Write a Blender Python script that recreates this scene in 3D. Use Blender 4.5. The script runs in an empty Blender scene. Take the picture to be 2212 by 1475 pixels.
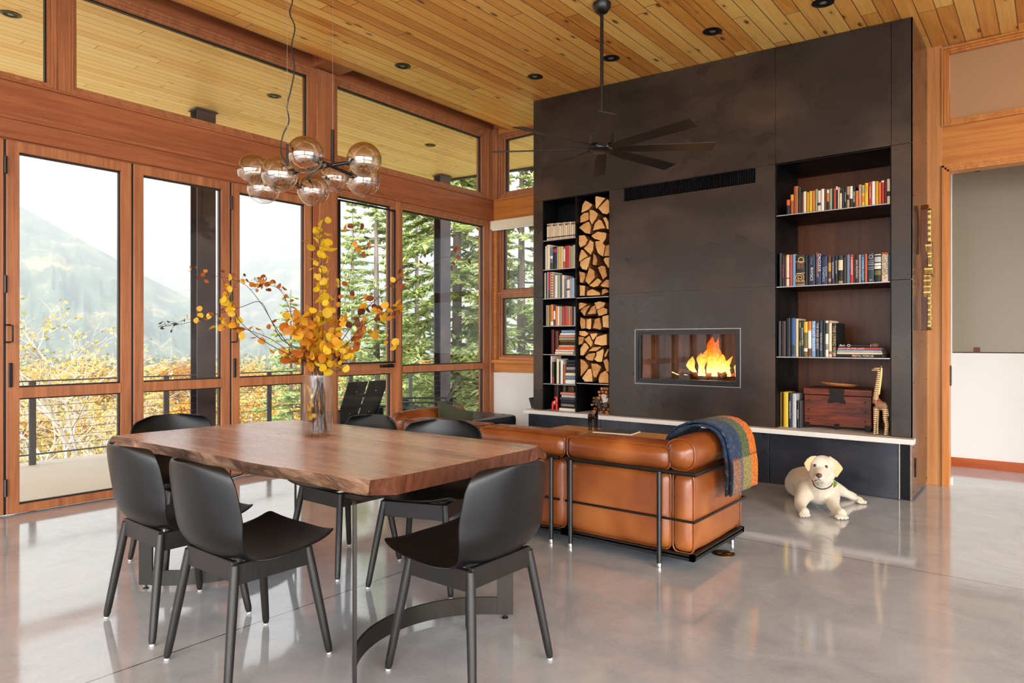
import bpy, bmesh, math, random
import numpy as np
from mathutils import Vector, Matrix, noise
R0 = random.Random(7)
S = bpy.context.scene
COL = S.collection
# ---------------------------------------------------------------- camera model (real place, metres)
FPX, CAMZ, CX, CY = 1474.7, 1.22, 1106.0, 737.5
TH = math.radians(38.57)
FW = (-math.sin(TH), math.cos(TH)); RT = (math.cos(TH), math.sin(TH))
def ray(px, py):
    a = (px - CX) / FPX
    return (FW[0] + a * RT[0], FW[1] + a * RT[1], -(py - CY) / FPX)
def at_d(px, py, d):
    r = ray(px, py); return Vector((r[0] * d, r[1] * d, CAMZ + r[2] * d))
def at_x(px, py, x): r = ray(px, py); return at_d(px, py, x / r[0])
def at_y(px, py, y): r = ray(px, py); return at_d(px, py, y / r[1])
def at_z(px, py, z=0.0): r = ray(px, py); return at_d(px, py, (z - CAMZ) / r[2])
# ---------------------------------------------------------------- object helpers
def tag(o, label=None, cat=None, group=None, kind=None):
    if label: o['label'] = label
    if cat: o['category'] = cat
    if group: o['group'] = group
    if kind: o['kind'] = kind
    return o
def empty(name, loc=(0, 0, 0), rz=0.0, label=None, cat=None, group=None):
    o = bpy.data.objects.new(name, None); COL.objects.link(o)
    o.location = loc; o.rotation_euler = (0, 0, rz); o.empty_display_size = .05
    return tag(o, label, cat, group)
def link(name, me, m=None, parent=None, loc=None):
    o = bpy.data.objects.new(name, me); COL.objects.link(o)
    if m is not None:
        me.materials.clear() if False else None
        if len(me.materials) == 0: me.materials.append(m)
    if parent is not None: o.parent = parent
    if loc is not None: o.location = loc
    return o
def copy_tree(o, parent=None):
    c = o.copy(); COL.objects.link(c)
    if parent is not None: c.parent = parent
    for ch in list(o.children): copy_tree(ch, c)
    return c
class MB:
    """collects shapes for ONE mesh"""
    def __init__(s): s.v = []; s.f = []
    def add(s, vs, fs):
        n = len(s.v); s.v += [tuple(v) for v in vs]; s.f += [tuple(i + n for i in f) for f in fs]; return s
    def box(s, x0, y0, z0, x1, y1, z1):
        vs = [(x0,y0,z0),(x1,y0,z0),(x1,y1,z0),(x0,y1,z0),(x0,y0,z1),(x1,y0,z1),(x1,y1,z1),(x0,y1,z1)]
        return s.add(vs, [(0,3,2,1),(4,5,6,7),(0,1,5,4),(1,2,6,5),(2,3,7,6),(3,0,4,7)])
    def obox(s, c, ax, ay, az, hx, hy, hz):
        c = Vector(c); ax = Vector(ax).normalized() * hx; ay = Vector(ay).normalized() * hy; az = Vector(az).normalized() * hz
        vs = [c + sx * ax + sy * ay + sz * az for sz in (-1, 1) for sx, sy in ((-1,-1),(1,-1),(1,1),(-1,1))]
        return s.add(vs, [(0,3,2,1),(4,5,6,7),(0,1,5,4),(1,2,6,5),(2,3,7,6),(3,0,4,7)])
    def tube(s, pts, r, n=10, cap=True):
        pts = [Vector(p) for p in pts]; rs = r if isinstance(r, (list, tuple)) else [r] * len(pts)
        rings = []; up = None
        for i, p in enumerate(pts):
            t = (pts[min(i + 1, len(pts) - 1)] - pts[max(i - 1, 0)])
            if t.length < 1e-9: t = Vector((0, 0, 1))
            t.normalize()
            if up is None:
                up = Vector((0, 0, 1)) if abs(t.z) < .9 else Vector((1, 0, 0))
            a = t.cross(up)
            if a.length < 1e-6: a = t.cross(Vector((0, 1, 0)))
            a.normalize(); b = a.cross(t).normalized(); up = b
            rings.append([p + rs[i] * (math.cos(2 * math.pi * k / n) * a + math.sin(2 * math.pi * k / n) * b) for k in range(n)])
        vs = [v for rg in rings for v in rg]; fs = []
        for i in range(len(rings) - 1):
            for k in range(n):
                k2 = (k + 1) % n
                fs.append((i * n + k, i * n + k2, (i + 1) * n + k2, (i + 1) * n + k))
        if cap:
            fs.append(tuple(range(n))); fs.append(tuple((len(rings) - 1) * n + k for k in reversed(range(n))))
        return s.add(vs, fs)
    def lathe(s, prof, c=(0, 0, 0), n=24, axis=None):
        """profile of (r, h); spins about z through c, or about axis"""
        c = Vector(c); q = Vector((0, 0, 1)).rotation_difference(Vector(axis).normalized()) if axis is not None else None
        vs = []; fs = []
        for r, h in prof:
            for k in range(n):
                p = Vector((r * math.cos(2 * math.pi * k / n), r * math.sin(2 * math.pi * k / n), h))
                if q: p = q @ p
                vs.append(c + p)
        for i in range(len(prof) - 1):
            for k in range(n):
                k2 = (k + 1) % n
                fs.append((i * n + k, i * n + k2, (i + 1) * n + k2, (i + 1) * n + k))
        if prof[0][0] > 1e-6: fs.append(tuple(reversed(range(n))))
        if prof[-1][0] > 1e-6: fs.append(tuple((len(prof) - 1) * n + k for k in range(n)))
        return s.add(vs, fs)
    def prism(s, poly, d):
        """poly: 3-D points in a plane, extruded by vector d"""
        d = Vector(d); n = len(poly); vs = [Vector(p) for p in poly] + [Vector(p) + d for p in poly]
        return s.add(vs, [tuple(range(n)), tuple(reversed(range(n, 2 * n)))] + [(i, i + n, (i + 1) % n + n, (i + 1) % n) for i in range(n)])
    def ball(s, c, r, n=12, m=8, q=None):
        c = Vector(c); r = Vector(r) if not isinstance(r, (int, float)) else Vector((r, r, r)); vs = []; fs = []
        for i in range(m + 1):
            t = math.pi * i / m
            for k in range(n):
                a = 2 * math.pi * k / n
                p = Vector((r.x * math.sin(t) * math.cos(a), r.y * math.sin(t) * math.sin(a), r.z * math.cos(t)))
                if q: p = q @ p
                vs.append(c + p)
        for i in range(m):
            for k in range(n):
                k2 = (k + 1) % n; fs.append((i * n + k, (i + 1) * n + k, (i + 1) * n + k2, i * n + k2))
        return s.add(vs, fs)
    def mesh(s, name, smooth=False, bevel=0, weld=True, seg=1, angle=40):
        bm = bmesh.new(); vv = [bm.verts.new(v) for v in s.v]; bm.verts.ensure_lookup_table()
        for f in s.f:
            try: bm.faces.new([vv[i] for i in f])
            except ValueError: pass
        if weld: bmesh.ops.remove_doubles(bm, verts=bm.verts, dist=1e-6)
        bmesh.ops.dissolve_degenerate(bm, edges=bm.edges, dist=1e-7)
        bmesh.ops.recalc_face_normals(bm, faces=bm.faces)
        if bevel:
            es = [e for e in bm.edges if len(e.link_faces) == 2 and e.calc_face_angle(0) > .5]
            bmesh.ops.bevel(bm, geom=es, offset=bevel, segments=seg, affect='EDGES', profile=.5)
        if smooth:
            for f in bm.faces: f.smooth = True
            ca = math.radians(angle)
            for e in bm.edges:
                if len(e.link_faces) == 2 and e.calc_face_angle(0) > ca: e.smooth = False
        me = bpy.data.meshes.new(name); bm.to_mesh(me); bm.free(); return me
    def build(s, name, m, parent=None, smooth=False, bevel=0, seg=1, loc=None, weld=True, angle=40):
        return link(name, s.mesh(name, smooth, bevel, weld, seg, angle), m, parent, loc)
def grid_mesh(name, P, smooth=True, closed_u=False, closed_v=False):
    """P[i][j] points"""
    b = MB(); nu = len(P); nv = len(P[0]); b.v = [tuple(p) for row in P for p in row]
    for i in range(nu if closed_u else nu - 1):
        for j in range(nv if closed_v else nv - 1):
            i2 = (i + 1) % nu; j2 = (j + 1) % nv
            b.f.append((i * nv + j, i * nv + j2, i2 * nv + j2, i2 * nv + j))
    return b
def modifier_mesh(o):
    dg = bpy.context.evaluated_depsgraph_get(); dg.update()
    me = bpy.data.meshes.new_from_object(o.evaluated_get(dg)); return me
def text_mesh(txt, size, depth=.0004, align='CENTER'):
    c = bpy.data.curves.new('t', 'FONT'); c.body = txt; c.size = size; c.extrude = depth; c.align_x = align; c.align_y = 'CENTER'
    o = bpy.data.objects.new('t', c); COL.objects.link(o)
    me = modifier_mesh(o); bpy.data.objects.remove(o); bpy.data.curves.remove(c); me.name = 'lettering'; return me
# ---------------------------------------------------------------- material helpers
def srgb(r, g, b):
    f = lambda c: (c / 12.92 if c <= .04045 else ((c + .055) / 1.055) ** 2.4)
    return (f(r / 255), f(g / 255), f(b / 255), 1)
class NT:
    def __init__(s, name):
        s.m = bpy.data.materials.new(name); s.m.use_nodes = True; s.t = s.m.node_tree; s.t.nodes.clear()
        s.out = s.n('ShaderNodeOutputMaterial')
    def n(s, typ, **kw):
        nd = s.t.nodes.new(typ)
        for k, v in kw.items(): setattr(nd, k, v)
        return nd
    def set(s, sock, v):
        if isinstance(v, bpy.types.NodeSocket): s.t.links.new(v, sock)
        elif v is not None: sock.default_value = v
    def math(s, op, a, b=None, c=None, clamp=False):
        nd = s.n('ShaderNodeMath', operation=op, use_clamp=clamp); s.set(nd.inputs[0], a)
        if b is not None: s.set(nd.inputs[1], b)
        if c is not None: s.set(nd.inputs[2], c)
        return nd.outputs[0]
    def mix(s, f, a, b, blend='MIX'):
        nd = s.n('ShaderNodeMix', data_type='RGBA', blend_type=blend); s.set(nd.inputs['Factor'], f)
        s.set(nd.inputs[6], a); s.set(nd.inputs[7], b); return nd.outputs[2]
    def coord(s, scale=(1, 1, 1), rot=(0, 0, 0), loc=(0, 0, 0), kind='Object'):
        t = s.n('ShaderNodeTexCoord'); m = s.n('ShaderNodeMapping'); s.set(m.inputs['Vector'], t.outputs[kind])
        m.inputs['Scale'].default_value = scale; m.inputs['Rotation'].default_value = rot; m.inputs['Location'].default_value = loc
        return m.outputs[0]
    def sep(s, v):
        nd = s.n('ShaderNodeSeparateXYZ'); s.set(nd.inputs[0], v); return nd.outputs
    def comb(s, x, y, z):
        nd = s.n('ShaderNodeCombineXYZ'); s.set(nd.inputs[0], x); s.set(nd.inputs[1], y); s.set(nd.inputs[2], z); return nd.outputs[0]
    def noise(s, v, scale=5, detail=3, rough=.5, dist=0):
        nd = s.n('ShaderNodeTexNoise'); s.set(nd.inputs['Vector'], v); nd.inputs['Scale'].default_value = scale
        nd.inputs['Detail'].default_value = detail; nd.inputs['Roughness'].default_value = rough; nd.inputs['Distortion'].default_value = dist
        return nd.outputs['Fac']
    def white(s, v=None, w=None):
        nd = s.n('ShaderNodeTexWhiteNoise', noise_dimensions='1D' if v is None else '3D')
        if v is None: s.set(nd.inputs['W'], w)
        else: s.set(nd.inputs['Vector'], v)
        return nd.outputs['Value']
    def voro(s, v, scale=5, feature='F1'):
        nd = s.n('ShaderNodeTexVoronoi', feature=feature); s.set(nd.inputs['Vector'], v); nd.inputs['Scale'].default_value = scale
        return nd.outputs['Distance']
    def ramp(s, f, stops, interp='LINEAR'):
        nd = s.n('ShaderNodeValToRGB'); s.set(nd.inputs[0], f); e = nd.color_ramp.elements; nd.color_ramp.interpolation = interp
        e[0].position, e[0].color = stops[0]; e[1].position, e[1].color = stops[-1]
        for p, c in stops[1:-1]: x = e.new(p); x.color = c
        return nd.outputs[0]
    def bump(s, h, strength=.3, dist=.01):
        nd = s.n('ShaderNodeBump'); nd.inputs['Strength'].default_value = strength; nd.inputs['Distance'].default_value = dist
        s.set(nd.inputs['Height'], h); return nd.outputs[0]
    def pbr(s, color, rough=.5, metal=0, normal=None, spec=None, coat=0, coat_rough=.1, sheen=0, trans=0, ior=None, emit=None, emit_s=0, sss=0, alpha=None, coat_n=None):
        p = s.n('ShaderNodeBsdfPrincipled'); s.set(p.inputs['Base Color'], color); s.set(p.inputs['Roughness'], rough); s.set(p.inputs['Metallic'], metal)
        if normal is not None: s.set(p.inputs['Normal'], normal)
        if spec is not None: s.set(p.inputs['Specular IOR Level'], spec)
        if coat: s.set(p.inputs['Coat Weight'], coat); s.set(p.inputs['Coat Roughness'], coat_rough)
        if sheen: s.set(p.inputs['Sheen Weight'], sheen)
        if trans: s.set(p.inputs['Transmission Weight'], trans)
        if ior: s.set(p.inputs['IOR'], ior)
        if emit is not None: s.set(p.inputs['Emission Color'], emit); s.set(p.inputs['Emission Strength'], emit_s)
        if sss: s.set(p.inputs['Subsurface Weight'], sss)
        if alpha is not None: s.set(p.inputs['Alpha'], alpha)
        s.t.links.new(p.outputs[0], s.out.inputs[0]); return s.m
def plain(name, rgb, rough=.5, metal=0, var=.08, nscale=30, bump=0, **kw):
    k = NT(name); v = k.coord(); c = srgb(*rgb)
    f = k.noise(v, nscale, 3)
    lo = tuple(x * (1 - var) for x in c[:3]) + (1,); hi = tuple(min(1, x * (1 + var)) for x in c[:3]) + (1,)
    nm = k.bump(f, bump, .004) if bump else None
    return k.pbr(k.mix(f, lo, hi), rough, metal, nm, **kw)
def wood(name, dark, light, axis='z', rough=.35, scale=1.0, streak=1.0, spec=.4, coat=0):
    k = NT(name); s = {'x': (.6, 14, 14), 'y': (14, .6, 14), 'z': (14, 14, .6)}[axis]
    v = k.coord(tuple(q * scale for q in s)); n1 = k.noise(v, 1.6, 5, .6, .6); v2 = k.coord(tuple(q * scale * 6 for q in s)); n2 = k.noise(v2, 1.5, 3, .6)
    v3 = k.coord((.7, .7, .7)); n3 = k.noise(v3, 1.0, 2)
    f = k.math('ADD', k.math('MULTIPLY', n1, .6), k.math('ADD', k.math('MULTIPLY', n2, .25), k.math('MULTIPLY', n3, .2)))
    c = k.ramp(f, [(.35, srgb(*dark)), (.70, srgb(*light))])
    return k.pbr(c, rough, 0, k.bump(n2, .08 * streak, .002), spec, coat=coat)
SKY, FILL_GLOW, EXPOSURE, HAZE = 1.4, 22.0, 0.0, 0.0005
# ================================================================ materials
M = {}
def boards_mat(name, cols, pitch, rough, seg=2.7, knots=1.0):
    k = NT(name); t = k.n('ShaderNodeTexCoord'); x, y, z = k.sep(t.outputs['Object'])
    u = k.math('DIVIDE', x, pitch); bi = k.math('FLOOR', u); fr = k.math('SUBTRACT', u, bi)
    rb = k.white(w=bi); yy = k.math('ADD', k.math('DIVIDE', y, seg), k.math('MULTIPLY', rb, 7.3)); si = k.math('FLOOR', yy)
    rnd = k.white(v=k.comb(bi, si, 3.0)); rnd2 = k.white(v=k.comb(si, bi, 9.0))
    gv = k.comb(k.math('MULTIPLY', x, 16), k.math('ADD', k.math('MULTIPLY', y, .8), k.math('MULTIPLY', rnd, 60)), k.math('MULTIPLY', rnd2, 50))
    g1 = k.noise(gv, 1.5, 5, .62, 1.2); g2 = k.noise(k.comb(k.math('MULTIPLY', x, 90), k.math('MULTIPLY', y, 2.5), rnd), 1.0, 3, .6)
    f = k.math('ADD', k.math('MULTIPLY', g1, .55), k.math('ADD', k.math('MULTIPLY', rnd, .38), k.math('MULTIPLY', g2, .16)))
    c = k.ramp(f, [(.22, srgb(*cols[0])), (.5, srgb(*cols[1])), (.85, srgb(*cols[2]))])
    kv = k.comb(k.math('ADD', k.math('MULTIPLY', x, 7.0), k.math('MULTIPLY', rnd, 20)), k.math('MULTIPLY', y, 2.6), 0.0)
    kd = k.voro(kv, 1.0); kn = k.math('MULTIPLY', k.math('LESS_THAN', kd, .10 ), k.math('GREATER_THAN', g1, .40))
    kd2 = k.math('SUBTRACT', 1.0, k.math('DIVIDE', kd, .22), clamp=True)
    c = k.mix(k.math('MULTIPLY', kd2, .55 * knots), c, srgb(*cols[3])); c = k.mix(k.math('MULTIPLY', kn, .8 * knots), c, srgb(*cols[4]))
    ed = k.math('MINIMUM', fr, k.math('SUBTRACT', 1.0, fr)); gr = k.math('LESS_THAN', ed, .028)
    yf = k.math('SUBTRACT', yy, si); ye = k.math('MINIMUM', yf, k.math('SUBTRACT', 1.0, yf)); gy = k.math('LESS_THAN', ye, .0012)
    gr2 = k.math('MAXIMUM', gr, gy)
    c = k.mix(k.math('MULTIPLY', gr2, .85), c, srgb(*cols[5]))
    hgt = k.math('SUBTRACT', k.math('MULTIPLY', g2, .1), gr2)
    return k.pbr(c, rough, 0, k.bump(hgt, .5, .004), .45)
M['ceiling'] = boards_mat('pine_ceiling_boards', [(184,106,36),(234,166,78),(255,214,124),(160,88,36),(88,42,18),(74,36,14)], .118, .38)
M['soffit'] = boards_mat('pine_soffit_boards', [(232,180,104),(250,208,134),(255,228,164),(218,154,84),(130,76,34),(140,86,40)], .118, .42, knots=.6)
M['fir'] = wood('fir_trim_vertical', (130,78,52), (190,124,80), 'z', .34)
M['fir_r'] = wood('fir_trim_doorway', (168,96,40), (220,148,78), 'z', .34)
M['fir_y'] = wood('fir_trim_along_wall', (122,66,38), (174,106,68), 'y', .34)
M['fir_x'] = wood('fir_trim_along_back', (164,92,38), (218,144,72), 'x', .34)
M['fir_pale'] = wood('fir_post_pale', (178,112,60), (216,152,92), 'z', .4)
M['fir_dark'] = wood('fir_shelf_back', (70,34,14), (116,64,30), 'z', .35, .5)
M['base_wood'] = wood('baseboard_wood', (150,64,20), (200,100,44), 'x', .35)
M['white_wall'] = plain('white_plaster', (236,234,229), .65, var=.02, nscale=4)
M['cream'] = plain('cream_shade_fabric', (232,222,196), .8, var=.03)
M['gasket'] = plain('black_gasket', (18,18,20), .45)
M['black_metal'] = plain('black_powder_coat', (20,20,22), .42, 0, spec=.5)
M['black_satin'] = plain('black_satin', (14,14,16), .3, 0, spec=.5)
M['chrome'] = plain('chrome_foot', (200,200,200), .18, 1)
M['black_handle'] = plain('dark_bronze_handle', (36,32,30), .35, .6)
# polished concrete
k = NT('polished_concrete'); v = k.coord(); n1 = k.noise(v, .55, 5, .6, .4); n2 = k.noise(v, 3.2, 6, .65, .8); n3 = k.noise(v, 60, 3, .6)
f = k.math('ADD', k.math('MULTIPLY', n1, .45), k.math('ADD', k.math('MULTIPLY', n2, .42), k.math('MULTIPLY', n3, .13)))
c = k.ramp(f, [(.34, srgb(152,158,166)), (.5, srgb(177,183,190)), (.66, srgb(198,203,209))])
t = k.n('ShaderNodeTexCoord'); x, y, z = k.sep(t.outputs['Object'])
j = k.math('MAXIMUM', k.math('LESS_THAN', k.math('ABSOLUTE', k.math('ADD', x, 2.712)), .0035), k.math('LESS_THAN', k.math('ABSOLUTE', k.math('SUBTRACT', y, 4.19)), .0035))
j = k.math('MAXIMUM', j, k.math('LESS_THAN', k.math('ABSOLUTE', k.math('SUBTRACT', y, 6.86)), .004))
c = k.mix(k.math('MULTIPLY', j, .85), c, srgb(40,38,38))
rg = k.ramp(n2, [(.3, (.06,.06,.06,1)), (.75, (.15,.15,.15,1))])
M['floor'] = k.pbr(c, rg, 0, k.bump(k.math('SUBTRACT', k.math('MULTIPLY', n2, .03), j), .25, .004), .7, coat=.5, coat_rough=.07)
k = NT('deck_concrete'); v = k.coord(); f = k.noise(v, 2.5, 5, .6)
M['deck'] = k.pbr(k.mix(f, srgb(212,205,192), srgb(232,226,214)), .7)
# hot-rolled steel
def steel(name, lo, mid, hi, rough=(.28,.5), brown=.5, seed=0, metal=.8):
    k = NT(name); v = k.coord(loc=(seed, seed * .7, 0)); a = k.noise(v, 1.0, 1, .4, .2); b = k.noise(k.coord((1,1,1.6), loc=(seed,3,1)), 2.6, 2, .5, .2); d = k.noise(v, 5, 1)
    f = k.math('ADD', k.math('MULTIPLY', a, .6), k.math('ADD', k.math('MULTIPLY', b, .38), k.math('MULTIPLY', d, .02)))
    c = k.ramp(f, [(.28, srgb(*lo)), (.5, srgb(*mid)), (.72, srgb(*hi))])
    r = k.ramp(b, [(.3, (rough[0],)*3 + (1,)), (.7, (rough[1],)*3 + (1,))])
    return k.pbr(c, r, metal, None, .6)
M['steel'] = steel('hot_rolled_steel', (30,26,24), (46,38,32), (82,62,46), (.24,.38), metal=.2)
M['steel_blue'] = steel('blued_steel_base', (32,35,42), (46,50,60), (72,72,78), (.20,.34), seed=5, metal=.35)
M['steel_in'] = steel('black_shelf_steel', (10,10,12), (22,22,26), (34,34,38), (.35,.55), seed=2)
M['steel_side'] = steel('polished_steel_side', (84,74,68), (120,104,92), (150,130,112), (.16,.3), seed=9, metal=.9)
M['edge'] = plain('bright_steel_edge', (170,165,160), .35, .9)
M['column'] = steel('weathered_steel_column', (52,46,48), (82,74,78), (120,106,104), (.35,.6), seed=3, metal=.5)
# slab top
k = NT('pale_hearth_slab'); v = k.coord((1, 8, 8)); f = k.noise(v, 2, 5, .6)
M['slab'] = k.pbr(k.mix(f, srgb(206,202,196), srgb(232,228,222)), .45)
# thin clear glass: straight-through plus mirror reflection
def schlick(k, f0=.04, mul=1.0):
    ge = k.n('ShaderNodeNewGeometry'); vm = k.n('ShaderNodeVectorMath', operation='DOT_PRODUCT'); k.set(vm.inputs[0], ge.outputs['Incoming']); k.set(vm.inputs[1], ge.outputs['Normal'])
    c_ = k.math('SUBTRACT', 1.0, k.math('ABSOLUTE', vm.outputs['Value']), clamp=True); return k.math('MULTIPLY', k.math('ADD', f0, k.math('MULTIPLY', k.math('POWER', c_, 5.0), 1 - f0)), mul, clamp=True)
def thin_glass(name, tint=(1,1,1), refl=1.0, rough=0.0, blur=None, ior=1.35):
    k = NT(name); f0 = ((ior - 1) / (ior + 1)) ** 2
    g = k.n('ShaderNodeBsdfGlossy'); g.inputs['Roughness'].default_value = rough; g.inputs['Color'].default_value = (.95,.97,1,1)
    tr = k.n('ShaderNodeBsdfTransparent'); tr.inputs['Color'].default_value = tuple(tint) + (1,)
    mx = k.n('ShaderNodeMixShader'); k.set(mx.inputs[0], schlick(k, f0, refl)); k.set(mx.inputs[1], tr.outputs[0]); k.set(mx.inputs[2], g.outputs[0])
    k.t.links.new(mx.outputs[0], k.out.inputs[0]); return k.m
M['glass'] = thin_glass('clear_window_glass', (.985,.99,.985), .8)
k = NT('frosted_glass'); p = k.n('ShaderNodeBsdfTranslucent'); p.inputs['Color'].default_value = srgb(214,200,176)
g = k.n('ShaderNodeBsdfGlossy'); g.inputs['Roughness'].default_value = .35; g.inputs['Color'].default_value = (.9,.9,.88,1)
d = k.n('ShaderNodeBsdfDiffuse'); d.inputs['Color'].default_value = srgb(178,164,140)
m1 = k.n('ShaderNodeMixShader'); m1.inputs[0].default_value = .45; k.set(m1.inputs[1], p.outputs[0]); k.set(m1.inputs[2], d.outputs[0])
m2 = k.n('ShaderNodeMixShader'); m2.inputs[0].default_value = .08; k.set(m2.inputs[1], m1.outputs[0]); k.set(m2.inputs[2], g.outputs[0]); k.t.links.new(m2.outputs[0], k.out.inputs[0])
M['frosted'] = k.m
M['frosted_warm'] = plain('warm_frosted_glass', (176,132,92), .4, 0, .02, 3, coat=.3)
# ================================================================ the room
XW, YB, YF = -5.72, 6.77, 6.03          # window wall, back wall, chimney front
def ceil_z(x): return 3.871 - .041 * (x + 4.508)
def struct(name, mb, m, smooth=False, bevel=0, label=None):
    o = mb.build(name, M[m] if isinstance(m, str) else m, None, smooth, bevel); o['kind'] = 'structure'
    if label: o['label'] = label
    return o
def slab_x(mb, x0, x1, y0, y1, th):      # sloped slab
    z0, z1 = ceil_z(x0), ceil_z(x1)
    vs = [(x0,y0,z0),(x1,y0,z1),(x1,y1,z1),(x0,y1,z0),(x0,y0,z0+th),(x1,y0,z1+th),(x1,y1,z1+th),(x0,y1,z0+th)]
    return mb.add(vs, [(0,3,2,1),(4,5,6,7),(0,1,5,4),(1,2,6,5),(2,3,7,6),(3,0,4,7)])
struct('floor', MB().box(-5.86, -4.6, -.2, 5.0, 9.2, 0), 'floor')
struct('ceiling', slab_x(MB(), -5.44, 5.0, -4.6, YB + .12, .12), 'ceiling')
mb = MB(); slab_x(mb, -9.6, -5.86, -4.6, 8.52, .12); slab_x(mb, -5.86, -.9, YB + .12, 8.52, .12)
o = struct('soffit', mb, 'soffit')
mb = MB(); z = ceil_z(-9.6); 
mb.prism([(-9.62, 8.52, ceil_z(-9.6) - .03), (-.9, 8.52, ceil_z(-.9) - .03), (-.9, 8.52, ceil_z(-.9) + .16), (-9.62, 8.52, ceil_z(-9.6) + .16)], (0, .05, 0))
mb.box(-9.66, -4.6, z - .03, -9.6, 8.57, z + .16); struct('fascia', mb, 'gasket')
# shade pocket along the top of the window wall
mb = MB(); mb.box(-5.46, -4.6, ceil_z(-5.45), -5.44, YB, 4.06); mb.box(-5.86, -4.6, 4.06, -5.44, YB, 4.10); mb.box(-5.86, -4.6, 3.905, -5.72, YB + .1, 4.06)
for y in (4.03, 1.83): mb.box(-5.72, y, 3.92, -5.462, y + .30, 4.058)
struct('trim_1', mb, 'fir_y')
# -- horizontal header beam with moulded lower edge, posts
mb = MB(); mb.box(-5.88, -4.6, 2.80, -5.70, 6.80, 3.035); mb.box(-5.88, -4.6, 3.035, -5.685, 6.81, 3.052); mb.box(-5.88, -4.6, 2.772, -5.685, 6.81, 2.80)
struct('trim_2', mb, 'fir_y', bevel=.002)
mb = MB(); mb.box(-5.70, YB - .001, 2.80, -.88, YB + .14, 3.035); mb.box(-5.70, YB - .015, 3.035, -4.51, YB + .14, 3.052); mb.box(-5.70, YB - .015, 2.772, -4.51, YB + .14, 2.80)
struct('trim_3', mb, 'fir_x', bevel=.002)
mb = MB(); mb.box(-5.88, 4.09, 0, -5.69, 4.29, 2.775); mb.box(-5.88, 4.06, 3.05, -5.69, 4.27, 3.91); struct('trim_4', mb, 'fir', bevel=.003, label='fir post between the folding doors and the fixed windows')
mb = MB(); mb.box(-5.88, 6.70, 0, -5.70, 6.90, 2.775); mb.box(-5.88, 6.66, 3.05, -5.70, 6.90, 3.96); mb.box(-5.72, 6.74, 3.05, -5.62, 6.90, 3.96); struct('trim_5', mb, 'fir', bevel=.003)
# -- generic stepped frame with pane: plane 'x' (wall along y) or 'y' (wall along x)
def framed(name, plane, at, u0, u1, v0, v1, w=.06, glaze=None, mat=None, steps=3, rails=(), gasket=True, side=1, pane='glass', kind='structure', label=None, mwood=None, sash=.0):
    """opening u0..u1, v0..v1 outer; stepped timber round one pane (or more, split by rails)"""
    root = empty(name, (0, 0, 0)); root['kind'] = kind
    if label: root['label'] = label
    def bx(mb, a0, a1, b0, b1, d0, d1):
        if plane == 'x': mb.box(at - d1 * side, a0, b0, at - d0 * side, a1, b1)
        else: mb.box(a0, at + d0, b0, a1, at + d1, b1)
    fr = MB()
    for i in range(steps):
        t0, t1 = w * i / steps, w * (i + 1) / steps; d = .012 * i
        bx(fr, u0 + t0, u0 + t1, v0 + t0, v1 - t0, d, .12); bx(fr, u1 - t1, u1 - t0, v0 + t0, v1 - t0, d, .12)
        bx(fr, u0 + t1, u1 - t1, v0 + t0, v0 + t1, d, .12); bx(fr, u0 + t1, u1 - t1, v1 - t1, v1 - t0, d, .12)
    for r0, r1 in rails: bx(fr, u0 + w, u1 - w, r0, r1, .012, .12)
    fr.build('frame', M[mwood or ('fir_y' if False else 'fir')], root, bevel=.0015)
    cuts = [v0 + w] + [c for r in rails for c in r] + [v1 - w]
    for i in range(0, len(cuts), 2):
        a, b = cuts[i], cuts[i + 1]
        if gasket:
            g = MB(); q = .011
            for A in ((u0 + w, u0 + w + q, a, b), (u1 - w - q, u1 - w, a, b), (u0 + w, u1 - w, a, a + q), (u0 + w, u1 - w, b - q, b)): bx(g, *A, .055, .085)
            g.build('gasket', M['gasket'], root)
        g = MB(); bx(g, u0 + w + .001, u1 - w - .001, a + .001, b - .001, .068, .074); g.build('pane', M[pane], root)
    return root
# clerestory windows of the window wall
framed('window_1', 'x', XW, -4.5, -.80, 3.052, 3.905, .075); framed('window_2', 'x', XW, -.72, 1.83, 3.052, 3.905, .05)
framed('window_3', 'x', XW, 1.895, 4.06, 3.052, 3.905, .07); framed('window_4', 'x', XW, 4.27, 6.66, 3.052, 3.905, .07)
mb = MB(); mb.box(-5.86, 1.83, 3.052, -5.73, 1.895, 3.905); mb.box(-5.86, -.80, 3.052, -5.73, -.72, 3.905); struct('trim_6', mb, 'fir')
framed('window_5', 'y', YB, -5.62, -4.40, 3.052, 3.90, .085, mwood='fir')
# fixed windows beside the doors
framed('window_6', 'x', XW, 4.29, 5.13, .93, 2.772, .06, steps=3); framed('window_7', 'x', XW, 4.29, 5.13, .0, .93, .06)
framed('window_8', 'x', XW, 5.16, 6.70, .06, 2.772, .07, rails=((.868, .945),))
mb = MB(); mb.box(-5.86, 5.125, 0, -5.70, 5.165, 2.772); mb.box(-5.86, 5.16, 0, -5.72, 6.70, .06); struct('trim_7', mb, 'fir')
# black sash ring and winder of the awning window
mb = MB()
for A in ((4.335, 4.352, .985, 2.67), (5.07, 5.087, .985, 2.67), (4.335, 5.087, .985, 1.002), (4.335, 5.087, 2.653, 2.67)): mb.box(-5.725, A[0], A[2], -5.705, A[1], A[3])
struct('trim_8', mb, 'black_metal')
t = empty('window_winder', (-5.70, 4.97, .955), 0, 'small black folding winder on the sill rail of the awning window', 'window handle')
MB().box(-.02, -.09, -.018, .012, .09, .012).build('housing', M['black_handle'], t, bevel=.003)
MB().tube([(.015, -.02, .01), (.03, .02, .016), (.022, .07, .014)], .006).build('crank', M['black_handle'], t, smooth=True)
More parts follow.
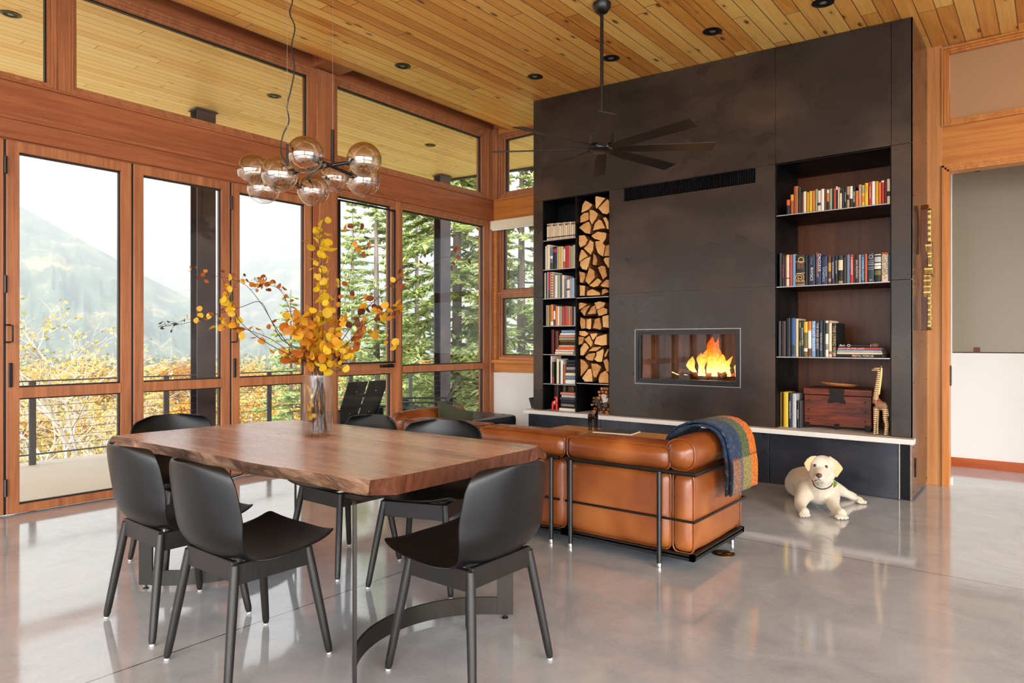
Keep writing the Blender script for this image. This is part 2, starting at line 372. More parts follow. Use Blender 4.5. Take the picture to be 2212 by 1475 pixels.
# folding glass doors
def folding_door(n, y0, y1, first):
    root = empty('door_%d' % n); root['kind'] = 'structure'
    f = MB(); a, b = y0 + .008, y1 - .008; w = .075; X0, X1 = -5.80, XW
    f.box(X0, a, .012, X1, a + w, 2.628); f.box(X0, b - w, .012, X1, b, 2.628)
    f.box(X0, a + w, .012, X1, b - w, .068); f.box(X0, a + w, 2.555, X1, b - w, 2.628); f.box(X0, a + w, .818, X1, b - w, .895)
    f.build('frame', M['fir'], root, bevel=.003)
    g = MB()
    for z0, z1 in ((.068, .818), (.895, 2.555)):
        for A in ((a + w, a + w + .010, z0, z1), (b - w - .010, b - w, z0, z1), (a + w, b - w, z0, z0 + .01), (a + w, b - w, z1 - .01, z1)): g.box(-5.775, A[0], A[2], -5.75, A[1], A[3])
    g.build('gasket', M['gasket'], root)
    for z0, z1 in ((.068, .818), (.895, 2.555)):
        MB().box(-5.765, a + w, z0, -5.759, b - w, z1).build('pane', M['glass'], root)
    s = MB(); s.box(-5.81, y1 - .009, .012, -5.728, y1 + .009, 2.63); s.build('seal', M['gasket'], root)
    return root
ds = [(-2.68,-1.84),(-1.84,-1.0),(-1.0,-.16),(-.16,.68),(.68,1.515),(1.515,2.354),(2.354,3.178),(3.178,4.027)]
for i, (a, b) in enumerate(ds): D = folding_door(i + 1, a, b, i); ds[i] = (a, b, D)
mb = MB(); mb.box(-5.86, -4.6, 2.64, -5.71, 4.09, 2.775); mb.box(-5.84, -4.6, 2.63, -5.73, 4.09, 2.64); mb.box(-5.86, 4.035, 0, -5.72, 4.09, 2.64); mb.box(-5.86,-4.6,0,-5.72,-2.69,2.64)
struct('trim_9', mb, 'fir_y', bevel=.002)
# hinges and handles of the doors
def door_handle(parent, y, z):      # flush lever with backplate
    MB().box(-5.72, y - .012, z - .085, -5.706, y + .012, z + .085).build('handle', M['black_handle'], parent, bevel=.004)
def pull(parent, y, z):
    MB().tube([(-5.71, y, z + .06), (-5.67, y + .012, z + .06), (-5.67, y + .03, z + .055), (-5.67, y + .03, z - .055), (-5.67, y + .012, z - .06), (-5.71, y, z - .06)], .006).build('pull', M['black_handle'], parent, smooth=True)
for i, yy in ((5, 1.545), (7, 3.21)):
    door_handle(ds[i][2], yy, .985); pull(ds[i][2], yy - .03, 1.275)
for i, yy in ((4, 1.515), (6, 3.178)):
    mb = MB()
    for z in (.2, 2.45, 1.62): mb.tube([(-5.715, yy, z - .06), (-5.715, yy, z + .06)], .012, 8)
    mb.build('hinge', M['black_metal'], ds[i][2], smooth=True)
# -- back wall left of the chimney: double-hung window, white wall under it, roller shade
struct('wall_back', MB().box(-5.70, YB, 0, -.88, YB + .14, .82).box(-4.45, YB, .82, -.88, YB + .14, 2.80).box(-4.38, YB, 3.03, -.88, YB + .14, 4.0), 'white_wall')
struct('trim_15', MB().box(-5.7, YB, 3.9, -4.38, YB + .14, 4.1), 'fir_x')
framed('window_9', 'y', YB + .03, -5.68, -4.44, .975, 1.85, .07, gasket=True); framed('window_10', 'y', YB + .05, -5.68, -4.44, 1.82, 2.79, .07)
mb = MB(); mb.box(-5.70, YB - .05, .945, -4.46, YB + .12, .985); mb.box(-5.69, YB - .012, .83, -4.46, YB + .02, .945); mb.box(-5.62, YB + .0, .985, -4.44, YB + .06, 1.02); mb.box(-5.705, YB - .005, .98, -5.665, YB + .04, 2.78)
struct('trim_10', mb, 'fir_x', bevel=.002)
t = empty('roller_shade', (-5.05, YB - .04, 2.70), 0, 'cream roller shade cassette under the beam at the far corner window', 'window shade')
MB().box(-.64, -.045, -.045, .55, .035, .065).build('cassette', M['cream'], t, bevel=.006); MB().box(-.62, -.03, -.06, .55, .0, -.045).build('hem_bar', M['white_wall'], t)
# -- right of the chimney: pale post, doorway, frosted transom
struct('trim_11', MB().box(-.875, YB, 0, -.755, YB + .14, 3.76), 'fir_pale', bevel=.002, label='pale fir post right of the chimney')
mb = MB()
for i, (w0, w1) in enumerate(((0, .018), (.018, .034), (.034, .05))):
    d = -.018 + i * .009
    mb.box(-.755 + w0, YB + d, 0, -.755 + w1, YB + .14, 2.70 - w0); mb.box(-.755 + w0, YB + d, 2.70 - w1, .95 - w0, YB + .14, 2.70 - w0); mb.box(.95 - w1, YB + d, 0, .95 - w0, YB + .14, 2.70 - w0)
struct('door_9', mb, 'fir_r', bevel=.001)
struct('trim_12', MB().box(-.755, YB + .004, 2.70, 5.0, YB + .13, 3.03), 'fir_x')
framed('window_11', 'y', YB - .012, -.76, .95, 3.03, 3.695, .055, pane='frosted_warm', gasket=False, mwood='fir_r')
struct('wall_back_right', MB().box(.95, YB, 0, 5.0, YB + .14, 3.8), 'white_wall')
# corridor behind the doorway
YC = 7.92
struct('wall_corridor', MB().box(-1.6, YC, 0, 2.6, YC + .12, 1.085), 'white_wall')
struct('trim_13', MB().box(-1.6, YC - .02, 1.085, 2.6, YC + .14, 1.108), 'white_wall')
struct('baseboard_corridor', MB().box(-1.6, YC - .016, 0, 2.6, YC, .09), 'base_wood')
struct('wall_corridor_top', MB().box(-1.6, YC - .02, 2.93, 2.6, YC + .3, 3.25), 'white_wall')
struct('trim_14', MB().box(-1.6, YC - .02, 1.108, -.80, YC + .05, 2.93), 'white_wall')
t = empty('frosted_screen', (0, YC, 1.108), 0, 'tall frosted glass screen above the white corridor half wall', 'glass screen')
MB().box(-.795, .01, .01, 1.9, .022, 1.79).build('glass_panel', M['frosted'], t)
for z in (.03, 1.77): MB().box(-.622, -.006, z - .025, -.572, .03, z + .025).build('clip', M['fir_dark'], t, bevel=.002)
struct('wall_corridor_far', MB().box(-1.6, 9.1, 0, 2.6, 9.2, 3.8), 'fir_dark'); struct('wall_corridor_left', MB().box(-1.7, YB + .14, 0, -1.6, 9.2, 3.8), 'white_wall')
struct('ceiling_corridor', MB().box(-1.7, YB + .14, 3.25, 2.6, 9.2, 3.35), 'white_wall')
mb = MB().box(-.705, YB+.10, 0, -.690, YB + .14, .06); struct('baseboard_door', mb, 'white_wall')
t = empty('door_hinge', (-.70, YB + .08, .93), 0, 'black hinge leaf on the doorway jamb at half wall height', 'hinge')
MB().box(-.006, -.02, -.085, .004, .02, .085).build('leaf', M['black_metal'], t)
# -- walls behind the camera, with large openings (never seen from the photograph's place)
struct('wall_right', MB().box(5.0, -4.6, 0, 5.12, YB, .5).box(5.0, -4.6, 3.0, 5.12, YB, 3.6).box(5.0, 4.2, .5, 5.12, YB, 3.0).box(5.0, -4.6, .5, 5.12, -3.8, 3.0).box(5.0, .1, .5, 5.12, .4, 3.0), 'white_wall')
struct('wall_front', MB().box(-5.86, -4.72, 0, 5.12, -4.6, .3).box(-5.86, -4.72, 3.1, 5.12, -4.6, 4.1).box(-5.86, -4.72, .3, -5.3, -4.6, 3.1).box(4.5, -4.72, .3, 5.12, -4.6, 3.1).box(-.5, -4.72, .3, -.2, -4.6, 3.1), 'white_wall')
# deck
struct('deck', MB().box(-8.25, -6, -.22, -5.86, 8.75, -.02).box(-5.86, YB + .14, -.22, -1.8, 8.75, -.02), 'deck')
# ================================================================ fireplace wall
XL, X1, X2, X3, X4, XR = -4.508, -4.382, -3.547, -1.898, -1.012, -.863
DIV = -3.948
fp = empty('fireplace', (-2.69, YF, .475), 0, 'tall dark steel clad chimney with glazed firebox between built-in bookcases', 'fireplace')
def inv(o, root): o.matrix_parent_inverse = root.matrix_world.inverted() if False else Matrix.Translation(-Vector(root.location)); return o
def panel(x0, x1, z0, z1, m='steel', y=YF, th=.012, top=False, holes=None):
    g = .0015; mb = MB()
    if top: za, zb = ceil_z(x0) - .004, ceil_z(x1) - .004
    else: za = zb = z1 - g
    mb.prism([(x0 + g, y, z0 + g), (x1 - g, y, z0 + g), (x1 - g, y, zb), (x0 + g, y, za)], (0, th, 0))
    return inv(mb.build('steel_panel', M[m], fp, bevel=.0008), fp)
ZT, ZM = 2.752, 1.70
for x0, x1 in ((XL, X1), (X4, XR)):
    panel(x0, x1, .475, ZM); panel(x0, x1, ZM, ZT); panel(x0, x1, ZT, 4, top=True)
for x0, x1 in ((X1, X2), (X2, X3), (X3, X4)): panel(x0, x1, ZT, 4, top=True)
# middle field: pieces round the vent and the firebox, reading as two sheets
FX0, FX1, FZ0, FZ1 = -3.25, -2.203, .810, 1.336; VX0, VX1, VZ0, VZ1 = -3.377, -2.069, 2.617, 2.750
def sheet(x0, x1, z0, z1, hx0, hx1, hz0, hz1, name='steel_panel', m='steel', y=YF, th=.012):
    """plate with a rectangular hole as one mesh"""
    xs = [x0, hx0, hx1, x1]; zs = [z0, hz0, hz1, z1]; bm = bmesh.new()
    vs = {(i, j, k): bm.verts.new((xs[i], y + k * th, zs[j])) for i in range(4) for j in range(4) for k in (0, 1)}
    for k in (0, 1):
        for i in range(3):
            for j in range(3):
                if (i, j) != (1, 1): bm.faces.new([vs[i,j,k], vs[i+1,j,k], vs[i+1,j+1,k], vs[i,j+1,k]])
    for a in ((0,0,1,0),(1,0,2,0),(2,0,3,0),(0,3,1,3),(1,3,2,3),(2,3,3,3),(0,0,0,1),(0,1,0,2),(0,2,0,3),(3,0,3,1),(3,1,3,2),(3,2,3,3),(1,1,2,1),(1,2,2,2),(1,1,1,2),(2,1,2,2)):
        bm.faces.new([vs[a[0],a[1],0], vs[a[2],a[3],0], vs[a[2],a[3],1], vs[a[0],a[1],1]])
    bmesh.ops.recalc_face_normals(bm, faces=bm.faces); me = bpy.data.meshes.new(name); bm.to_mesh(me); bm.free()
    return inv(link(name, me, M[m], fp), fp)
sheet(X2 + .0015, X3 - .0015, .477, ZM - .0015, FX0, FX1, FZ0, FZ1)
sheet(X2 + .0015, X3 - .0015, ZM, ZT - .001, VX0, VX1, VZ0, VZ1 - .002)
inv(MB().prism([(XR, YF + .0, .02), (XR, YB, .02), (XR, YB, ceil_z(XR) - .004), (XR, YF, ceil_z(XR) - .004)], (-.012, 0, 0)).build('side_panel', M['steel_side'], fp), fp)
inv(MB().prism([(XL, YF + .012, .477), (XL, YB, .477), (XL, YB, ceil_z(XL) - .004), (XL, YF + .012, ceil_z(XL) - .004)], (.012, 0, 0)).build('side_panel', M['steel'], fp), fp)
RIV = MB().lathe([(.005, 0), (.0045, .003), (0, .004)], (0, 0, 0), 8).mesh('rivet'); RIV.materials.append(M['black_metal'])
def rivet(root, x, y, z, n):
    o = bpy.data.objects.new('rivet', RIV); COL.objects.link(o); o.parent = root; o.location = Vector((x, y, z)) - Vector(root.location)
    o.rotation_euler = (math.pi / 2, 0, 0) if n == 'y' else (0, math.pi / 2, 0)
for x in (XL + .035, X1 - .035):
    for z in (.51, 1.11, 1.66, 1.74, 2.22, 2.715, 2.79, 3.3, 3.8): rivet(fp, x, YF, z, 'y')
for x in (X4 + .035, XR - .035):
    for z in (.51, 1.10, 1.66, 1.74, 2.2, 2.715, 2.79, 3.3): rivet(fp, x, YF, z, 'y')
for x in (X2 + .04, X3 - .04):
    for z in (.51, 1.10, 1.66, 1.74, 2.2, 2.715, 2.79, 3.3): rivet(fp, x, YF, z, 'y')
for y in (YF + .035, YB - .04):
    for z in (.06, .40, .9, 1.5, 1.74, 2.35, 2.9, 3.4): rivet(fp, XR, y, z, 'x')
# vent
mb = MB().box(VX0, YF + .06, VZ0, VX1, YF + .075, VZ1 - .002)
n = 88
for i in range(n): x = VX0 + .005 + (VX1 - VX0 - .01) * i / (n - 1); mb.box(x - .003, YF + .012, VZ0, x + .003, YF + .06, VZ1 - .002)
inv(mb.build('vent_grille', M['steel_in'], fp), fp)
# firebox
k = NT('sooty_firebrick'); v = k.coord((26, 1, 1)); f = k.noise(v, 1.2, 4, .6); k2 = k.noise(k.coord((1,1,1)), 5, 3)
M['brick'] = k.pbr(k.ramp(k.math('ADD', k.math('MULTIPLY', f, .6), k.math('MULTIPLY', k2, .4)), [(.35, srgb(40,26,20)), (.55, srgb(96,66,48)), (.75, srgb(150,112,84))]), .7)
mb = MB(); a = .02
mb.box(FX0, 6.62, FZ0, FX1, 6.64, FZ1).box(FX0 - .02, YF + .03, FZ0, FX0, 6.64, FZ1).box(FX1, YF + .03, FZ0, FX1 + .02, 6.64, FZ1).box(FX0, YF + .03, FZ0 - .02, FX1, 6.64, FZ0 + .035).box(FX0, YF + .03, FZ1, FX1, 6.64, FZ1 + .02)
inv(mb.build('firebox_lining', M['brick'], fp), fp)
def ring(mb, x0, x1, z0, z1, w, y0, y1): mb.box(x0, y0, z0, x0 + w, y1, z1).box(x1 - w, y0, z0, x1, y1, z1).box(x0 + w, y0, z0, x1 - w, y1, z0 + w).box(x0 + w, y0, z1 - w, x1 - w, y1, z1); return mb
inv(ring(MB(), FX0 - .004, FX1 + .004, FZ0 - .004, FZ1 + .004, .006, YF - .006, YF + .03).build('firebox_edge', M['edge'], fp), fp)
mb = ring(MB(), FX0 + .004, FX1 - .004, FZ0 + .004, FZ1 - .004, .026, YF + .004, YF + .06); ring(mb, FX0 + .03, FX1 - .03, FZ0 + .03, FZ1 - .03, .020, YF + .014, YF + .06)
inv(mb.build('firebox_frame', M['black_satin'], fp, bevel=.001), fp)
M['fireglass'] = thin_glass('fire_glass', (.92,.90,.86), .55)
inv(MB().box(FX0 + .05, YF + .03, FZ0 + .05, FX1 - .05, YF + .034, FZ1 - .05).build('firebox_glass', M['fireglass'], fp), fp)
# fire
k = NT('flame'); tc = k.n('ShaderNodeTexCoord'); x, y, z = k.sep(tc.outputs['Object']); nn = k.noise(tc.outputs['Object'], 22, 4, .6, 1.0)
zf = k.math('ADD', k.math('DIVIDE', z, .42), k.math('MULTIPLY', k.math('SUBTRACT', nn, .5), .9))
col = k.ramp(zf, [(0, srgb(255,236,160)), (.3, srgb(255,190,70)), (.6, srgb(255,120,22)), (1, srgb(220,50,8))])
lw = k.n('ShaderNodeLayerWeight'); lw.inputs[0].default_value = .35
em = k.n('ShaderNodeEmission'); k.set(em.inputs[0], col); k.set(em.inputs[1], k.math('ADD', 1.0, k.math('MULTIPLY', k.math('SUBTRACT', 1.0, zf, clamp=True), 2.2)))
tr = k.n('ShaderNodeBsdfTransparent'); mx = k.n('ShaderNodeMixShader')
fac = k.math('MULTIPLY', k.math('SUBTRACT', 1.0, lw.outputs['Facing']), k.math('ADD', .25, nn), clamp=True); k.set(mx.inputs[0], fac)
k.t.links.new(tr.outputs[0], mx.inputs[1]); k.t.links.new(em.outputs[0], mx.inputs[2]); k.t.links.new(mx.outputs[0], k.out.inputs[0]); M['flame'] = k.m
fb = at_y(1540, 812, 6.32); fire = empty('fire', fb, 0, 'bright orange wood fire burning at the right of the glazed firebox', 'fire')
rr = random.Random(4)
def flame(px, top, wpx, ybase=812, lean=0, dy=0):
    sc = 6.5 / FPX; x0 = (px - 1540) * sc * 1.18; h = (ybase - top) * sc; w = wpx * sc; ph = rr.random() * 6
    P = []
    for i in range(15):
        t = i / 14; r = w * (.55 + 1.2 * t) * (1 - t) ** .75 * (.9 + .25 * math.sin(9 * t + ph)) * .75 + .0006
        cx = x0 + lean * sc * t * t + .018 * math.sin(5.5 * t + ph) * t; cyy = dy + .012 * math.sin(4 * t + ph * 2)
        P.append([(cx + r * math.cos(a) * (1 + .2 * math.sin(3 * a + 6 * t + ph)), cyy + .6 * r * math.sin(a), h * t) for a in [2 * math.pi * q / 14 for q in range(14)]])
    grid_mesh('flame', P, closed_v=True).build('flame', M['flame'], fire, smooth=True)
for a in ((1503,770,16,812,-6,0),(1512,762,14,812,4,.05),(1522,748,18,812,10,-.03),(1530,738,18,812,14,.05),(1538,726,20,812,4,0),(1548,728,14,812,2,-.05),(1545,752,18,812,6,.06),(1557,764,16,812,4,0),(1563,776,13,812,-4,.05),(1570,768,10,812,8,-.02),(1578,786,10,812,4,.03),(1584,778,6,812,3,0),(1497,782,9,812,-8,.02),(1486,800,8,812,-12,0),(1470,805,6,812,-14,0)): flame(*a)
k = NT('charred_log'); f = k.noise(k.coord((3, 20, 20)), 2, 4, .6); e = k.ramp(k.noise(k.coord(), 14, 4, .7), [(.58, (0,0,0,1)), (.72, srgb(255,90,14))])
M['char'] = k.pbr(k.mix(f, srgb(22,16,14), srgb(84,62,50)), .8, emit=e, emit_s=1.2)
def fire_log(px, py, dx, dz, L, r, lab):
    p = at_y(px, py, 6.32) - fb; p.z = max(p.z, FZ0 + .037 + r + abs(dz) - fb.z)
    o = MB().tube([(-L / 2, -.02, -dz), (0, 0, 0), (L / 2, .02, dz)], [r * .9, r, r * .85], 9).build('charred_log', M['char'], fire, smooth=True); o.location = p; o['label'] = lab
fire_log(1560, 818, 0, .02, .34, .034, 'charred log glowing under the tallest flames in the firebox')
fire_log(1505, 813, 0, -.03, .36, .026, 'thin charred log reaching left out of the flames')
fire_log(1577, 806, 0, .05, .16, .03, 'short charred stub beside the right wall of the firebox')
L_ = bpy.data.lights.new('fire_glow', 'POINT'); L_.color = (1, .45, .14); L_.energy = 14; L_.shadow_soft_size = .08
lo = bpy.data.objects.new('fire_glow', L_); COL.objects.link(lo); lo.location = (fb.x + .0, 6.22, fb.z + .14)
# hearth: slab on a blued steel base
hz = empty('hearth', (-2.7, 5.97, 0), 0, 'raised hearth of pale slab on a dark blued steel base', 'hearth')
pol = [(-4.573, 5.93), (-.845, 5.93), (-.845, YF - .0), (-.845, YF + .02), (XR, YF + .02)]
mb = MB(); mb.box(-4.573, 5.93, .435, -.845, YF - .001, .475); mb.box(-4.573, YF - .001, .435, XL - .001, 6.4, .475); mb.box(X1 + .001, YF - .001, .435, DIV - .004, 6.32, .475).box(DIV + .004, YF - .001, .435, X2 - .001, 6.32, .475); mb.box(X3 + .001, YF - .001, .435, X4 - .001, 6.678, .475)
inv(mb.build('slab', M['slab'], hz, bevel=.0015), hz)
for x0, x1 in ((-4.53, -3.615), (-3.61, -1.933), (-1.928, -.952)): inv(MB().box(x0 + .001, 5.97, .006, x1 - .001, 5.982, .434).build('base_panel', M['steel_blue'], hz, bevel=.001), hz)
inv(MB().box(-.948, 5.964, .004, -.940, 5.99, .434).build('base_edge', M['edge'], hz), hz)
inv(MB().box(-.938, 5.985, .004, XR - .013, 6.04, .434).build('base_return', M['steel_in'], hz), hz)
inv(MB().box(-4.53, 5.983, .004, -4.52, 6.4, .434).build('base_return', M['steel_blue'], hz), hz)
inv(MB().box(XR - .012, 5.985, .004, XR, 6.03, .434).build('base_side', M['steel_side'], hz), hz)
for x in (-4.50, -4.44, -3.66, -3.56, -1.98, -1.88, -1.05, -.99):
    for z in (.04, .40): rivet(hz, x, 5.97, z, 'y')
t = empty('wall_slot', (XR + .001, 6.14, .235), 0, 'narrow black recessed outlet low on the steel side of the chimney', 'outlet'); MB().box(0, -.022, -.075, .006, .022, .075).build('cover', M['black_handle'], t, bevel=.003)
# niches
def shelf(root, x0, x1, z, yb, m='steel_in'):
    o = inv(MB().box(x0, YF + .004, z - .008, x1, yb, z).build('shelf', M[m], root), root)
    inv(MB().box(x0, YF, z - .008, x1, YF + .004, z).build('shelf_edge', M['edge'], root), root)
LS = [2.316, 1.999, 1.686, 1.389, 1.081, .764]; RS = [2.306, 1.692, 1.09]
bl = empty('bookcase', (-4.17, YF, .475), 0, 'narrow black steel bookcase niche beside the stacked firewood', 'bookcase')
inv(MB().box(X1 + .001, YF + .005, .477, X1 + .008, 6.32, ZT - .002).box(DIV - .008, YF + .002, .476, DIV, 6.32, ZT - .002).box(X1, 6.32, .476, DIV, 6.34, ZT).box(X1 + .008, YF + .005, ZT - .008, DIV - .008, 6.32, ZT - .002).build('niche_box', M['steel_in'], bl), bl)
for z in LS: shelf(bl, X1 + .008, DIV - .008, z, 6.32)
ls = empty('log_store', (-3.75, YF, .475), 0, 'tall narrow black steel niche holding split firewood', 'firewood niche')
inv(MB().box(DIV, YF + .002, .476, DIV + .006, 6.5, ZT - .002).box(X2 - .008, YF + .013, .476, X2 - .001, 6.5, ZT - .002).box(DIV, 6.5, .476, X2, 6.52, ZT).box(DIV + .006, YF + .005, ZT - .008, X2 - .008, 6.5, ZT - .002).build('niche_box', M['steel_in'], ls), ls)
for z in (1.680, .786): shelf(ls, DIV + .006, X2 - .008, z, 6.5)
br = empty('bookcase', (-1.45, YF, .475), 0, 'wide black steel bookcase niche with wood back right of the fireplace', 'bookcase')
inv(MB().box(X3 + .001, YF + .014, .477, X3 + .008, 6.66, ZT - .002).box(X4 - .008, YF + .014, .477, X4 - .001, 6.66, ZT - .002).box(X3 + .008, YF + .013, ZT - .010, X4 - .008, 6.66, ZT - .002).build('niche_box', M['steel_in'], br), br)
inv(MB().box(X3, 6.68, .44, X4, 6.70, ZT).build('wood_back', M['fir_dark'], br), br)
for z in RS: shelf(br, X3 + .008, X4 - .008, z, 6.66)
# ================================================================ books, firewood and small things in the niches
BM = {}
def cloth(rgb):
    if rgb not in BM:
        BM[rgb] = plain('cover_%d_%d_%d' % rgb, rgb, .5, 0, .10, 40)
    return BM[rgb]
M['pages'] = plain('page_block', (226,216,196), .8, 0, .1, 200)
CN = {'black':(20,20,22),'dark navy':(26,34,58),'navy':(34,48,84),'white':(226,222,212),'cream':(222,204,170),'yellow':(216,182,42),'gold':(206,150,34),'ochre':(196,140,40),
 'orange':(214,116,36),'bright orange':(226,84,30),'red':(176,34,34),'dusty red':(170,66,58),'maroon':(84,24,26),'brown':(96,54,30),'rust brown':(160,84,44),'dark brown':(50,34,28),
 'pale green':(134,152,118),'sage green':(140,150,122),'pale blue':(150,178,196),'light blue':(110,146,184),'steel blue':(92,120,146),'blue':(48,88,140),'pale pink':(216,190,178),
 'dusty pink':(186,140,124),'tan':(176,142,100),'beige':(206,184,150),'grey':(140,138,136),'dark grey':(58,58,60),'lavender':(168,160,190),'dark teal':(30,52,62),'olive':(104,98,40),'dark green':(28,48,34),'silver grey':(180,182,186),'salmon':(198,128,104)}
ORD = ['first','second','third','fourth','fifth','sixth','seventh','eighth','ninth','tenth','eleventh','twelfth','thirteenth','fourteenth','fifteenth','sixteenth','seventeenth','eighteenth','nineteenth','twentieth','twenty-first','twenty-second','twenty-third','twenty-fourth','twenty-fifth','twenty-sixth','twenty-seventh','twenty-eighth','twenty-ninth','thirtieth','thirty-first','thirty-second','thirty-third','thirty-fourth','thirty-fifth','thirty-sixth','thirty-seventh','thirty-eighth','thirty-ninth']
def book_mesh(mb_c, mb_p, w, d, h):       # upright: x thickness, y depth (spine at y=0), z height
    c = min(.0025, w * .15)
    seg = 6; pts = []
    mb_c.box(0, .004, 0, c, d, h); mb_c.box(w - c, .004, 0, w, d, h)
    sp = [(w * (.5 - .5 * math.cos(math.pi * i / seg)), .004 - min(.006, w * .25) * math.sin(math.pi * i / seg)) for i in range(seg + 1)]
    mb_c.prism([(x, y, 0) for x, y in sp] + [(w, .0055, 0), (0, .0055, 0)], (0, 0, h))
    mb_p.box(c, .006, .003, w - c, d - .004, h - .003)
def book(x0, x1, z0, z1, y, d, cname, label, group, bands=(), txt=None, lie=False, tilt=0, two=None, tcol=(236,232,220), tsize=.6):
    if x0 < -3.0: x0 = max(x0, X1 + .0100); x1 = min(x1, DIV - .0100)
    else: x0 = max(x0, X3 + .0100); x1 = min(x1, X4 - .0100)
    rgb = CN[cname]; w, h = (x1 - x0 - .0012, z1 - z0) if not lie else (z1 - z0 - .0016, x1 - x0)
    z0 += .0012; root = empty('book', (x0, y, z0), 0, label, 'book', group)
    if lie: root.rotation_euler = (0, math.pi / 2, 0); root.location = (x0, y, z1 + .0002)
    elif tilt: root.rotation_euler = (0, tilt, 0)
    a, b = MB(), MB(); book_mesh(a, b, w, d, h); a.build('cover', cloth(rgb), root, smooth=True, angle=35); b.build('page_block', M['pages'], root)
    for (f0, f1, cn) in bands:            # printed bands on the spine, a hair proud of it
        s = MB(); seg = 6; ry = min(.006, w * .25)
        P = [[(w * (.5 - .5 * math.cos(math.pi * i / seg)), .0037 - ry * math.sin(math.pi * i / seg) - .0003, h * q) for i in range(seg + 1)] for q in (f0, f1)]
        grid_mesh('band', P).build('spine_band', cloth(CN[cn] if isinstance(cn, str) else cn), root, smooth=True)
    if txt:
        for (s, f, fx, size, col) in txt:   # text, centre along height, across, size, colour
            me = text_mesh(s, size, .0002); me.materials.append(cloth(col)); wdt = max(v.co.x for v in me.vertices) - min(v.co.x for v in me.vertices)
            o = bpy.data.objects.new('title', me); COL.objects.link(o); o.parent = root
            # lettering reads top to bottom along an upright spine, left to right on a lying one
            o.rotation_euler = (math.pi / 2, math.pi / 2, 0); o.location = (w * fx, -.0024, h * f)
            if lie: o.rotation_euler = (math.pi / 2, -math.pi / 2, 0)
            mx = h * .9
            if wdt > mx: o.scale = (mx / wdt, 1, 1)
    return root
def row(shelf_txt, group, z, y, d, items, yref):
    n = 0
    for it in items:
        p0, p1, top, cn = it[:4]; kw = it[4] if len(it) > 4 else {}
        x0 = at_y(p0, 700, yref).x; x1 = at_y(p1, 700, yref).x; z1 = at_y((p0 + p1) / 2, top, yref).z
        look = kw.pop('look', cn + ' book'); dd = kw.pop('d', d)
        book(x0, x1, z, max(z1, z + .05), kw.pop('y', y), dd, cn, '%s, %s from left %s' % (look, ORD[n], shelf_txt), group, **kw); n += 1
TOP = 'on top shelf right of fireplace'; MID = 'on middle shelf right of fireplace'; LOW = 'on lower shelf right of fireplace'
W_, K_, G_ = (230,226,216), (24,22,22), (190,140,60)
row(TOP, 'paperbacks on the top shelf right of the fireplace', RS[0], 6.06, .17, [
 (1698.8,1706.2,431.3,'black',dict(bands=((.62,.98,'bright orange'),),look='black book with orange red top')),(1707.4,1714.4,420.3,'rust brown',dict(bands=((.68,.98,'gold'),),look='brown book with yellow patterned top')),
 (1714.6,1724,402.6,'rust brown',dict(look='tall rust brown book')),(1724.2,1730,406.8,'dark green',dict(look='tall dark green book')),(1730.3,1734.5,416.6,'maroon'),(1735.1,1741.5,413.9,'cream',dict(look='thick cream book')),
 (1741.9,1747.9,415.7,'ochre'),(1748.3,1754.2,413,'yellow'),(1754.7,1760.4,412.3,'orange'),(1761,1765.8,409,'pale green'),(1766,1773.2,412,'pale pink',dict(bands=((.28,.42,'navy'),),look='pale pink book with blue emblem')),
 (1773.6,1780.5,408.4,'white'),(1781,1785.6,408.7,'brown'),(1785.8,1791,409.3,'orange',dict(bands=((.82,.97,'white'),(.02,.42,'black')),look='orange and black book with white head')),(1791.3,1797.7,408,'sage green'),
 (1798,1801.6,409.3,'black',dict(look='thin black book')),(1801.8,1805.2,407,'bright orange'),(1805.5,1809.4,402.6,'dark brown',dict(bands=((.85,.99,'white'),),look='dark brown book with white head')),(1809.8,1813.4,404.7,'beige'),
 (1813.7,1818.6,417.2,'cream',dict(look='short cream book')),(1819,1823.8,406.8,'dark navy'),(1824,1828.6,405,'black',dict(txt=[('CONTES DE FEES',.55,.5,.010,W_)])),(1829,1835.2,403.2,'tan',dict(bands=((.38,.62,'dark brown'),))),
 (1835.4,1842.1,402.3,'white',dict(bands=((.03,.42,'black'),),look='white and black book')),(1842.4,1847.6,402.3,'black',dict(txt=[('MILES DAVIS',.5,.5,.016,W_)],look='black book with white lettering')),(1847.9,1854.2,412.3,'orange',dict(look='orange short book')),
 (1854.6,1860.8,398.9,'dusty pink'),(1861,1867.5,400.4,'yellow',dict(bands=((.62,.93,'sage green'),(.2,.5,'orange')),look='yellow book with green label')),(1867.7,1875.5,395.6,'yellow',dict(txt=[('LIENS',.76,.5,.026,(220,90,30))],look='tall yellow book with orange lettering')),
 (1876.3,1882.7,393.4,'red',dict(txt=[('SMOKE & MIRRORS',.55,.5,.012,W_)],look='red book with pale lettering')),(1883,1890.3,391.9,'white',dict(look='thick white book')),(1890.6,1897.6,391.9,'gold'),(1898,1903.1,394,'orange'),
 (1903.4,1910.1,390.4,'red',dict(bands=((.93,1.0,'white'),),look='red book with white head')),(1910.4,1915.5,392,'maroon'),(1916,1924.2,386.7,'cream',dict(bands=((.3,.5,'dark brown'),),look='cream patterned book'))], 6.06)
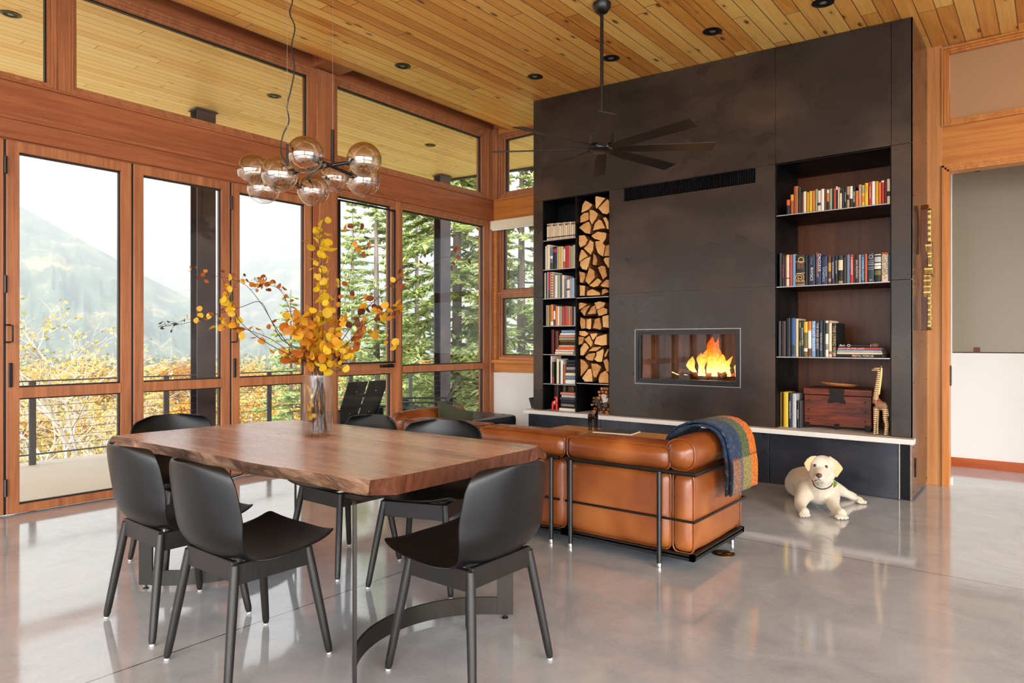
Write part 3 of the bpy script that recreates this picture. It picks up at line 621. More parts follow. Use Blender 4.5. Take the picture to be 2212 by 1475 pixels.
row(MID, 'hardbacks on the middle shelf right of the fireplace', RS[1], 6.06, .2, [
 (1683.5,1688.6,547,'dark grey'),(1688.9,1694.6,552.9,'black',dict(txt=[('BODYBUILDER',.5,.5,.017,(190,70,60))],look='black book with red lettering')),(1694.8,1698,553,'maroon'),
 (1698.2,1704.8,550.3,'cream',dict(bands=((.93,1,'yellow'),(.24,.27,'black')),look='cream book with yellow head')),(1705,1711.6,550.3,'dusty red'),(1711.8,1718.6,549.4,'light blue'),
 (1718.9,1738.8,551.2,'black',dict(bands=((.78,.795,'cream'),(.40,.415,'cream'),(.14,.155,'cream'),(.03,.045,'cream'),(.05,.13,'brown')),txt=[('O',.84,.55,.07,(206,158,76)),('@',.27,.5,.075,(206,158,76)),('===',.65,.25,.03,(176,112,56)),('===',.65,.45,.03,(176,112,56)),('===',.65,.7,.03,(176,112,56))],look='widest black book with gold emblems')),
 (1739,1744.8,551.8,'black',dict(look='thin black book')),(1745.2,1761.1,551.2,'dark navy',dict(txt=[('PHYSICS',.37,.5,.030,W_),('University',.8,.5,.014,(150,170,190))],look='dark navy book titled PHYSICS')),
 (1761.4,1774,549.7,'navy',dict(txt=[('CALCULUS',.73,.72,.030,W_),('EARLY TRANSCENDENTALS',.66,.3,.016,(224,130,100)),('Stewart',.3,.5,.01,W_)],look='navy book titled CALCULUS')),(1774.3,1787.7,554.1,'navy',dict(txt=[('STATICS',.47,.8,.022,(176,190,214)),('DYNAMICS',.36,.36,.024,(176,190,214))],look='navy book titled DYNAMICS')),
 (1788.7,1795.2,552.3,'brown',dict(bands=((.1,.2,'tan'),(.45,.75,'ochre')))),(1795.4,1803,554.1,'dark navy',dict(txt=[('ELECTROMAGNETICS',.5,.5,.014,W_)])),(1803.5,1809.8,553,'black',dict(txt=[('Quantum Mechanics',.6,.5,.013,W_)],look='black book with small white lettering')),
 (1810.6,1820.8,552,'black',dict(bands=((.48,.84,'cream'),(.86,.99,'dark green'),(.02,.1,'tan')),look='black and cream book with green head')),(1821,1828.4,554.7,'dark brown'),(1828.8,1835.9,550.3,'steel blue'),
 (1836.1,1843.8,549.7,'red',dict(txt=[('A SHAKESPEARE',.6,.5,.020,W_)],look='red book with pale lettering')),(1844,1847.4,551,'dark brown',dict(look='thin dark brown book')),(1847.6,1853.9,551,'black',dict(txt=[('IAN McEWAN',.5,.5,.024,(226,190,184))],look='black book with pink lettering')),
 (1854.4,1860,550.3,'grey'),(1860.2,1867.4,550.3,'blue',dict(txt=[('A WINTER ATHLETE',.5,.5,.020,(170,220,220))],look='blue book with pale lettering')),(1868.2,1873.2,548.8,'bright orange'),
 (1873.5,1888.3,546.5,'dark teal',dict(bands=((.60,.615,'silver grey'),(.66,.67,'silver grey'),(.72,.73,'silver grey'),(.44,.45,'silver grey'),(.50,.51,'silver grey')),txt=[('O',.87,.5,.045,(180,150,140)),('A',.08,.5,.03,(190,180,170))],look='wide teal book with round medallion')),
 (1888.7,1903.2,547.6,'black',dict(bands=((.70,.88,'silver grey'),(.58,.66,'white'),(.46,.56,'white'),(.24,.40,'olive'),(.94,.97,'white')),look='wide black book with pictures on spine')),
 (1904,1919.3,545.9,'cream',dict(bands=((.94,1,'bright orange'),(.255,.265,'brown')),txt=[('SWITCHMODE',.66,.75,.028,K_),('POWER SUPPLY',.62,.32,.028,K_),('A',.13,.5,.03,(200,50,40))],look='cream book titled SWITCHMODE POWER SUPPLY')),(1920.2,1924.2,550,'blue')], 6.06)
row(LOW, 'books on the lower shelf right of the fireplace', RS[2], 6.06, .22, [
 (1681,1687,693.6,'dark grey'),(1687.3,1697.6,694,'dark brown'),(1698,1707.7,687.3,'black'),(1708.8,1718.2,687.3,'blue',dict(bands=((.05,.3,'dark teal'),),look='tall blue book')),(1718.4,1724.8,688.5,'beige'),
 (1725.2,1730.8,692.4,'dark green',dict(bands=((.3,.42,'olive'),(.8,.95,'olive')))),(1731,1735.8,692.4,'black',dict(txt=[('BLACKOUT BOWL',.55,.5,.018,W_)])),(1736,1744.6,694,'olive',dict(bands=((.68,.98,'yellow'),(.15,.24,'white')),look='yellow topped olive book')),
 (1745,1752.6,694,'orange',dict(bands=((.24,.74,'white'),(.02,.22,'brown')),look='orange and white book')),(1752.9,1761.8,693.6,'light blue',dict(txt=[('THE LAST SEASON',.58,.5,.030,(220,230,236))],look='light blue book')),
 (1762,1769.4,693.6,'dark navy',dict(txt=[('THE RIVER BEHIND',.58,.5,.026,(226,190,190))],look='navy book with pink lettering')),(1769.8,1777.2,693,'dark teal',dict(txt=[('THE PIANO TUNER',.42,.5,.018,(190,196,190))])),(1777.8,1782.3,692.4,'black'),
 (1782.8,1789.6,693,'white',dict(bands=((.64,.94,'dark grey'),(.2,.36,'grey')),look='white book with dark label')),(1790.2,1797,693,'cream',dict(bands=((.93,.99,'tan'),(.08,.16,'rust brown')))),
 (1797.5,1806.4,698,'black',dict(d=.30,txt=[('THE LIVING WILD',.47,.5,.036,(196,160,96)),('M',.08,.5,.03,W_)],look='large black book titled THE LIVING WILD'))], 6.06)
row('on slab beside wooden chest', 'books on the slab right of the fireplace', .475, 6.14, .2, [
 (1677.5,1685,847,'tan'),(1692,1702.7,847.2,'yellow',dict(look='tall yellow book')),(1703,1710.8,849,'dark navy',dict(txt=[('Fundamentals of Power',.5,.5,.016,W_)])),(1711,1720.3,850.5,'silver grey'),(1720.7,1726.6,865.6,'black',dict(txt=[('ELECTRONICS',.5,.5,.012,W_)])),(1727,1731.2,865.6,'dark grey')], 6.14)
def stack(group, z, y, d, xr_px, items, where, yref):
    n = len(items)
    for i, it in enumerate(items):
        p0, p1, z0, z1, cn = it[:5]; kw = it[5] if len(it) > 5 else {}
        look = kw.pop('look', cn + ' book')
        book(at_y(p0, 700, yref).x, at_y(p1, 700, yref).x, z0, z1, y, d, cn, '%s lying %s of stack %s' % (look, 'at bottom' if i == 0 else ORD[i] + ' from bottom', where), group, lie=True, **kw)
def zs(px, pys, yref, z0): # shelf-anchored edges
    a = [at_y(px, p, yref).z for p in pys]; return [q - a[0] + z0 for q in a]
e = zs(1855, [772.6, 766.4, 761.2, 757, 751, 743.4], 6.08, RS[2])
stack('books lying on the lower shelf right of the fireplace', 0, 6.08, .24, 0, [(1807.5,1905.5,e[0],e[1],'black',dict(txt=[('PRIMAL FORCES',.58,.5,.022,(226,214,206))],bands=((.36,.42,'red'),),look='black book titled PRIMAL FORCES')),(1807.6,1906,e[1],e[2],'cream'),(1808,1904.3,e[2],e[3],'pale blue'),
 (1809.4,1902,e[3],e[4],'dusty red',dict(txt=[('LIGHT ON THE LAND',.32,.5,.020,(236,210,200))],look='red book with pale lettering')),(1810,1880,e[4],e[5],'black',dict(txt=[('Art  O',.22,.5,.03,W_)],look='black book with white lettering'))], 'on lower wide shelf', 6.08)
p = at_y(1889.5, 747, 6.14); t = tag(MB().ball((0, 0, 0), (.034, .03, .019), 9, 6).build('stone', plain('rough_stone', (122,98,80), .8, 0, .3, 60), None, smooth=False), 'small rough brown stone resting on the lying books', 'stone'); t.location = (p.x, 6.14, e[4] + .018)
# left bookcase
it = []
for i in range(14):
    a = 1180.9 + i * 4.42; it.append((a, a + 4.2, 484.2 - (a - 1181) * .088 - (i % 3) * .4, 'beige' if i % 3 else 'cream', dict(bands=((.84,.95,[(60,50,46),(150,90,70),(190,170,150)][i % 3]),(.12,.2,(80,66,56))), look=('beige' if i % 3 else 'cream') + ' pocket book')))
row('on topmost shelf of narrow bookcase', 'pocket books on the topmost shelf of the narrow bookcase', LS[0], 6.05, .15, it, 6.05)
row('on second shelf of narrow bookcase', 'books on the second shelf of the narrow bookcase', LS[1], 6.05, .18, [(1174.7,1177.6,537,'dark grey'),(1177.9,1180.6,532,'white'),(1180.8,1187.8,529,'cream',dict(look='thick cream book')),(1188,1194,535.3,'steel blue',dict(bands=((.5,.62,'white'),(.02,.3,'dark grey')))),
 (1194.2,1202.4,533,'black',dict(bands=((.75,.9,'red'),),look='thick black book')),(1202.9,1206.5,533.2,'lavender'),(1206.7,1211.2,532.4,'yellow'),(1211.6,1215.6,532.4,'pale pink'),(1215.8,1220.8,537.9,'cream',dict(bands=((.02,.36,'rust brown'),),look='cream book with brown foot')),(1221,1228.7,530.7,'red',dict(look='thick red book')),
 (1229,1232,531,'salmon'),(1232.2,1237.6,531.5,'sage green'),(1237.9,1241.8,529,'beige')], 6.05)
row('on third shelf of narrow bookcase', 'books on the third shelf of the narrow bookcase', LS[2], 6.05, .18, [(1173.2,1174.8,589.7,'tan'),(1175,1178.4,589.7,'cream'),(1178.7,1181.5,588.8,'dark grey'),(1181.7,1184.3,587.5,'lavender'),(1184.8,1187.5,588,'red',dict(bands=((.02,.3,'dark green'),))),(1187.7,1190.1,588,'tan'),
 (1190.3,1194.5,587.9,'cream',dict(bands=tuple((q / 10 + .02, q / 10 + .07, 'red') for q in range(10)),look='red and cream striped book')),(1194.8,1198,590.6,'grey'),(1198.3,1203.9,594.5,'white'),(1204.2,1210.3,593.7,'sage green'),(1210.6,1212.7,594,'black'),(1213,1218.8,594.5,'pale pink'),(1219.6,1223.2,602,'steel blue'),
 (1223.6,1230.5,603.8,'cream',dict(bands=((.4,.5,'dark grey'),),look='short cream book')),(1231,1234.6,600.7,'lavender'),(1234.8,1240.2,601,'pale blue')], 6.05)
row('on fourth shelf of narrow bookcase', 'books on the fourth shelf of the narrow bookcase', LS[3], 6.05, .17, [(1179,1181.5,659.3,'grey'),(1181.7,1185.8,659.4,'tan'),(1186,1188.6,659.6,'olive'),(1188.8,1195.2,658,'orange',dict(bands=((.02,.2,'white'),),look='thick orange book')),(1195.4,1199.2,658.4,'dark grey',dict(bands=((.3,.7,'white'),))),
 (1199.4,1204,661,'orange'),(1204.2,1208,662,'white'),(1208.2,1213.7,662.2,'sage green'),(1213.9,1219.3,662.8,'red'),(1219.6,1227.3,661,'dusty red',dict(look='thick dusty red book')),(1227.6,1231.5,662,'pale green',dict(bands=((.02,.4,'orange'),))),(1231.7,1235.8,662,'rust brown'),(1236,1240.2,662.8,'dark navy'),(1240.4,1242.4,662.8,'white')], 6.05)
row('on fifth shelf of narrow bookcase', 'books on the fifth shelf of the narrow bookcase', LS[4], 6.1, .16, [(1190,1196.4,712,'maroon'),(1199,1206,715.6,'brown')], 6.1)
e = zs(1225, [763.6,757.9,752.8,747.6,743.6,738.7,733.2,727.4,722,717.2,711], 6.06, LS[4])
stack('books lying on the fifth shelf of the narrow bookcase', 0, 6.06, .2, 0, [(1198.9,1237.8,e[0],e[1],'cream'),(1200.3,1240,e[1],e[2],'pale pink'),(1204.4,1241,e[2],e[3],'bright orange'),(1207.2,1241.4,e[3],e[4],'beige'),(1209.9,1242,e[4],e[5],'dark brown'),(1209.9,1242,e[5],e[6],'brown'),(1207.6,1242,e[6],e[7],'pale green'),(1208,1242,e[7],e[8],'salmon'),(1210.3,1242.4,e[8],e[9],'white'),(1213,1242.6,e[9],e[10],'light blue')], 'on narrow fifth shelf', 6.06)
row('on sixth shelf of narrow bookcase', 'books on the sixth shelf of the narrow bookcase', LS[5], 6.06, .18, [(1189,1192.2,769,'pale pink'),(1192.5,1196.2,782,'dark green',dict(bands=((.02,.3,'red'),))),(1201.8,1207,775.5,'cream'),(1207.2,1210,782,'black'),(1210.3,1215.4,778.3,'white'),(1215.8,1221,787,'rust brown',dict(look='short rust brown book'))], 6.06)
e = zs(1232, [825.2,815,807.4,800.4,794.6,787.3,779.5,772], 6.06, LS[5])
stack('books lying on the sixth shelf of the narrow bookcase', 0, 6.06, .2, 0, [(1221.4,1242.4,e[0],e[1],'white'),(1222,1242.4,e[1],e[2],'steel blue'),(1221.6,1242.4,e[2],e[3],'cream'),(1222.8,1242.4,e[3],e[4],'dark grey'),(1222.8,1242.4,e[4],e[5],'grey'),(1223.8,1242.4,e[5],e[6],'black'),(1223.8,1242.4,e[6],e[7],'dark navy')], 'on narrow sixth shelf', 6.06)
row('at back of lowest narrow niche', 'books at the back of the lowest niche', .475, 6.2, .1, [(1196,1206,830,'dark brown'),(1215,1222,833,'dark grey'),(1226,1240,835,'brown')], 6.2)
e = zs(1226, [887.8,881.3,869,864,858.5,853,847], 6.06, .475)
stack('books lying on the slab in the narrow bookcase', 0, 6.06, .13, 0, [(1208,1242.2,e[0],e[1],'white'),(1211,1242.2,e[1],e[2],'black',dict(txt=[('FAVORITE READING',.5,.5,.03,(210,200,150))],look='black book with cream lettering')),(1211,1242.2,e[2],e[3],'dark navy'),(1209.4,1242.2,e[3],e[4],'dark grey'),(1213,1242.2,e[4],e[5],'silver grey'),(1210.4,1242.2,e[5],e[6],'salmon')], 'on slab, narrow bookcase', 6.06)
# ---------------------------------------------------------------- firewood
k = NT('split_wood_end'); v = k.coord(); n1 = k.noise(v, 9, 5, .65); n2 = k.noise(v, 70, 3, .7); oi = k.n('ShaderNodeObjectInfo')
f = k.math('ADD', k.math('MULTIPLY', n1, .5), k.math('ADD', k.math('MULTIPLY', n2, .3), k.math('MULTIPLY', oi.outputs['Random'], .25)))
M['wood_end'] = k.pbr(k.ramp(f, [(.3, srgb(146,88,40)), (.5, srgb(206,150,88)), (.75, srgb(234,190,128))]), .75, 0, k.bump(n2, .4, .003))
k = NT('log_bark'); v = k.coord((12, 1.5, 12)); n1 = k.noise(v, 2.0, 5, .7)
M['bark'] = k.pbr(k.ramp(n1, [(.3, srgb(54,30,18)), (.55, srgb(120,66,34)), (.75, srgb(176,110,58))]), .85, 0, k.bump(n1, .8, .01))
LOGS = []
def lg(ox, oy, sc, P, tier): LOGS.append(([(ox + x / sc, oy + y / sc) for x, y in P], tier))
for P in ([(185,620),(210,400),(300,270),(500,390),(400,520)],[(560,180),(600,155),(840,205),(600,520),(570,470)],[(620,490),(890,230),(940,290),(945,600),(880,665),(760,640)],[(150,880),(160,700),(260,610),(390,580),(400,790),(290,850)],[(400,520),(520,530),(650,630),(590,760),(470,940),(410,800)],
 [(120,1000),(250,890),(400,830),(450,950),(430,1180),(300,1160)],[(490,1090),(540,900),(650,770),(730,800),(850,1030),(700,1040)],[(760,740),(840,710),(920,850),(920,1060),(870,1050),(830,900)],[(440,1220),(620,1100),(870,1130),(860,1280),(760,1440),(660,1330),(550,1310)],[(120,1450),(130,1200),(280,1190),(370,1320),(290,1480),(160,1540)],
 [(330,1475),(430,1320),(530,1380),(510,1600),(440,1740),(250,1560)],[(550,1350),(700,1345),(830,1475),(780,1790),(640,1700),(560,1500)],[(840,1475),(940,1440),(940,1765),(790,1765)]): lg(1240, 410, 12.29, P, 'upper')
for P in ([(190,100),(240,110),(370,290),(120,450),(140,250)],[(150,440),(350,310),(450,290),(380,560),(330,670),(220,640),(150,540)],[(510,210),(560,240),(620,380),(590,540),(490,520)],[(780,380),(810,320),(940,310),(930,620),(830,480)],[(100,680),(290,720),(290,850),(230,1010),(150,990)],[(400,570),(540,660),(560,850),(480,950),(380,1060),(290,940)],
 [(620,580),(740,520),(830,560),(880,820),(770,920),(700,760)],[(390,1070),(490,980),(640,860),(740,940),(640,1080),(520,1120)],[(700,1050),(860,900),(940,910),(930,1130),(720,1100)],[(100,1050),(290,1060),(290,1340),(100,1350)],[(330,1210),(480,1160),(690,1250),(710,1330),(330,1335)],[(735,1170),(840,1140),(930,1230),(740,1320)]): lg(1240, 530, 12.29, P, 'upper')
for P in ([(100,220),(200,190),(430,240),(290,350),(150,430)],[(130,470),(300,350),(520,275),(390,480),(330,640)],[(415,575),(540,350),(650,280),(700,420),(690,570)],[(630,200),(800,150),(1010,200),(960,320),(810,400),(720,425)],[(720,440),(940,345),(1060,400),(1070,540),(900,605),(770,635)],[(180,820),(210,650),(360,740),(360,1030),(230,1050)],[(380,730),(540,690),(560,800),(540,1040),(480,1070),(370,1010)],
 [(650,720),(810,660),(880,1000),(840,1080),(590,1020),(630,850)],[(890,630),(1110,580),(1110,1020),(920,990)],[(85,1170),(150,1100),(350,1100),(480,1190),(350,1285),(100,1240)],[(110,1270),(340,1295),(270,1480),(250,1520),(140,1560)],[(320,1370),(485,1235),(600,1475),(550,1630),(480,1550)],[(500,1190),(720,1165),(750,1220),(600,1405)],[(700,1290),(840,1240),(1060,1190),(1060,1560),(900,1580),(630,1530),(650,1440)]): lg(1240, 640, 14.76, P, 'lower')
for P in ([(190,260),(330,70),(400,90),(490,220),(290,500),(190,490)],[(450,350),(600,220),(880,200),(720,345)],[(340,540),(460,420),(690,395),(640,550),(600,655),(470,645),(390,600)],[(710,365),(940,255),(960,330),(890,700),(750,700),(625,610),(690,540)],[(950,520),(1050,300),(1110,260),(1115,300),(1000,540)],[(130,620),(200,580),(330,640),(460,800),(445,890),(170,1180),(140,1000)],
 [(535,720),(740,730),(880,840),(790,1010),(700,1210),(640,1200),(570,1050)],[(240,1210),(450,905),(535,890),(575,1050),(600,1330),(330,1330)],[(915,640),(1050,570),(1110,700),(1110,1020),(1040,1010)],[(770,1230),(830,1060),(1000,950),(1100,1050),(1110,1380),(790,1380)]): lg(1240, 735, 14.76, P, 'lower')
rl = random.Random(11)
SH = {3:'wedge',4:'slab-like',5:'wedge-shaped',6:'chunky',7:'broad'}
cnt = {'upper': 0, 'lower': 0}
rank = {t: sorted([i for i, l in enumerate(LOGS) if l[1] == t], key=lambda i: (round(sum(p[1] for p in LOGS[i][0]) / len(LOGS[i][0]) / 14), sum(p[0] for p in LOGS[i][0]) / len(LOGS[i][0]))) for t in ('upper', 'lower')}
for t_ in ('upper', 'lower'):
    for n_, i in enumerate(rank[t_]):
        P, tier = LOGS[i]; yf = YF + .035 + rl.random() * .04; pts = [at_y(px, py, yf) for px, py in P]
        zmin = 1.683 if tier == 'upper' else .789; pts = [Vector((min(max(p.x, DIV + .008), X2 - .01), yf, max(p.z, zmin))) for p in pts]
        c = sum(pts, Vector()) / len(pts); pts = [c + (p - c) * .92 for p in pts]; rx = [p_[0] for p_ in P]; side = 'left' if sum(rx) / len(rx) < 1268 else ('right' if sum(rx) / len(rx) > 1294 else 'middle')
        root = empty('split_log', (c.x, yf, c.z), 0, '%s split log at the %s, %s from top in the %s firewood stack' % (SH[len(P)], side, ORD[n_], tier), 'firewood log', 'split logs in the %s firewood stack' % tier)
        # rough bark/split body plus pale sawn end
        D = .30 + rl.random() * .05; bm = bmesh.new(); rings = []
        for q in range(5):
            s_ = 1 - .03 * (q > 0); rings.append([bm.verts.new(((p.x - c.x) * s_ + rl.uniform(-.003, .003) * (q > 0), .002 + D * q / 4, (p.z - c.z) * s_ + rl.uniform(-.003, .003) * (q > 0))) for p in pts])
        for a, b in zip(rings, rings[1:]):
            for j in range(len(a)): bm.faces.new([a[j], a[(j + 1) % len(a)], b[(j + 1) % len(a)], b[j]])
        bm.faces.new(rings[-1]); bmesh.ops.recalc_face_normals(bm, faces=bm.faces); me = bpy.data.meshes.new('split_side'); bm.to_mesh(me); bm.free(); link('split_side', me, M['bark'], root)
        bm = bmesh.new(); rim = []; N = len(pts)
        for j in range(N):
            a, b = pts[j] - c, pts[(j + 1) % N] - c
            for u in (0, .33, .67): rim.append(bm.verts.new((a.x + (b.x - a.x) * u + rl.uniform(-.0015, .0015), rl.uniform(-.002, .002), a.z + (b.z - a.z) * u + rl.uniform(-.0015, .0015))))
        inn = [bm.verts.new((v.co.x * .5, rl.uniform(-.004, .001), v.co.z * .5)) for v in rim]; cc = bm.verts.new((0, -.002, 0)); K = len(rim)
        bk = [bm.verts.new((v.co.x * .99, .004, v.co.z * .99)) for v in rim]
        for j in range(K):
            bm.faces.new([rim[j], rim[(j + 1) % K], inn[(j + 1) % K], inn[j]]); bm.faces.new([inn[j], inn[(j + 1) % K], cc]); bm.faces.new([rim[j], bk[j], bk[(j + 1) % K], rim[(j + 1) % K]])
        bmesh.ops.recalc_face_normals(bm, faces=bm.faces); me = bpy.data.meshes.new('sawn_end'); bm.to_mesh(me); bm.free(); link('sawn_end', me, M['wood_end'], root)
# kindling
rk = random.Random(5); M['kind'] = plain('kindling_wood', (186,120,66), .75, 0, .35, 14)
lev = [(0.486, 0), (.520, 1), (.555, 0), (.590, 1), (.625, 0), (.660, 1), (.695, 0), (.73, 1)]; n_ = 0
for z, s_ in lev:
    for q in range(6):
        x = -3.785 + q * .041 + (.02 if s_ else 0) + rk.uniform(-.008, .008)
        if z > .64 and q < 2: continue
        if q == 5 and s_: continue
        L = rk.uniform(.2, .26); r = rk.uniform(.010, .017); y0 = YF + rk.uniform(.03, .09); zz_ = z + rk.uniform(0, .008); x2 = x + rk.uniform(-.03, .03)
        mb = MB(); a = Vector((0, 0, 0)); b = Vector((x2 - x, L, rk.uniform(-.004, .01))); mb.tube([a, b], [r, r * .85], rk.choice((4, 5, 6)))
        side = ('far left', 'left', 'centre left', 'centre right', 'right', 'far right')[q]
        o = mb.build('kindling_stick', M['kind']); o.location = (x, y0, zz_); tag(o, 'kindling stick at the %s in %s layer up of lowest niche' % (side, ORD[lev.index((z, s_))]), 'kindling', 'kindling sticks in the lowest firewood niche')
# pair of fire gloves laid over the kindling: palm, five fingers, cuff
M['glove'] = plain('pale_work_glove', (196,188,178), .8, 0, .15, 50); M['glove_d'] = plain('dark_glove_cuff', (60,58,60), .7)
for gi, (px, py, rz, lab) in enumerate(((1306, 866, .30, 'pale fire glove leaning at the right of the kindling niche'), (1292, 872, .80, 'darker fire glove lying on the kindling behind the pale one'))):
    p = at_y(px, py, YF + .025 + gi * .03); g = empty('fire_glove', p, 0, lab, 'glove'); g.rotation_euler = (-.2, rz * -1, 0); mb = MB()
    mb.ball((0, 0, 0), (.026, .010, .034), 10, 8)
    for fi, (fx, L) in enumerate(((-.02, .038), (-.007, .046), (.007, .044), (.02, .034))): mb.tube([(fx, 0, .02), (fx * 1.15, -.002, .03 + L * .6), (fx * 1.25, -.004, .03 + L)], [.0075, .007, .005], 8)
    mb.tube([(.02, 0, -.012), (.036, -.002, .004), (.042, -.004, .022)], [.009, .0075, .006], 8)
    mb.build('hand', M['glove'] if gi == 0 else M['glove_d'], g, smooth=True); MB().tube([(0, 0, -.07), (0, 0, -.02)], [.03, .022], 12).build('cuff', M['glove_d'], g, smooth=True)
# ================================================================ dining chairs
M['shell'] = plain('matt_black_shell', (13,14,16), .36, 0, .04, 60, spec=.45)
k = NT('black_stained_oak'); v = k.coord((60, 60, 5)); f = k.noise(v, 1.5, 4, .6)
M['black_oak'] = k.pbr(k.mix(f, srgb(15,14,14), srgb(36,33,31)), .45, 0, k.bump(f, .35, .002), .5)
M['glide'] = plain('pale_glide', (200,200,200), .4)
prof = [(-.262,.468),(-.235,.462),(-.19,.452),(-.13,.442),(-.06,.435),(.01,.431),(.07,.431),(.12,.436),(.160,.450),(.190,.473),(.212,.505),(.227,.545),(.237,.59),(.245,.635),(.252,.68),(.258,.72),(.263,.752),(.267,.775),(.269,.788),(.270,.794)]
def shell_mesh():
    n = len(prof); NU = 18; P = []; th = .0075
    L = [0]
    for a, b in zip(prof, prof[1:]): L.append(L[-1] + math.dist(a, b))
    for i, (y, z) in enumerate(prof):
        t = L[i] / L[-1]
        w = .232 + .012 * math.sin(math.pi * min(1, t / .5)) - .030 * math.exp(-((t - .50) / .10) ** 2) + .010 * math.exp(-((t - .75) / .12) ** 2)
        dtop = L[-1] - L[i]; R = .085
        if dtop < R: w -= R * (1 - math.sqrt(max(0, 1 - ((R - dtop) / R) ** 2))) * .85
        dfr = L[i]; Rf = .02
        if dfr < Rf: w -= Rf * (1 - math.sqrt(max(0, 1 - ((Rf - dfr) / Rf) ** 2))) * .5
        seat = max(0, 1 - t / .45); back = max(0, (t - .5) / .5)
        row_ = []
        for j in range(NU + 1):
            u = -1 + 2 * j / NU; au = abs(u)
            # seat edges lift a little and front corners flick up; back wings wrap forward
            dz = .016 * au ** 2.4 * math.exp(-((t - .22) / .18) ** 2) + .020 * au ** 3 * math.exp(-(t / .10) ** 2) - .010 * (1 - au ** 2) * math.exp(-(t / .08) ** 2) * 0
            dy = -.078 * au ** 2.0 * min(1, back * 2.2) - .035 * au ** 2.5 * math.exp(-((t - .52) / .12) ** 2)
            dzt = .018 * (1 - au ** 2) * max(0, 1 - dtop / .12)
            yy = y + dy - (.030 * au ** 2) * math.exp(-(t / .07) ** 2) * -1
            row_.append(Vector((u * w, yy, z + dz + dzt - .018 * max(0, 1 - dtop / .12))))
        P.append(row_)
    # thicken
    nr = len(P); nc = NU + 1; N = [[None] * nc for _ in range(nr)]
    for i in range(nr):
        for j in range(nc):
            a = P[min(i + 1, nr - 1)][j] - P[max(i - 1, 0)][j]; b = P[i][min(j + 1, nc - 1)] - P[i][max(j - 1, 0)]
            N[i][j] = a.cross(b).normalized() * -1
    mb = MB(); mb.v = [tuple(P[i][j]) for i in range(nr) for j in range(nc)] + [tuple(P[i][j] + N[i][j] * -th) for i in range(nr) for j in range(nc)]
    o = nr * nc; idx = lambda i, j, s=0: s * o + i * nc + j
    for i in range(nr - 1):
        for j in range(nc - 1):
            mb.f.append((idx(i, j), idx(i, j + 1), idx(i + 1, j + 1), idx(i + 1, j))); mb.f.append((idx(i, j, 1), idx(i + 1, j, 1), idx(i + 1, j + 1, 1), idx(i, j + 1, 1)))
    for i in range(nr - 1):
        for j in (0, nc - 1): mb.f.append((idx(i, j), idx(i + 1, j), idx(i + 1, j, 1), idx(i, j, 1)))
    for j in range(nc - 1):
        for i in (0, nr - 1): mb.f.append((idx(i, j), idx(i, j + 1), idx(i, j + 1, 1), idx(i, j, 1)))
    return mb
def subsurf(o, n=1):
    md = o.modifiers.new('s', 'SUBSURF'); md.levels = n; md.render_levels = n; me = modifier_mesh(o); o.modifiers.clear(); old = o.data; o.data = me; me.name = old.name
    for p in me.polygons: p.use_smooth = True
    return o
SX, SY = .165, .150; BXF, BYF = .222, .210
def make_chair(label):
    t = empty('dining_chair', (0, 0, 0), 0, label, 'chair', 'black shell dining chairs round the dining table')
    s = shell_mesh().build('seat_shell', M['shell'], t, smooth=True, angle=60); subsurf(s)
    zt = .424
    def bar(a, b, z0, z1, w=.011):
        d = (Vector(b) - Vector(a)); n_ = Vector((-d.y, d.x, 0)).normalized() * w
        P = [Vector((a[0], a[1], 0)) + n_, Vector((a[0], a[1], 0)) - n_, Vector((b[0], b[1], 0)) - n_, Vector((b[0], b[1], 0)) + n_]
        return MB().prism([Vector((p.x, p.y, z0)) for p in P], (0, 0, z1 - z0)).build('apron_rail', M['black_oak'], t, bevel=.002)
    bar((-SX, -SY), (SX, -SY), .352, .428); bar((-SX, SY), (SX, SY), .366, .440); bar((-SX, -SY), (-SX, SY), .356, .430); bar((SX, -SY), (SX, SY), .356, .430)
    for sx in (-1, 1):
        for sy in (-1, 1):
            a = Vector((sx * SX, sy * SY, zt)); b = Vector((sx * BXF, sy * BYF, .010)); pts = [a.lerp(b, q) for q in (0, .2, .5, .8, .96, 1)]
            lg_ = MB().tube(pts, [.0165, .0175, .0170, .0155, .0145, .011], 14).build('leg', M['black_oak'], t, smooth=True, angle=50)
            MB().lathe([(.009, 0), (.010, .005), (.009, .010)], (b.x, b.y, .0008), 10).build('glide', M['glide'], lg_)
    return t
ch = make_chair('black shell dining chair, leftmost of the two with backs along near table side'); ch.location = (-3.052, 1.448, 0); ch.rotation_euler = (0, 0, math.pi)
def chair(x, y, rz, label): c_ = copy_tree(ch); c_.location = (x, y, 0); c_.rotation_euler = (0, 0, rz); c_['label'] = label; return c_
chair(-2.442, 1.430, math.pi, 'black shell dining chair at near table side, the larger one beside the central table leg')
chair(-1.728, 1.915, -math.pi / 2, 'black shell dining chair at the right end of the wooden table, nearest the sofa')
ang = math.atan2(.144, .387)
cD = Vector((-2.692, 2.191, 0)) + Vector((math.cos(ang * 1), math.sin(ang), 0)) * 0
dv = Vector((-.144, .387, 0)).normalized(); pv_ = Vector((dv.y, -dv.x, 0)); cD = Vector((-2.692, 2.191, 0)) + dv * BYF + pv_ * BXF + Vector((.035, 0, 0))
chair(cD.x, cD.y, math.atan2(-dv.x, dv.y), 'black shell dining chair turned askew at far table side, before the brown sofa')
chair(-3.082, 2.372, 0, 'black shell dining chair at far table side, straight behind the vase')
chair(-3.815, 1.865, math.pi / 2, 'black shell dining chair at the far left end of table, backing onto the glass doors')
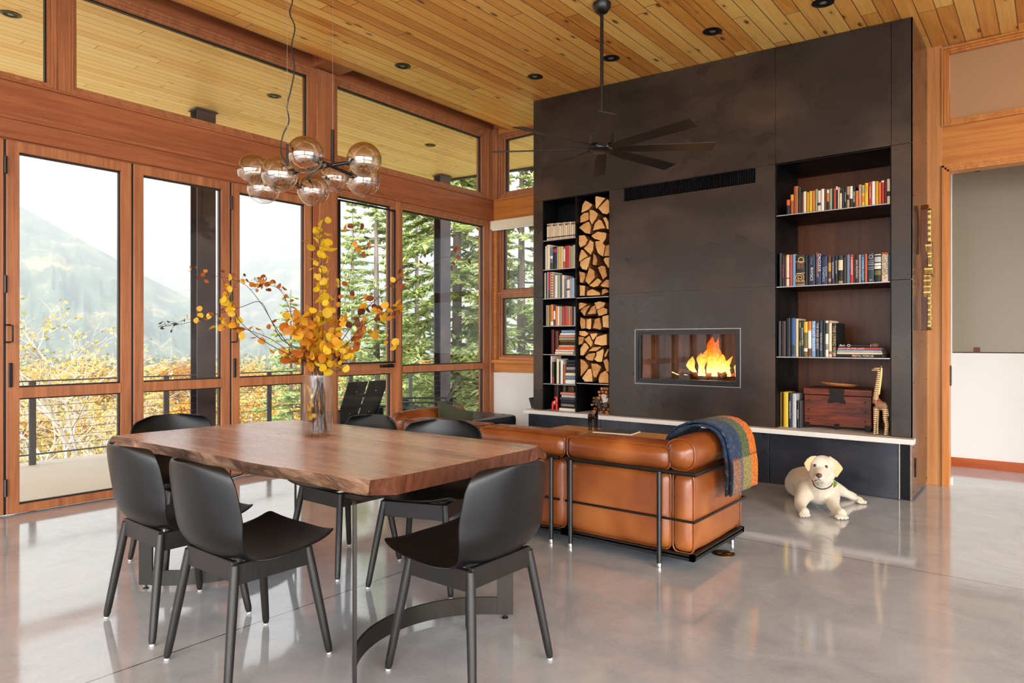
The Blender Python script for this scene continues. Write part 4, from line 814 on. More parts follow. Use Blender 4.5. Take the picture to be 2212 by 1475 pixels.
# ================================================================ dining table: live-edge slab on two arc bases
k = NT('walnut_slab'); tc = k.n('ShaderNodeTexCoord'); x, y, z = k.sep(tc.outputs['Object'])
bi = k.math('FLOOR', k.math('DIVIDE', k.math('ADD', y, k.math('MULTIPLY', k.noise(k.comb(x, 0.0, 0.0), 1.2, 2), .02)), .125)); rb = k.white(w=bi)
gv = k.comb(k.math('ADD', k.math('MULTIPLY', x, 1.3), k.math('MULTIPLY', rb, 40)), k.math('MULTIPLY', y, 22), k.math('MULTIPLY', z, 22)); g1 = k.noise(gv, 1.3, 6, .65, 1.4)
g2 = k.noise(k.comb(k.math('MULTIPLY', x, 5), k.math('MULTIPLY', y, 130), k.math('MULTIPLY', z, 130)), 1.0, 3, .6)
f = k.math('ADD', k.math('MULTIPLY', g1, .62), k.math('ADD', k.math('MULTIPLY', rb, .20), k.math('MULTIPLY', g2, .2)))
c = k.ramp(f, [(.3, srgb(136,98,84)), (.48, srgb(188,148,130)), (.66, srgb(212,176,158)), (.85, srgb(232,202,186))])
kd = k.voro(k.comb(k.math('MULTIPLY', x, 2.1), k.math('MULTIPLY', y, 5.0), 0.0), 1.0); c = k.mix(k.math('LESS_THAN', kd, .022), c, srgb(34,22,18))
M['walnut'] = k.pbr(c, k.ramp(g1, [(.3, (.20,)*3 + (1,)), (.7, (.30,)*3 + (1,))]), 0, k.bump(g2, .05, .002), .65)
k = NT('live_edge_bark'); v = k.coord(); n1 = k.noise(v, 9, 6, .7, 1.2); n2 = k.noise(v, 3, 3)
M['live_edge'] = k.pbr(k.ramp(k.math('ADD', k.math('MULTIPLY', n1, .6), k.math('MULTIPLY', n2, .4)), [(.34, srgb(48,32,26)), (.46, srgb(134,96,72)), (.6, srgb(186,146,116)), (.75, srgb(214,178,148))]), .5, 0, k.bump(n1, .9, .02))
tb = empty('dining_table', (-2.76, 1.92, 0), 0, 'long live edge wooden dining table on two curved black steel bases', 'table')
ZT_, ZB_ = .745, .676
tp = [(243.9,941.8),(264,944),(284.6,946.7),(304,954.9),(320,957),(338,959.8),(366,965),(395,970),(420,975),(444,979),(480,986),(529,997),(575,1005),(620,1011),(660,1018),(696,1023),(745,1030),(800,1037)]
bp = [(232.6,961),(250,963),(275,966),(298,972),(322,978),(345,981),(366,985),(398,992),(422,998),(446,1004),(484,1012),(530,1022),(576,1030),(622,1036),(664,1043),(704,1053),(748,1063),(792,1071)]
top = [at_z(px, py, ZT_) for px, py in tp]; bot = [at_z(px, py, ZB_) for px, py in bp]
top += [Vector((-1.815, 1.62, ZT_)), Vector((-1.815, 2.44, ZT_)), Vector((-1.85, 2.515, ZT_)), Vector((-2.3, 2.50, ZT_)), Vector((-2.8, 2.475, ZT_)), Vector((-3.2, 2.455, ZT_)), Vector((-3.64, 2.42, ZT_)), Vector((-3.70, 2.0, ZT_)), Vector((-3.72, 1.6, ZT_))]
bot += [Vector((-1.83, 1.64, ZB_)), Vector((-1.83, 2.50, ZB_)), Vector((-1.86, 2.585, ZB_)), Vector((-2.3, 2.56, ZB_)), Vector((-2.8, 2.53, ZB_)), Vector((-3.2, 2.50, ZB_)), Vector((-3.65, 2.46, ZB_)), Vector((-3.71, 2.0, ZB_)), Vector((-3.73, 1.6, ZB_))]
def dens(P, m): # densify closed loop keeping points
    out = []
    for i in range(len(P)):
        a, b = P[i], P[(i + 1) % len(P)]
        for q in range(m): out.append(a.lerp(b, q / m))
    return out
m_ = 5; T_, B_ = dens(top, m_), dens(bot, m_); n = len(T_); ctr = sum(T_, Vector()) / n; off = Vector(tb.location)
def inset(P, d, z): return [Vector((p.x + (ctr.x - p.x) * d, p.y + (ctr.y - p.y) * d, z)) for p in P]
mb = MB(); mb.v = [tuple(p - off) for p in inset(T_, .006, ZT_)] + [tuple(p - off) for p in inset(B_, .01, ZB_ + .001)]
mb.f = [tuple(range(n)), tuple(reversed(range(n, 2 * n)))]
# flat top and ends as the slab, the two long natural sides as live edges
ends = MB(); live = MB()
def side_strip(i0, i1, mbx, rough, rows=9):
    P = []
    for i in range(i0, i1 + 1):
        a = inset(T_, .006, ZT_)[i % n] if False else T_[i % n]; b = B_[i % n]; out_ = Vector((a.x - ctr.x, (a.y - ctr.y) * 2, 0)).normalized(); r_ = []
        for q in range(rows):
            t = q / (rows - 1); p = a.lerp(b, t)
            if rough: bul = .022 * math.sin(math.pi * t) * noise.noise(Vector((p.x * 5, p.y * 3, 1.3))) * 2 + .012 * (math.sin(math.pi * t) ** .7) * noise.noise(Vector((p.x * 22, p.y * 9, p.z * 40))); p = p + out_ * (bul if 0 < q < rows - 1 else 0); p.z += .004 * noise.noise(Vector((p.x * 18, 2, t * 3))) * (0 < q < rows - 1)
            r_.append(tuple(p - off))
        P.append(r_)
    g_ = grid_mesh('s', P); mbx.add(g_.v, g_.f)
ft = inset(T_, .006, ZT_); top_rim = MB(); top_rim.v = [tuple(p - off) for p in ft] + [tuple(p - off) for p in T_]
for p_i in range(n, 2 * n): v0 = top_rim.v[p_i]; top_rim.v[p_i] = (v0[0], v0[1], v0[2])
for i in range(n): top_rim.f.append((i, (i + 1) % n, (i + 1) % n + n, i + n))
nl = 17 * m_; side_strip(nl, 20 * m_, ends, False, 3); side_strip(24 * m_, 27 * m_, ends, False, 3)
side_strip(0, nl, live, True); side_strip(20 * m_, 24 * m_, live, True)
mb.add(top_rim.v, top_rim.f); M['walnut_end'] = wood('walnut_end_grain', (62,32,22), (128,76,52), 'z', .38, 1.4); ends.build('end_grain', M['walnut_end'], tb)
mb.build('slab_top', M['walnut'], tb, weld=True); live.build('live_edge', M['live_edge'], tb, smooth=True, angle=80)
M['base_steel'] = steel('dark_table_steel', (30,28,26), (46,42,38), (62,56,50), (.35,.5), seed=4, metal=.6)
def table_base(xo, y0, y1, bulge, lab, blade_w=.070):
    g = empty('leg_frame', (0, 0, 0)); g.parent = tb; g.location = -off; g['label'] = lab
    ym, hc = (y0 + y1) / 2, (y1 - y0) / 2; sg = abs(bulge); R_ = (hc * hc + sg * sg) / (2 * sg); s_ = 1 if bulge > 0 else -1; cxx = xo + bulge - s_ * R_; al = math.asin(hc / R_); N_ = 40
    P = [(cxx + s_ * R_ * math.cos(-al + 2 * al * i / N_), ym + R_ * math.sin(-al + 2 * al * i / N_)) for i in range(N_ + 1)]
    for (x, y), (x2, y2) in ((P[0], P[2]), (P[-1], P[-3])):
        d = Vector((x2 - x, y2 - y, 0)).normalized(); c_ = Vector((x, y, .341)) - d * blade_w / 2
        MB().obox(c_, d, (-d.y, d.x, 0), (0, 0, 1), blade_w / 2, .006, .323).build('leg', M['base_steel'], g, bevel=.001)
        MB().lathe([(.014, 0), (.014, .004), (.006, .006), (.006, .018)], (c_.x, c_.y, .0006), 12).build('levelling_foot', M['black_metal'], g)
    mbx = MB()
    for i, (x, y) in enumerate(P):
        a = P[max(i - 1, 0)]; b = P[min(i + 1, N_)]; d = Vector((b[0] - a[0], b[1] - a[1])).normalized(); nx, ny = -d.y * .005, d.x * .005
        mbx.v += [(x + nx, y + ny, .018), (x - nx, y - ny, .018), (x - nx, y - ny, .092), (x + nx, y + ny, .092)]
    for i in range(N_):
        for q in range(4): mbx.f.append((i * 4 + q, i * 4 + (q + 1) % 4, (i + 1) * 4 + (q + 1) % 4, (i + 1) * 4 + q))
    mbx.f += [(3, 2, 1, 0), tuple(N_ * 4 + q for q in range(4))]
    mbx.build('curved_foot', M['base_steel'], g, smooth=True, angle=40)
    MB().box(xo - .05, y0, .664, xo + .05, y1, .674).build('top_plate', M['base_steel'], g)
table_base(-1.93, 1.53, 2.315, -.215, 'curved steel base under the right end')
table_base(-3.49, 1.53, 2.34, .235, 'curved steel base under the left end')
# ================================================================ leather sofa in a tubular steel frame (two joined units)
k = NT('tan_leather'); v = k.coord(); n1 = k.noise(v, 2.4, 2, .5, .3); n2 = k.voro(v, 260); n3 = k.noise(v, 9, 3, .5, .6); oi = k.n('ShaderNodeObjectInfo')
c = k.ramp(k.math('ADD', k.math('MULTIPLY', n1, .85), k.math('MULTIPLY', oi.outputs['Random'], .15)), [(.32, srgb(96,46,18)), (.55, srgb(142,76,32)), (.75, srgb(176,106,52))])
M['leather'] = k.pbr(c, k.ramp(n1, [(.3, (.22,)*3 + (1,)), (.7, (.34,)*3 + (1,))]), 0, k.bump(k.math('ADD', k.math('MULTIPLY', n2, .10), k.math('MULTIPLY', n3, .6)), .25, .012), .55)
def cushion(name, parent, x0, y0, z0, x1, y1, z1, r=.045, puff=.012, seed=0, off=(0, 0, 0), mat='leather', piping=True, sag=0):
    nx, ny, nz = [max(3, int(round(d / .045))) for d in (x1 - x0, y1 - y0, z1 - z0)]
    bm = bmesh.new(); c = Vector(((x0 + x1) / 2, (y0 + y1) / 2, (z0 + z1) / 2)); h = Vector(((x1 - x0) / 2, (y1 - y0) / 2, (z1 - z0) / 2)); cache = {}
    def vert(i, j, k_):
        key = (i, j, k_)
        if key in cache: return cache[key]
        p = Vector((2 * i / nx - 1, 2 * j / ny - 1, 2 * k_ / nz - 1)); q = Vector((p.x * h.x, p.y * h.y, p.z * h.z))
        core = Vector([max(-h[a] + r, min(h[a] - r, q[a])) for a in range(3)]); d = q - core
        if d.length > 1e-9: q = core + d.normalized() * min(r, max(abs(d.x), abs(d.y), abs(d.z)))
        e = (1 - p.x ** 4) * (1 - p.z ** 4); q.y += puff * e * (1 if p.y > 0 else -1) * abs(p.y) ** 3
        e = (1 - p.x ** 4) * (1 - p.y ** 4); q.z += puff * e * (1 if p.z > 0 else -1) * abs(p.z) ** 3 - sag * (1 - p.x ** 2) * (p.z > .9)
        e = (1 - p.z ** 4) * (1 - p.y ** 4); q.x += puff * e * (1 if p.x > 0 else -1) * abs(p.x) ** 3
        nn = noise.noise(Vector((q.x * 6 + seed, q.y * 6, q.z * 9))) * .006 + noise.noise(Vector((q.x * 28 + seed, q.y * 20, q.z * 12))) * .003
        q = q + q.normalized() * nn; cache[key] = bm.verts.new(c + q - Vector(off)); return cache[key]
    for a, b, f_ in ((nx, ny, lambda i, j, s: vert(i, j, s * nz)), (nx, nz, lambda i, j, s: vert(i, s * ny, j)), (ny, nz, lambda i, j, s: vert(s * nx, i, j))):
        for s in (0, 1):
            for i in range(a):
                for j in range(b): bm.faces.new([f_(i, j, s), f_(i + 1, j, s), f_(i + 1, j + 1, s), f_(i, j + 1, s)])
    bmesh.ops.recalc_face_normals(bm, faces=bm.faces)
    for f_ in bm.faces: f_.smooth = True
    me = bpy.data.meshes.new(name); bm.to_mesh(me); bm.free(); o = link(name, me, M[mat], parent)
    md = o.modifiers.new('s', 'SUBSURF'); md.levels = 1; md.render_levels = 1; me2 = modifier_mesh(o); o.modifiers.clear(); o.data = me2
    if piping:
        C_ = c - Vector(off); rr_ = r * .30
        for yy in (y0, y1):
            pts = []; sy = 1 if yy == y1 else -1
            for ax, az in ((-1, -1), (1, -1), (1, 1), (-1, 1)):
                for q in range(5):
                    an = math.pi * 1.25 + (math.pi / 2) * ((0, 1, 2, 3)[[(-1, -1), (1, -1), (1, 1), (-1, 1)].index((ax, az))]) - math.pi / 4 + math.pi / 2 * q / 4
                    pts.append(C_ + Vector((ax * (h.x - r) + (r - .002) * math.cos(an), sy * (h.y - r * .62), az * (h.z - r) + (r - .002) * math.sin(an))))
            pts.append(pts[0]); MB().tube(pts, .0042, 6, cap=False).build('piping', M[mat], o, smooth=True)
    return o
sf = empty('sofa', (-2.69, 3.78, 0), 0, 'tan brown leather sofa with exposed black tubular frame, seen from behind', 'sofa'); so = Vector(sf.location)
def seg(*a, **kw): return cushion(*a, off=so, **kw)
YB0, YB1 = 3.415, 3.62
def sub(name, pts, r, m='black_satin', n=12): return MB().tube([Vector(p) - so for p in pts], r, n).build(name, M[m], sf, smooth=True, angle=50)
for i, (a, b) in enumerate(((-3.765, -3.035), (-3.03, -2.318), (-2.308, -1.632))):
    seg('back_cushion', sf, a + .004, YB0, .085, b - .004, YB1, .515, r=.04, puff=.006, seed=i * 7 + 3)
    seg('back_bolster', sf, a + .002, YB0 - .012, .522, b - .002, YB1 + .03, .652, r=.032, puff=.014, seed=i * 5)
    seg('seat_cushion', sf, a + .004, YB1 + .01, .10, b - .004, 4.12, .40, r=.04, puff=.01, seed=i * 3 + 1)
for x0, x1 in ((-1.626, -1.502), (-3.90, -3.775)):
    seg('arm_cushion', sf, x0, YB0, .085, x1, 4.14, .515, r=.035, puff=.006, seed=x0)
    seg('arm_bolster', sf, x0 - (.045 if x0 > -2 else 0), YB0 - .01, .522, x1 + (.0 if x0 > -2 else .04), 4.14, .695, r=.07, puff=.014, seed=x0 * 2)
RT_ = .0125
# top rail, middle rail, base and legs for each unit
for xa, xb, legs in ((-2.325 - 1.59, -2.345, (-3.632, -2.391)), (-2.30, -1.485, (-2.252, -1.678))):
    y0 = YB0 - .018
    left, right = xa < -3, xa > -3
    pr = [(xa, y0, .519), (xb, y0, .519)]
    if right: pr = [(xa, y0, .519), (xb + .0, y0, .519), (xb + .0, 4.16, .519), (xb - .15, 4.16, .519)]
    else: pr = [(xb, y0, .519), (xa, y0, .519), (xa, 4.16, .519), (xa + .15, 4.16, .519)]
    sub('top_rail', pr, RT_)
    z = .268; pr = [(p[0], p[1], z) for p in pr]; sub('middle_rail', pr, .007)
    for x in legs:
        y = y0 - .018; sub('leg', [(x, y, .022), (x, y, .519)], .0135)
        MB().lathe([(.014, 0), (.0145, .01), (.0135, .024)], Vector((x, y, .0008)) - so, 12).build('foot', M['chrome'], sf, smooth=True)
for xa, xb in ((-3.905, -2.318), (-2.310, -1.495)):
    MB().box(xa - so.x, YB0 - .005 - so.y, .055, xb - so.x, YB0 + .02 - so.y, .088).box(xa - so.x, 4.13 - so.y, .055, xb - so.x, 4.155 - so.y, .088).box(xa - so.x, YB0 - .005 - so.y, .055, xa + .025 - so.x, 4.155 - so.y, .088).box(xb - .025 - so.x, YB0 - .005 - so.y, .055, xb - so.x, 4.155 - so.y, .088).box(xa - so.x, YB0 - .005 - so.y, .072, xb - so.x, 4.155 - so.y, .080).build('base_frame', M['black_metal'], sf)
for x in (-1.53, -2.28, -2.36, -3.88):
    sub('leg', [(x, 4.05, .022), (x, 4.05, .056)], .0135); MB().lathe([(.014, 0), (.0145, .01), (.0135, .024)], Vector((x, 4.05, .0008)) - so, 12).build('foot', M['chrome'], sf, smooth=True)
# throw over the right arm
k = NT('patchwork_throw'); tc = k.n('ShaderNodeTexCoord'); uvn = k.n('ShaderNodeUVMap'); u, v_, _ = k.sep(uvn.outputs[0])
n1 = k.noise(tc.outputs['Object'], 120, 4, .7); n2 = k.noise(tc.outputs['Object'], 45, 3, .7)
def band(lo, hi, a): return k.math('MULTIPLY', k.math('GREATER_THAN', a, lo), k.math('LESS_THAN', a, hi))
col = srgb(32,50,78)
top_c = k.mix(k.math('GREATER_THAN', u, .48), srgb(34,56,86), srgb(84,96,52)); top_c = k.mix(k.math('GREATER_THAN', u, .74), top_c, srgb(214,108,22))
low_c = k.mix(k.math('GREATER_THAN', u, .46), srgb(112,98,110), srgb(150,134,74)); low_c = k.mix(k.math('GREATER_THAN', u, .74), low_c, srgb(216,118,24)); low_c = k.mix(band(.12, .34, u), low_c, srgb(150,104,78))
low_c = k.mix(k.math('LESS_THAN', u, .09), low_c, srgb(30,32,40))
c = k.mix(k.math('GREATER_THAN', v_, .74), top_c, low_c)
lines = k.math('MAXIMUM', band(.735, .75, v_), band(.42, .428, v_)); c = k.mix(k.math('MULTIPLY', lines, .7), c, srgb(70,40,36))
c = k.mix(k.math('MULTIPLY', k.math('GREATER_THAN', n1, .53), .75), c, srgb(18,20,24)); c = k.mix(k.math('MULTIPLY', k.math('GREATER_THAN', n2, .6), .35), c, srgb(120,130,130))
M['throw'] = k.pbr(c, .95, 0, k.bump(n1, .8, .004), .1, sheen=.1)
th = empty('throw_blanket', (-1.52, 3.85, .7), 0, 'blue, green and orange patchwork throw draped over the right sofa arm', 'blanket')
path = [(-1.80,.560),(-1.78,.60),(-1.76,.64),(-1.735,.672),(-1.70,.695),(-1.66,.712),(-1.615,.722),(-1.57,.722),(-1.53,.714),(-1.498,.696),(-1.476,.665),(-1.464,.63),(-1.458,.59),(-1.452,.55),(-1.447,.50),(-1.446,.45),(-1.448,.40),(-1.450,.365)]
def throw_layer(y0, y1, lift, rows, name, vr=(0, 1)):
    P = []; L = [0]
    for a, b in zip(path, path[1:]): L.append(L[-1] + math.dist(a, b))
    for i, (x, z) in enumerate(path):
        a = path[max(i - 1, 0)]; b = path[min(i + 1, len(path) - 1)]; nx, nz = -(b[1] - a[1]), (b[0] - a[0]); q = math.hypot(nx, nz); nx, nz = nx / q, nz / q
        r_ = []
        for j in range(rows + 1):
            y = y0 + (y1 - y0) * j / rows; s = L[i] / L[-1]; y -= .02 * s * (1 - 2 * j / rows)
            wv = lift + .004 * math.sin(j * 1.3 + s * 2) * s + .003 * noise.noise(Vector((x * 9, y * 12, z * 9)))
            r_.append(Vector((x + nx * wv, y, z + nz * wv)))
        P.append(r_)
    nr, nc = len(P), rows + 1; mb = MB(); tk = .010
    def nrm(i, j): a = P[min(i + 1, nr - 1)][j] - P[max(i - 1, 0)][j]; b = P[i][min(j + 1, nc - 1)] - P[i][max(j - 1, 0)]; return (b.cross(a)).normalized()
    O = Vector(th.location); mb.v = [tuple(P[i][j] - O) for i in range(nr) for j in range(nc)] + [tuple(P[i][j] + nrm(i, j) * tk * -1 - O) for i in range(nr) for j in range(nc)]
    o_ = nr * nc
    for i in range(nr - 1):
        for j in range(nc - 1):
            a, b, c_, d = i * nc + j, i * nc + j + 1, (i + 1) * nc + j + 1, (i + 1) * nc + j; mb.f += [(a, b, c_, d), (a + o_, d + o_, c_ + o_, b + o_)]
    for i in range(nr - 1):
        for j in (0, nc - 1): mb.f.append((i * nc + j, (i + 1) * nc + j, (i + 1) * nc + j + o_, i * nc + j + o_))
    for j in range(nc - 1):
        for i in (0, nr - 1): mb.f.append((i * nc + j, i * nc + j + 1, i * nc + j + 1 + o_, i * nc + j + o_))
    me = bpy.data.meshes.new(name); me.from_pydata(mb.v, [], mb.f); me.update(); uvl = me.uv_layers.new(name='UVMap')
    for poly in me.polygons:
        poly.use_smooth = True
        for li in poly.loop_indices:
            vi = me.loops[li].vertex_index % o_; uvl.data[li].uv = (((vi % nc) / rows) * (vr[1] - vr[0]) + vr[0], L[vi // nc] / L[-1])
    return link(name, me, M['throw'], th)
throw_layer(3.72, 4.11, .032, 14, 'throw_layer'); throw_layer(3.70, 4.09, .014, 14, 'throw_fold', (0, .05))
# green pillow on the seat, leaning on the backrest
def pillow(name, p, size, rot, m, label, cat='pillow'):
    t = empty(name, p, 0, label, cat); t.rotation_euler = rot; N_ = 14; P = []
    for s in (1, -1):
        for i in range(N_ + 1):
            r_ = []
            for j in range(N_ + 1):
                u, w_ = 2 * i / N_ - 1, 2 * j / N_ - 1; e = (1 - u * u) ** .55 * (1 - w_ * w_) ** .55
                pinch = 1 - .07 * (1 - (u * w_) ** 2)
                r_.append((u * size * pinch * (1 + .03 * abs(w_)), s * e * .075 + .004 * noise.noise(Vector((u * 3, w_ * 3, s))), w_ * size * pinch))
            P.append(r_)
    a = grid_mesh('a', P[:N_ + 1]); b = grid_mesh('b', P[N_ + 1:]); mb = MB(); mb.add(a.v, a.f); mb.add(b.v, b.f); mb.build('cover', m, t, smooth=True, angle=80); return t
M['green_velvet'] = plain('green_velvet', (44,48,20), .8, 0, .2, 8, sheen=.15)
pillow('throw_pillow', (-3.585, 3.80, .585), .168, (math.radians(20), math.radians(14), math.radians(8)), M['green_velvet'], 'dark green velvet pillow peeking over the left of the sofa back')
# black tufted ottoman bench by the corner window
M['black_leather'] = plain('black_leather', (20,22,26), .34, 0, .15, 20, 0, spec=.6)
ot = empty('daybed', (-5.08, 5.35, 0), 0, 'low black tufted leather daybed beyond the sofa by the corner window', 'daybed')
cushion('mattress', ot, -.40, -.62, .27, .40, .62, .41, r=.03, puff=.004, mat='black_leather', piping=False)
for i in range(4):
    for j in range(7): MB().lathe([(.012, 0), (.010, .005), (0, .007)], (-.29 + i * .19, -.52 + j * .173, .412), 8).build('button', M['black_leather'], ot)
MB().box(-.385, -.6, .17, .385, .6, .268).build('base', M['black_leather'], ot, bevel=.005)
for sx in (-1, 1):
    for sy in (-1, 1): MB().tube([(sx * .34, sy * .54, .001), (sx * .34, sy * .54, .17)], .016, 10).build('leg', M['chrome'], ot, smooth=True)
# coffee table behind the sofa
M['oak'] = wood('pale_oak', (176,122,62), (222,174,106), 'x', .4)
ct = empty('coffee_table', (-2.75, 4.95, 0), 0, 'low pale wood coffee table between sofa and hearth', 'table')
MB().box(-.78, -.29, .415, .80, .285, .45).build('table_top', M['oak'], ct, bevel=.004)
for sx in (-1, 1):
    for sy in (-1, 1): MB().box(sx * .70 - .025, sy * .23 - .025, .0008, sx * .70 + .025, sy * .23 + .025, .414).build('leg', M['oak'], ct, bevel=.003)
p = at_z(1340, 931, .425); bk = empty('magazine', (p.x + .12, 5.06, .4512), math.radians(8), 'dark open magazine lying on the coffee table behind sofa', 'magazine')
MB().box(-.17, -.11, 0, .17, .11, .010).build('pages', M['pages'], bk); MB().box(-.172, -.112, .0105, .172, .112, .013).build('cover', cloth((70, 74, 80)), bk)
def remesh(o, vox, smooth_it=6, mat=None):
    md = o.modifiers.new('r', 'REMESH'); md.mode = 'VOXEL'; md.voxel_size = vox; md.use_smooth_shade = True
    s = o.modifiers.new('s', 'SMOOTH'); s.factor = .5; s.iterations = smooth_it
    me = modifier_mesh(o); o.modifiers.clear(); o.data = me; me.materials.clear(); me.materials.append(mat)
    for p in me.polygons: p.use_smooth = True
    return o
# bronze antelope figurine on the coffee table
M['bronze'] = plain('dark_polished_bronze', (52,40,34), .22, .9, .2, 30)
p = at_y(1281, 930, 5.02); fg = empty('bronze_figurine', (p.x, 5.02, .4508), math.radians(-25), 'small dark bronze antlered animal figurine on the coffee table', 'figurine')
mb = MB(); mb.tube([(-.052, 0, .128), (-.02, 0, .122), (.02, 0, .124), (.05, 0, .136)], [.022, .025, .022, .02], 12)
for x, y in ((-.048, .012), (-.04, -.014), (.042, .012), (.05, -.012)): mb.tube([(x, y, .125), (x * 1.05, y, .07), (x * .98, y, .035), (x * 1.02, y, .004), (x * 1.02 + .008, y, .002)], [.012, .0075, .006, .0055, .006], 8)
mb.tube([(.046, 0, .14), (.062, 0, .17), (.07, 0, .195)], [.017, .011, .010], 10); mb.tube([(.066, 0, .196), (.084, 0, .188), (.10, 0, .178)], [.011, .009, .006], 10); mb.tube([(-.055, 0, .13), (-.066, 0, .10)], [.006, .003], 8)
o = mb.build('body', M['bronze'], fg); remesh(o, .0022, 3, M['bronze'])
for s in (-1, 1):
    an = [(.066, s * .006, .203), (.05, s * .018, .235), (.058, s * .034, .262), (.05, s * .04, .295)]; a_ = MB(); a_.tube(an, [.0042, .0038, .003, .0016], 7); a_.tube([an[1], (.075, s * .022, .256)], [.003, .0014], 6); a_.tube([an[2], (.08, s * .04, .285)], [.003, .0012], 6); a_.build('antler', M['bronze'], fg, smooth=True)
# brass floor outlet
k = NT('brass_outlet'); f = k.noise(k.coord(), 60, 3); M['brass'] = k.pbr(k.mix(f, srgb(70,46,24), srgb(150,110,60)), .35, .9)
fo = empty('floor_outlet', (-1.498, 3.83, .0006), 0, 'round brass outlet cover set in the floor beside the sofa', 'floor outlet')
MB().lathe([(.064, 0), (.064, .002), (.060, .004), (0, .0045)], (0, 0, 0), 32).build('cover', M['brass'], fo, smooth=True, angle=30)
MB().lathe([(.020, 0), (.020, .002), (.015, .0025), (0, .0025)], (-.022, -.008, .0046), 20).build('lid', M['brass'], fo); MB().lathe([(.020, 0), (.020, .002), (.015, .0025), (0, .0025)], (.026, .012, .0046), 20).build('lid', M['brass'], fo)
# ================================================================ chandelier
k = NT('smoked_globe_glass'); tc = k.n('ShaderNodeTexCoord'); x, y, z = k.sep(tc.outputs['Object']); fr = k.n('ShaderNodeFresnel'); fr.inputs['IOR'].default_value = 1.5
zf = k.math('ADD', k.math('DIVIDE', z, .13), .5, clamp=True)
tint = k.ramp(zf, [(.15, (.98,.98,.98,1)), (.5, (.80,.75,.70,1)), (1, (.50,.37,.26,1))])
g = k.n('ShaderNodeBsdfGlossy'); g.inputs['Roughness'].default_value = .02; k.set(g.inputs['Color'], k.ramp(zf, [(0, (.95,.95,.95,1)), (1, (.80,.66,.52,1))]))
tr = k.n('ShaderNodeBsdfTransparent'); k.set(tr.inputs['Color'], tint); mx = k.n('ShaderNodeMixShader')
k.set(mx.inputs[0], k.math('ADD', schlick(k, .18, 1.5), k.math('MULTIPLY', zf, .10), clamp=True)); k.t.links.new(tr.outputs[0], mx.inputs[1]); k.t.links.new(g.outputs[0], mx.inputs[2]); k.t.links.new(mx.outputs[0], k.out.inputs[0]); M['globe'] = k.m
M['bulb'] = thin_glass('clear_bulb', (.97,.95,.92), 1.0, ior=1.5); M['filament'] = plain('filament', (220,160,90), .4, .6)
gl = [(548.7,368.2,3.79),(604,376,3.44),(659.5,333.9,3.36),(786.6,345,3.54),(784.9,388.8,3.69),(676.7,411.2,3.9),(724,383.7,4.12),(569.3,406,3.88)]
G = [at_d(*g_) for g_ in gl]; cc = at_d(690, 360, 3.62)
cd = empty('chandelier', cc, 0, 'black branching chandelier with eight smoked glass globes above the dining table', 'chandelier')
pairs = [(1, 3), (2, 4), (0, 5), (7, 6)]; mid = []
def cseg(name, pts, r, m='black_satin', par=None, n=10):
    return MB().tube([Vector(p) - cc for p in pts], r, n).build(name, M[m], par or cd, smooth=True, angle=50)
for a, b in pairs:
    A, B = G[a], G[b]; d = (B - A).normalized(); mid.append((A + B) / 2)
    cseg('arm', [A + d * .085, B - d * .085], .009)
main = sorted(mid, key=lambda p: FW[0] * p.x + FW[1] * p.y); cseg('main_bar', [main[0] - (main[-1] - main[0]).normalized() * .05, main[-1] + (main[-1] - main[0]).normalized() * .05], .009)
for a, b in pairs:
    for i, j in ((a, b), (b, a)):
        C_ = G[i]; d = (C_ - G[j]).normalized(); Rg = .0895; root = cd
        # globe: sphere with a round mouth facing down and outward
        op = (d * .55 + Vector((0, 0, -1)) * .85).normalized(); q = Vector((0, 0, -1)).rotation_difference(op)
        sp = MB(); n_, m_ = 32, 22; prof_ = []
        for t_ in range(m_ + 1): th_ = math.radians(180 - 26) * t_ / m_; prof_.append((Rg * math.sin(th_) if t_ else 1e-6, Rg * math.cos(th_)))
        vs = []; P_ = [[q @ Vector((r_ * math.cos(2 * math.pi * w_ / n_), r_ * math.sin(2 * math.pi * w_ / n_), h_)) for w_ in range(n_)] for r_, h_ in prof_]
        gb = grid_mesh('globe', P_, closed_v=True).build('globe', M['globe'], cd, smooth=True, loc=C_ - cc); 
        rim = [q @ Vector((Rg * math.sin(math.radians(154)) * math.cos(2 * math.pi * w_ / 40), Rg * math.sin(math.radians(154)) * math.sin(2 * math.pi * w_ / 40), Rg * math.cos(math.radians(154)))) for w_ in range(41)]
        MB().tube(rim, .0014, 6, cap=False).build('rim', M['bulb'], gb, smooth=True)
        s0 = C_ - d * .088; s1 = C_ - d * .045
        cseg('socket', [s0, s1], .017, n=16)
        bq = Vector((0, 0, 1)).rotation_difference(d); bp_ = [(.012, 0), (.014, .012), (.024, .032), (.030, .052), (.027, .072), (.016, .086), (0, .09)]
        MB().lathe(bp_, (0, 0, 0), 16, d).build('bulb', M['bulb'], cd, smooth=True, loc=s1 - cc)
        o = MB().tube([Vector((0, 0, 0)) + d * .02, d * .035 + Vector((0, 0, .008)), d * .05 - Vector((0, 0, .006)), d * .06 + Vector((0, 0, .006))], .0016, 5).build('filament', M['filament'], cd, loc=s1 - cc)
ra = at_d(718.5, 352, 3.62); rb_ = at_d(620.5, 345, 3.62 - .35)
def up_to(p, x_, zc): return Vector((p.x, p.y, zc))
cseg('rod', [ra, ra + Vector((0, 0, .175))], .0095); cseg('rod', [rb_ + Vector((0, 0, -.03)), rb_ + Vector((0, 0, .075))], .006)
M['wire'] = plain('steel_suspension_wire', (150,150,150), .4, .8)
for p_, o_ in ((ra, .17), (rb_, .07)): cseg('suspension_wire', [p_ + Vector((0, 0, o_)), Vector((p_.x, p_.y, ceil_z(p_.x) - .001))], .0011, 'wire', n=5)
cpx = [(632,-60),(632,0),(626,28),(637,60),(630,100),(636,150),(628,195),(620,230),(624,262),(612,290),(606,318),(609,337),(618,352)]
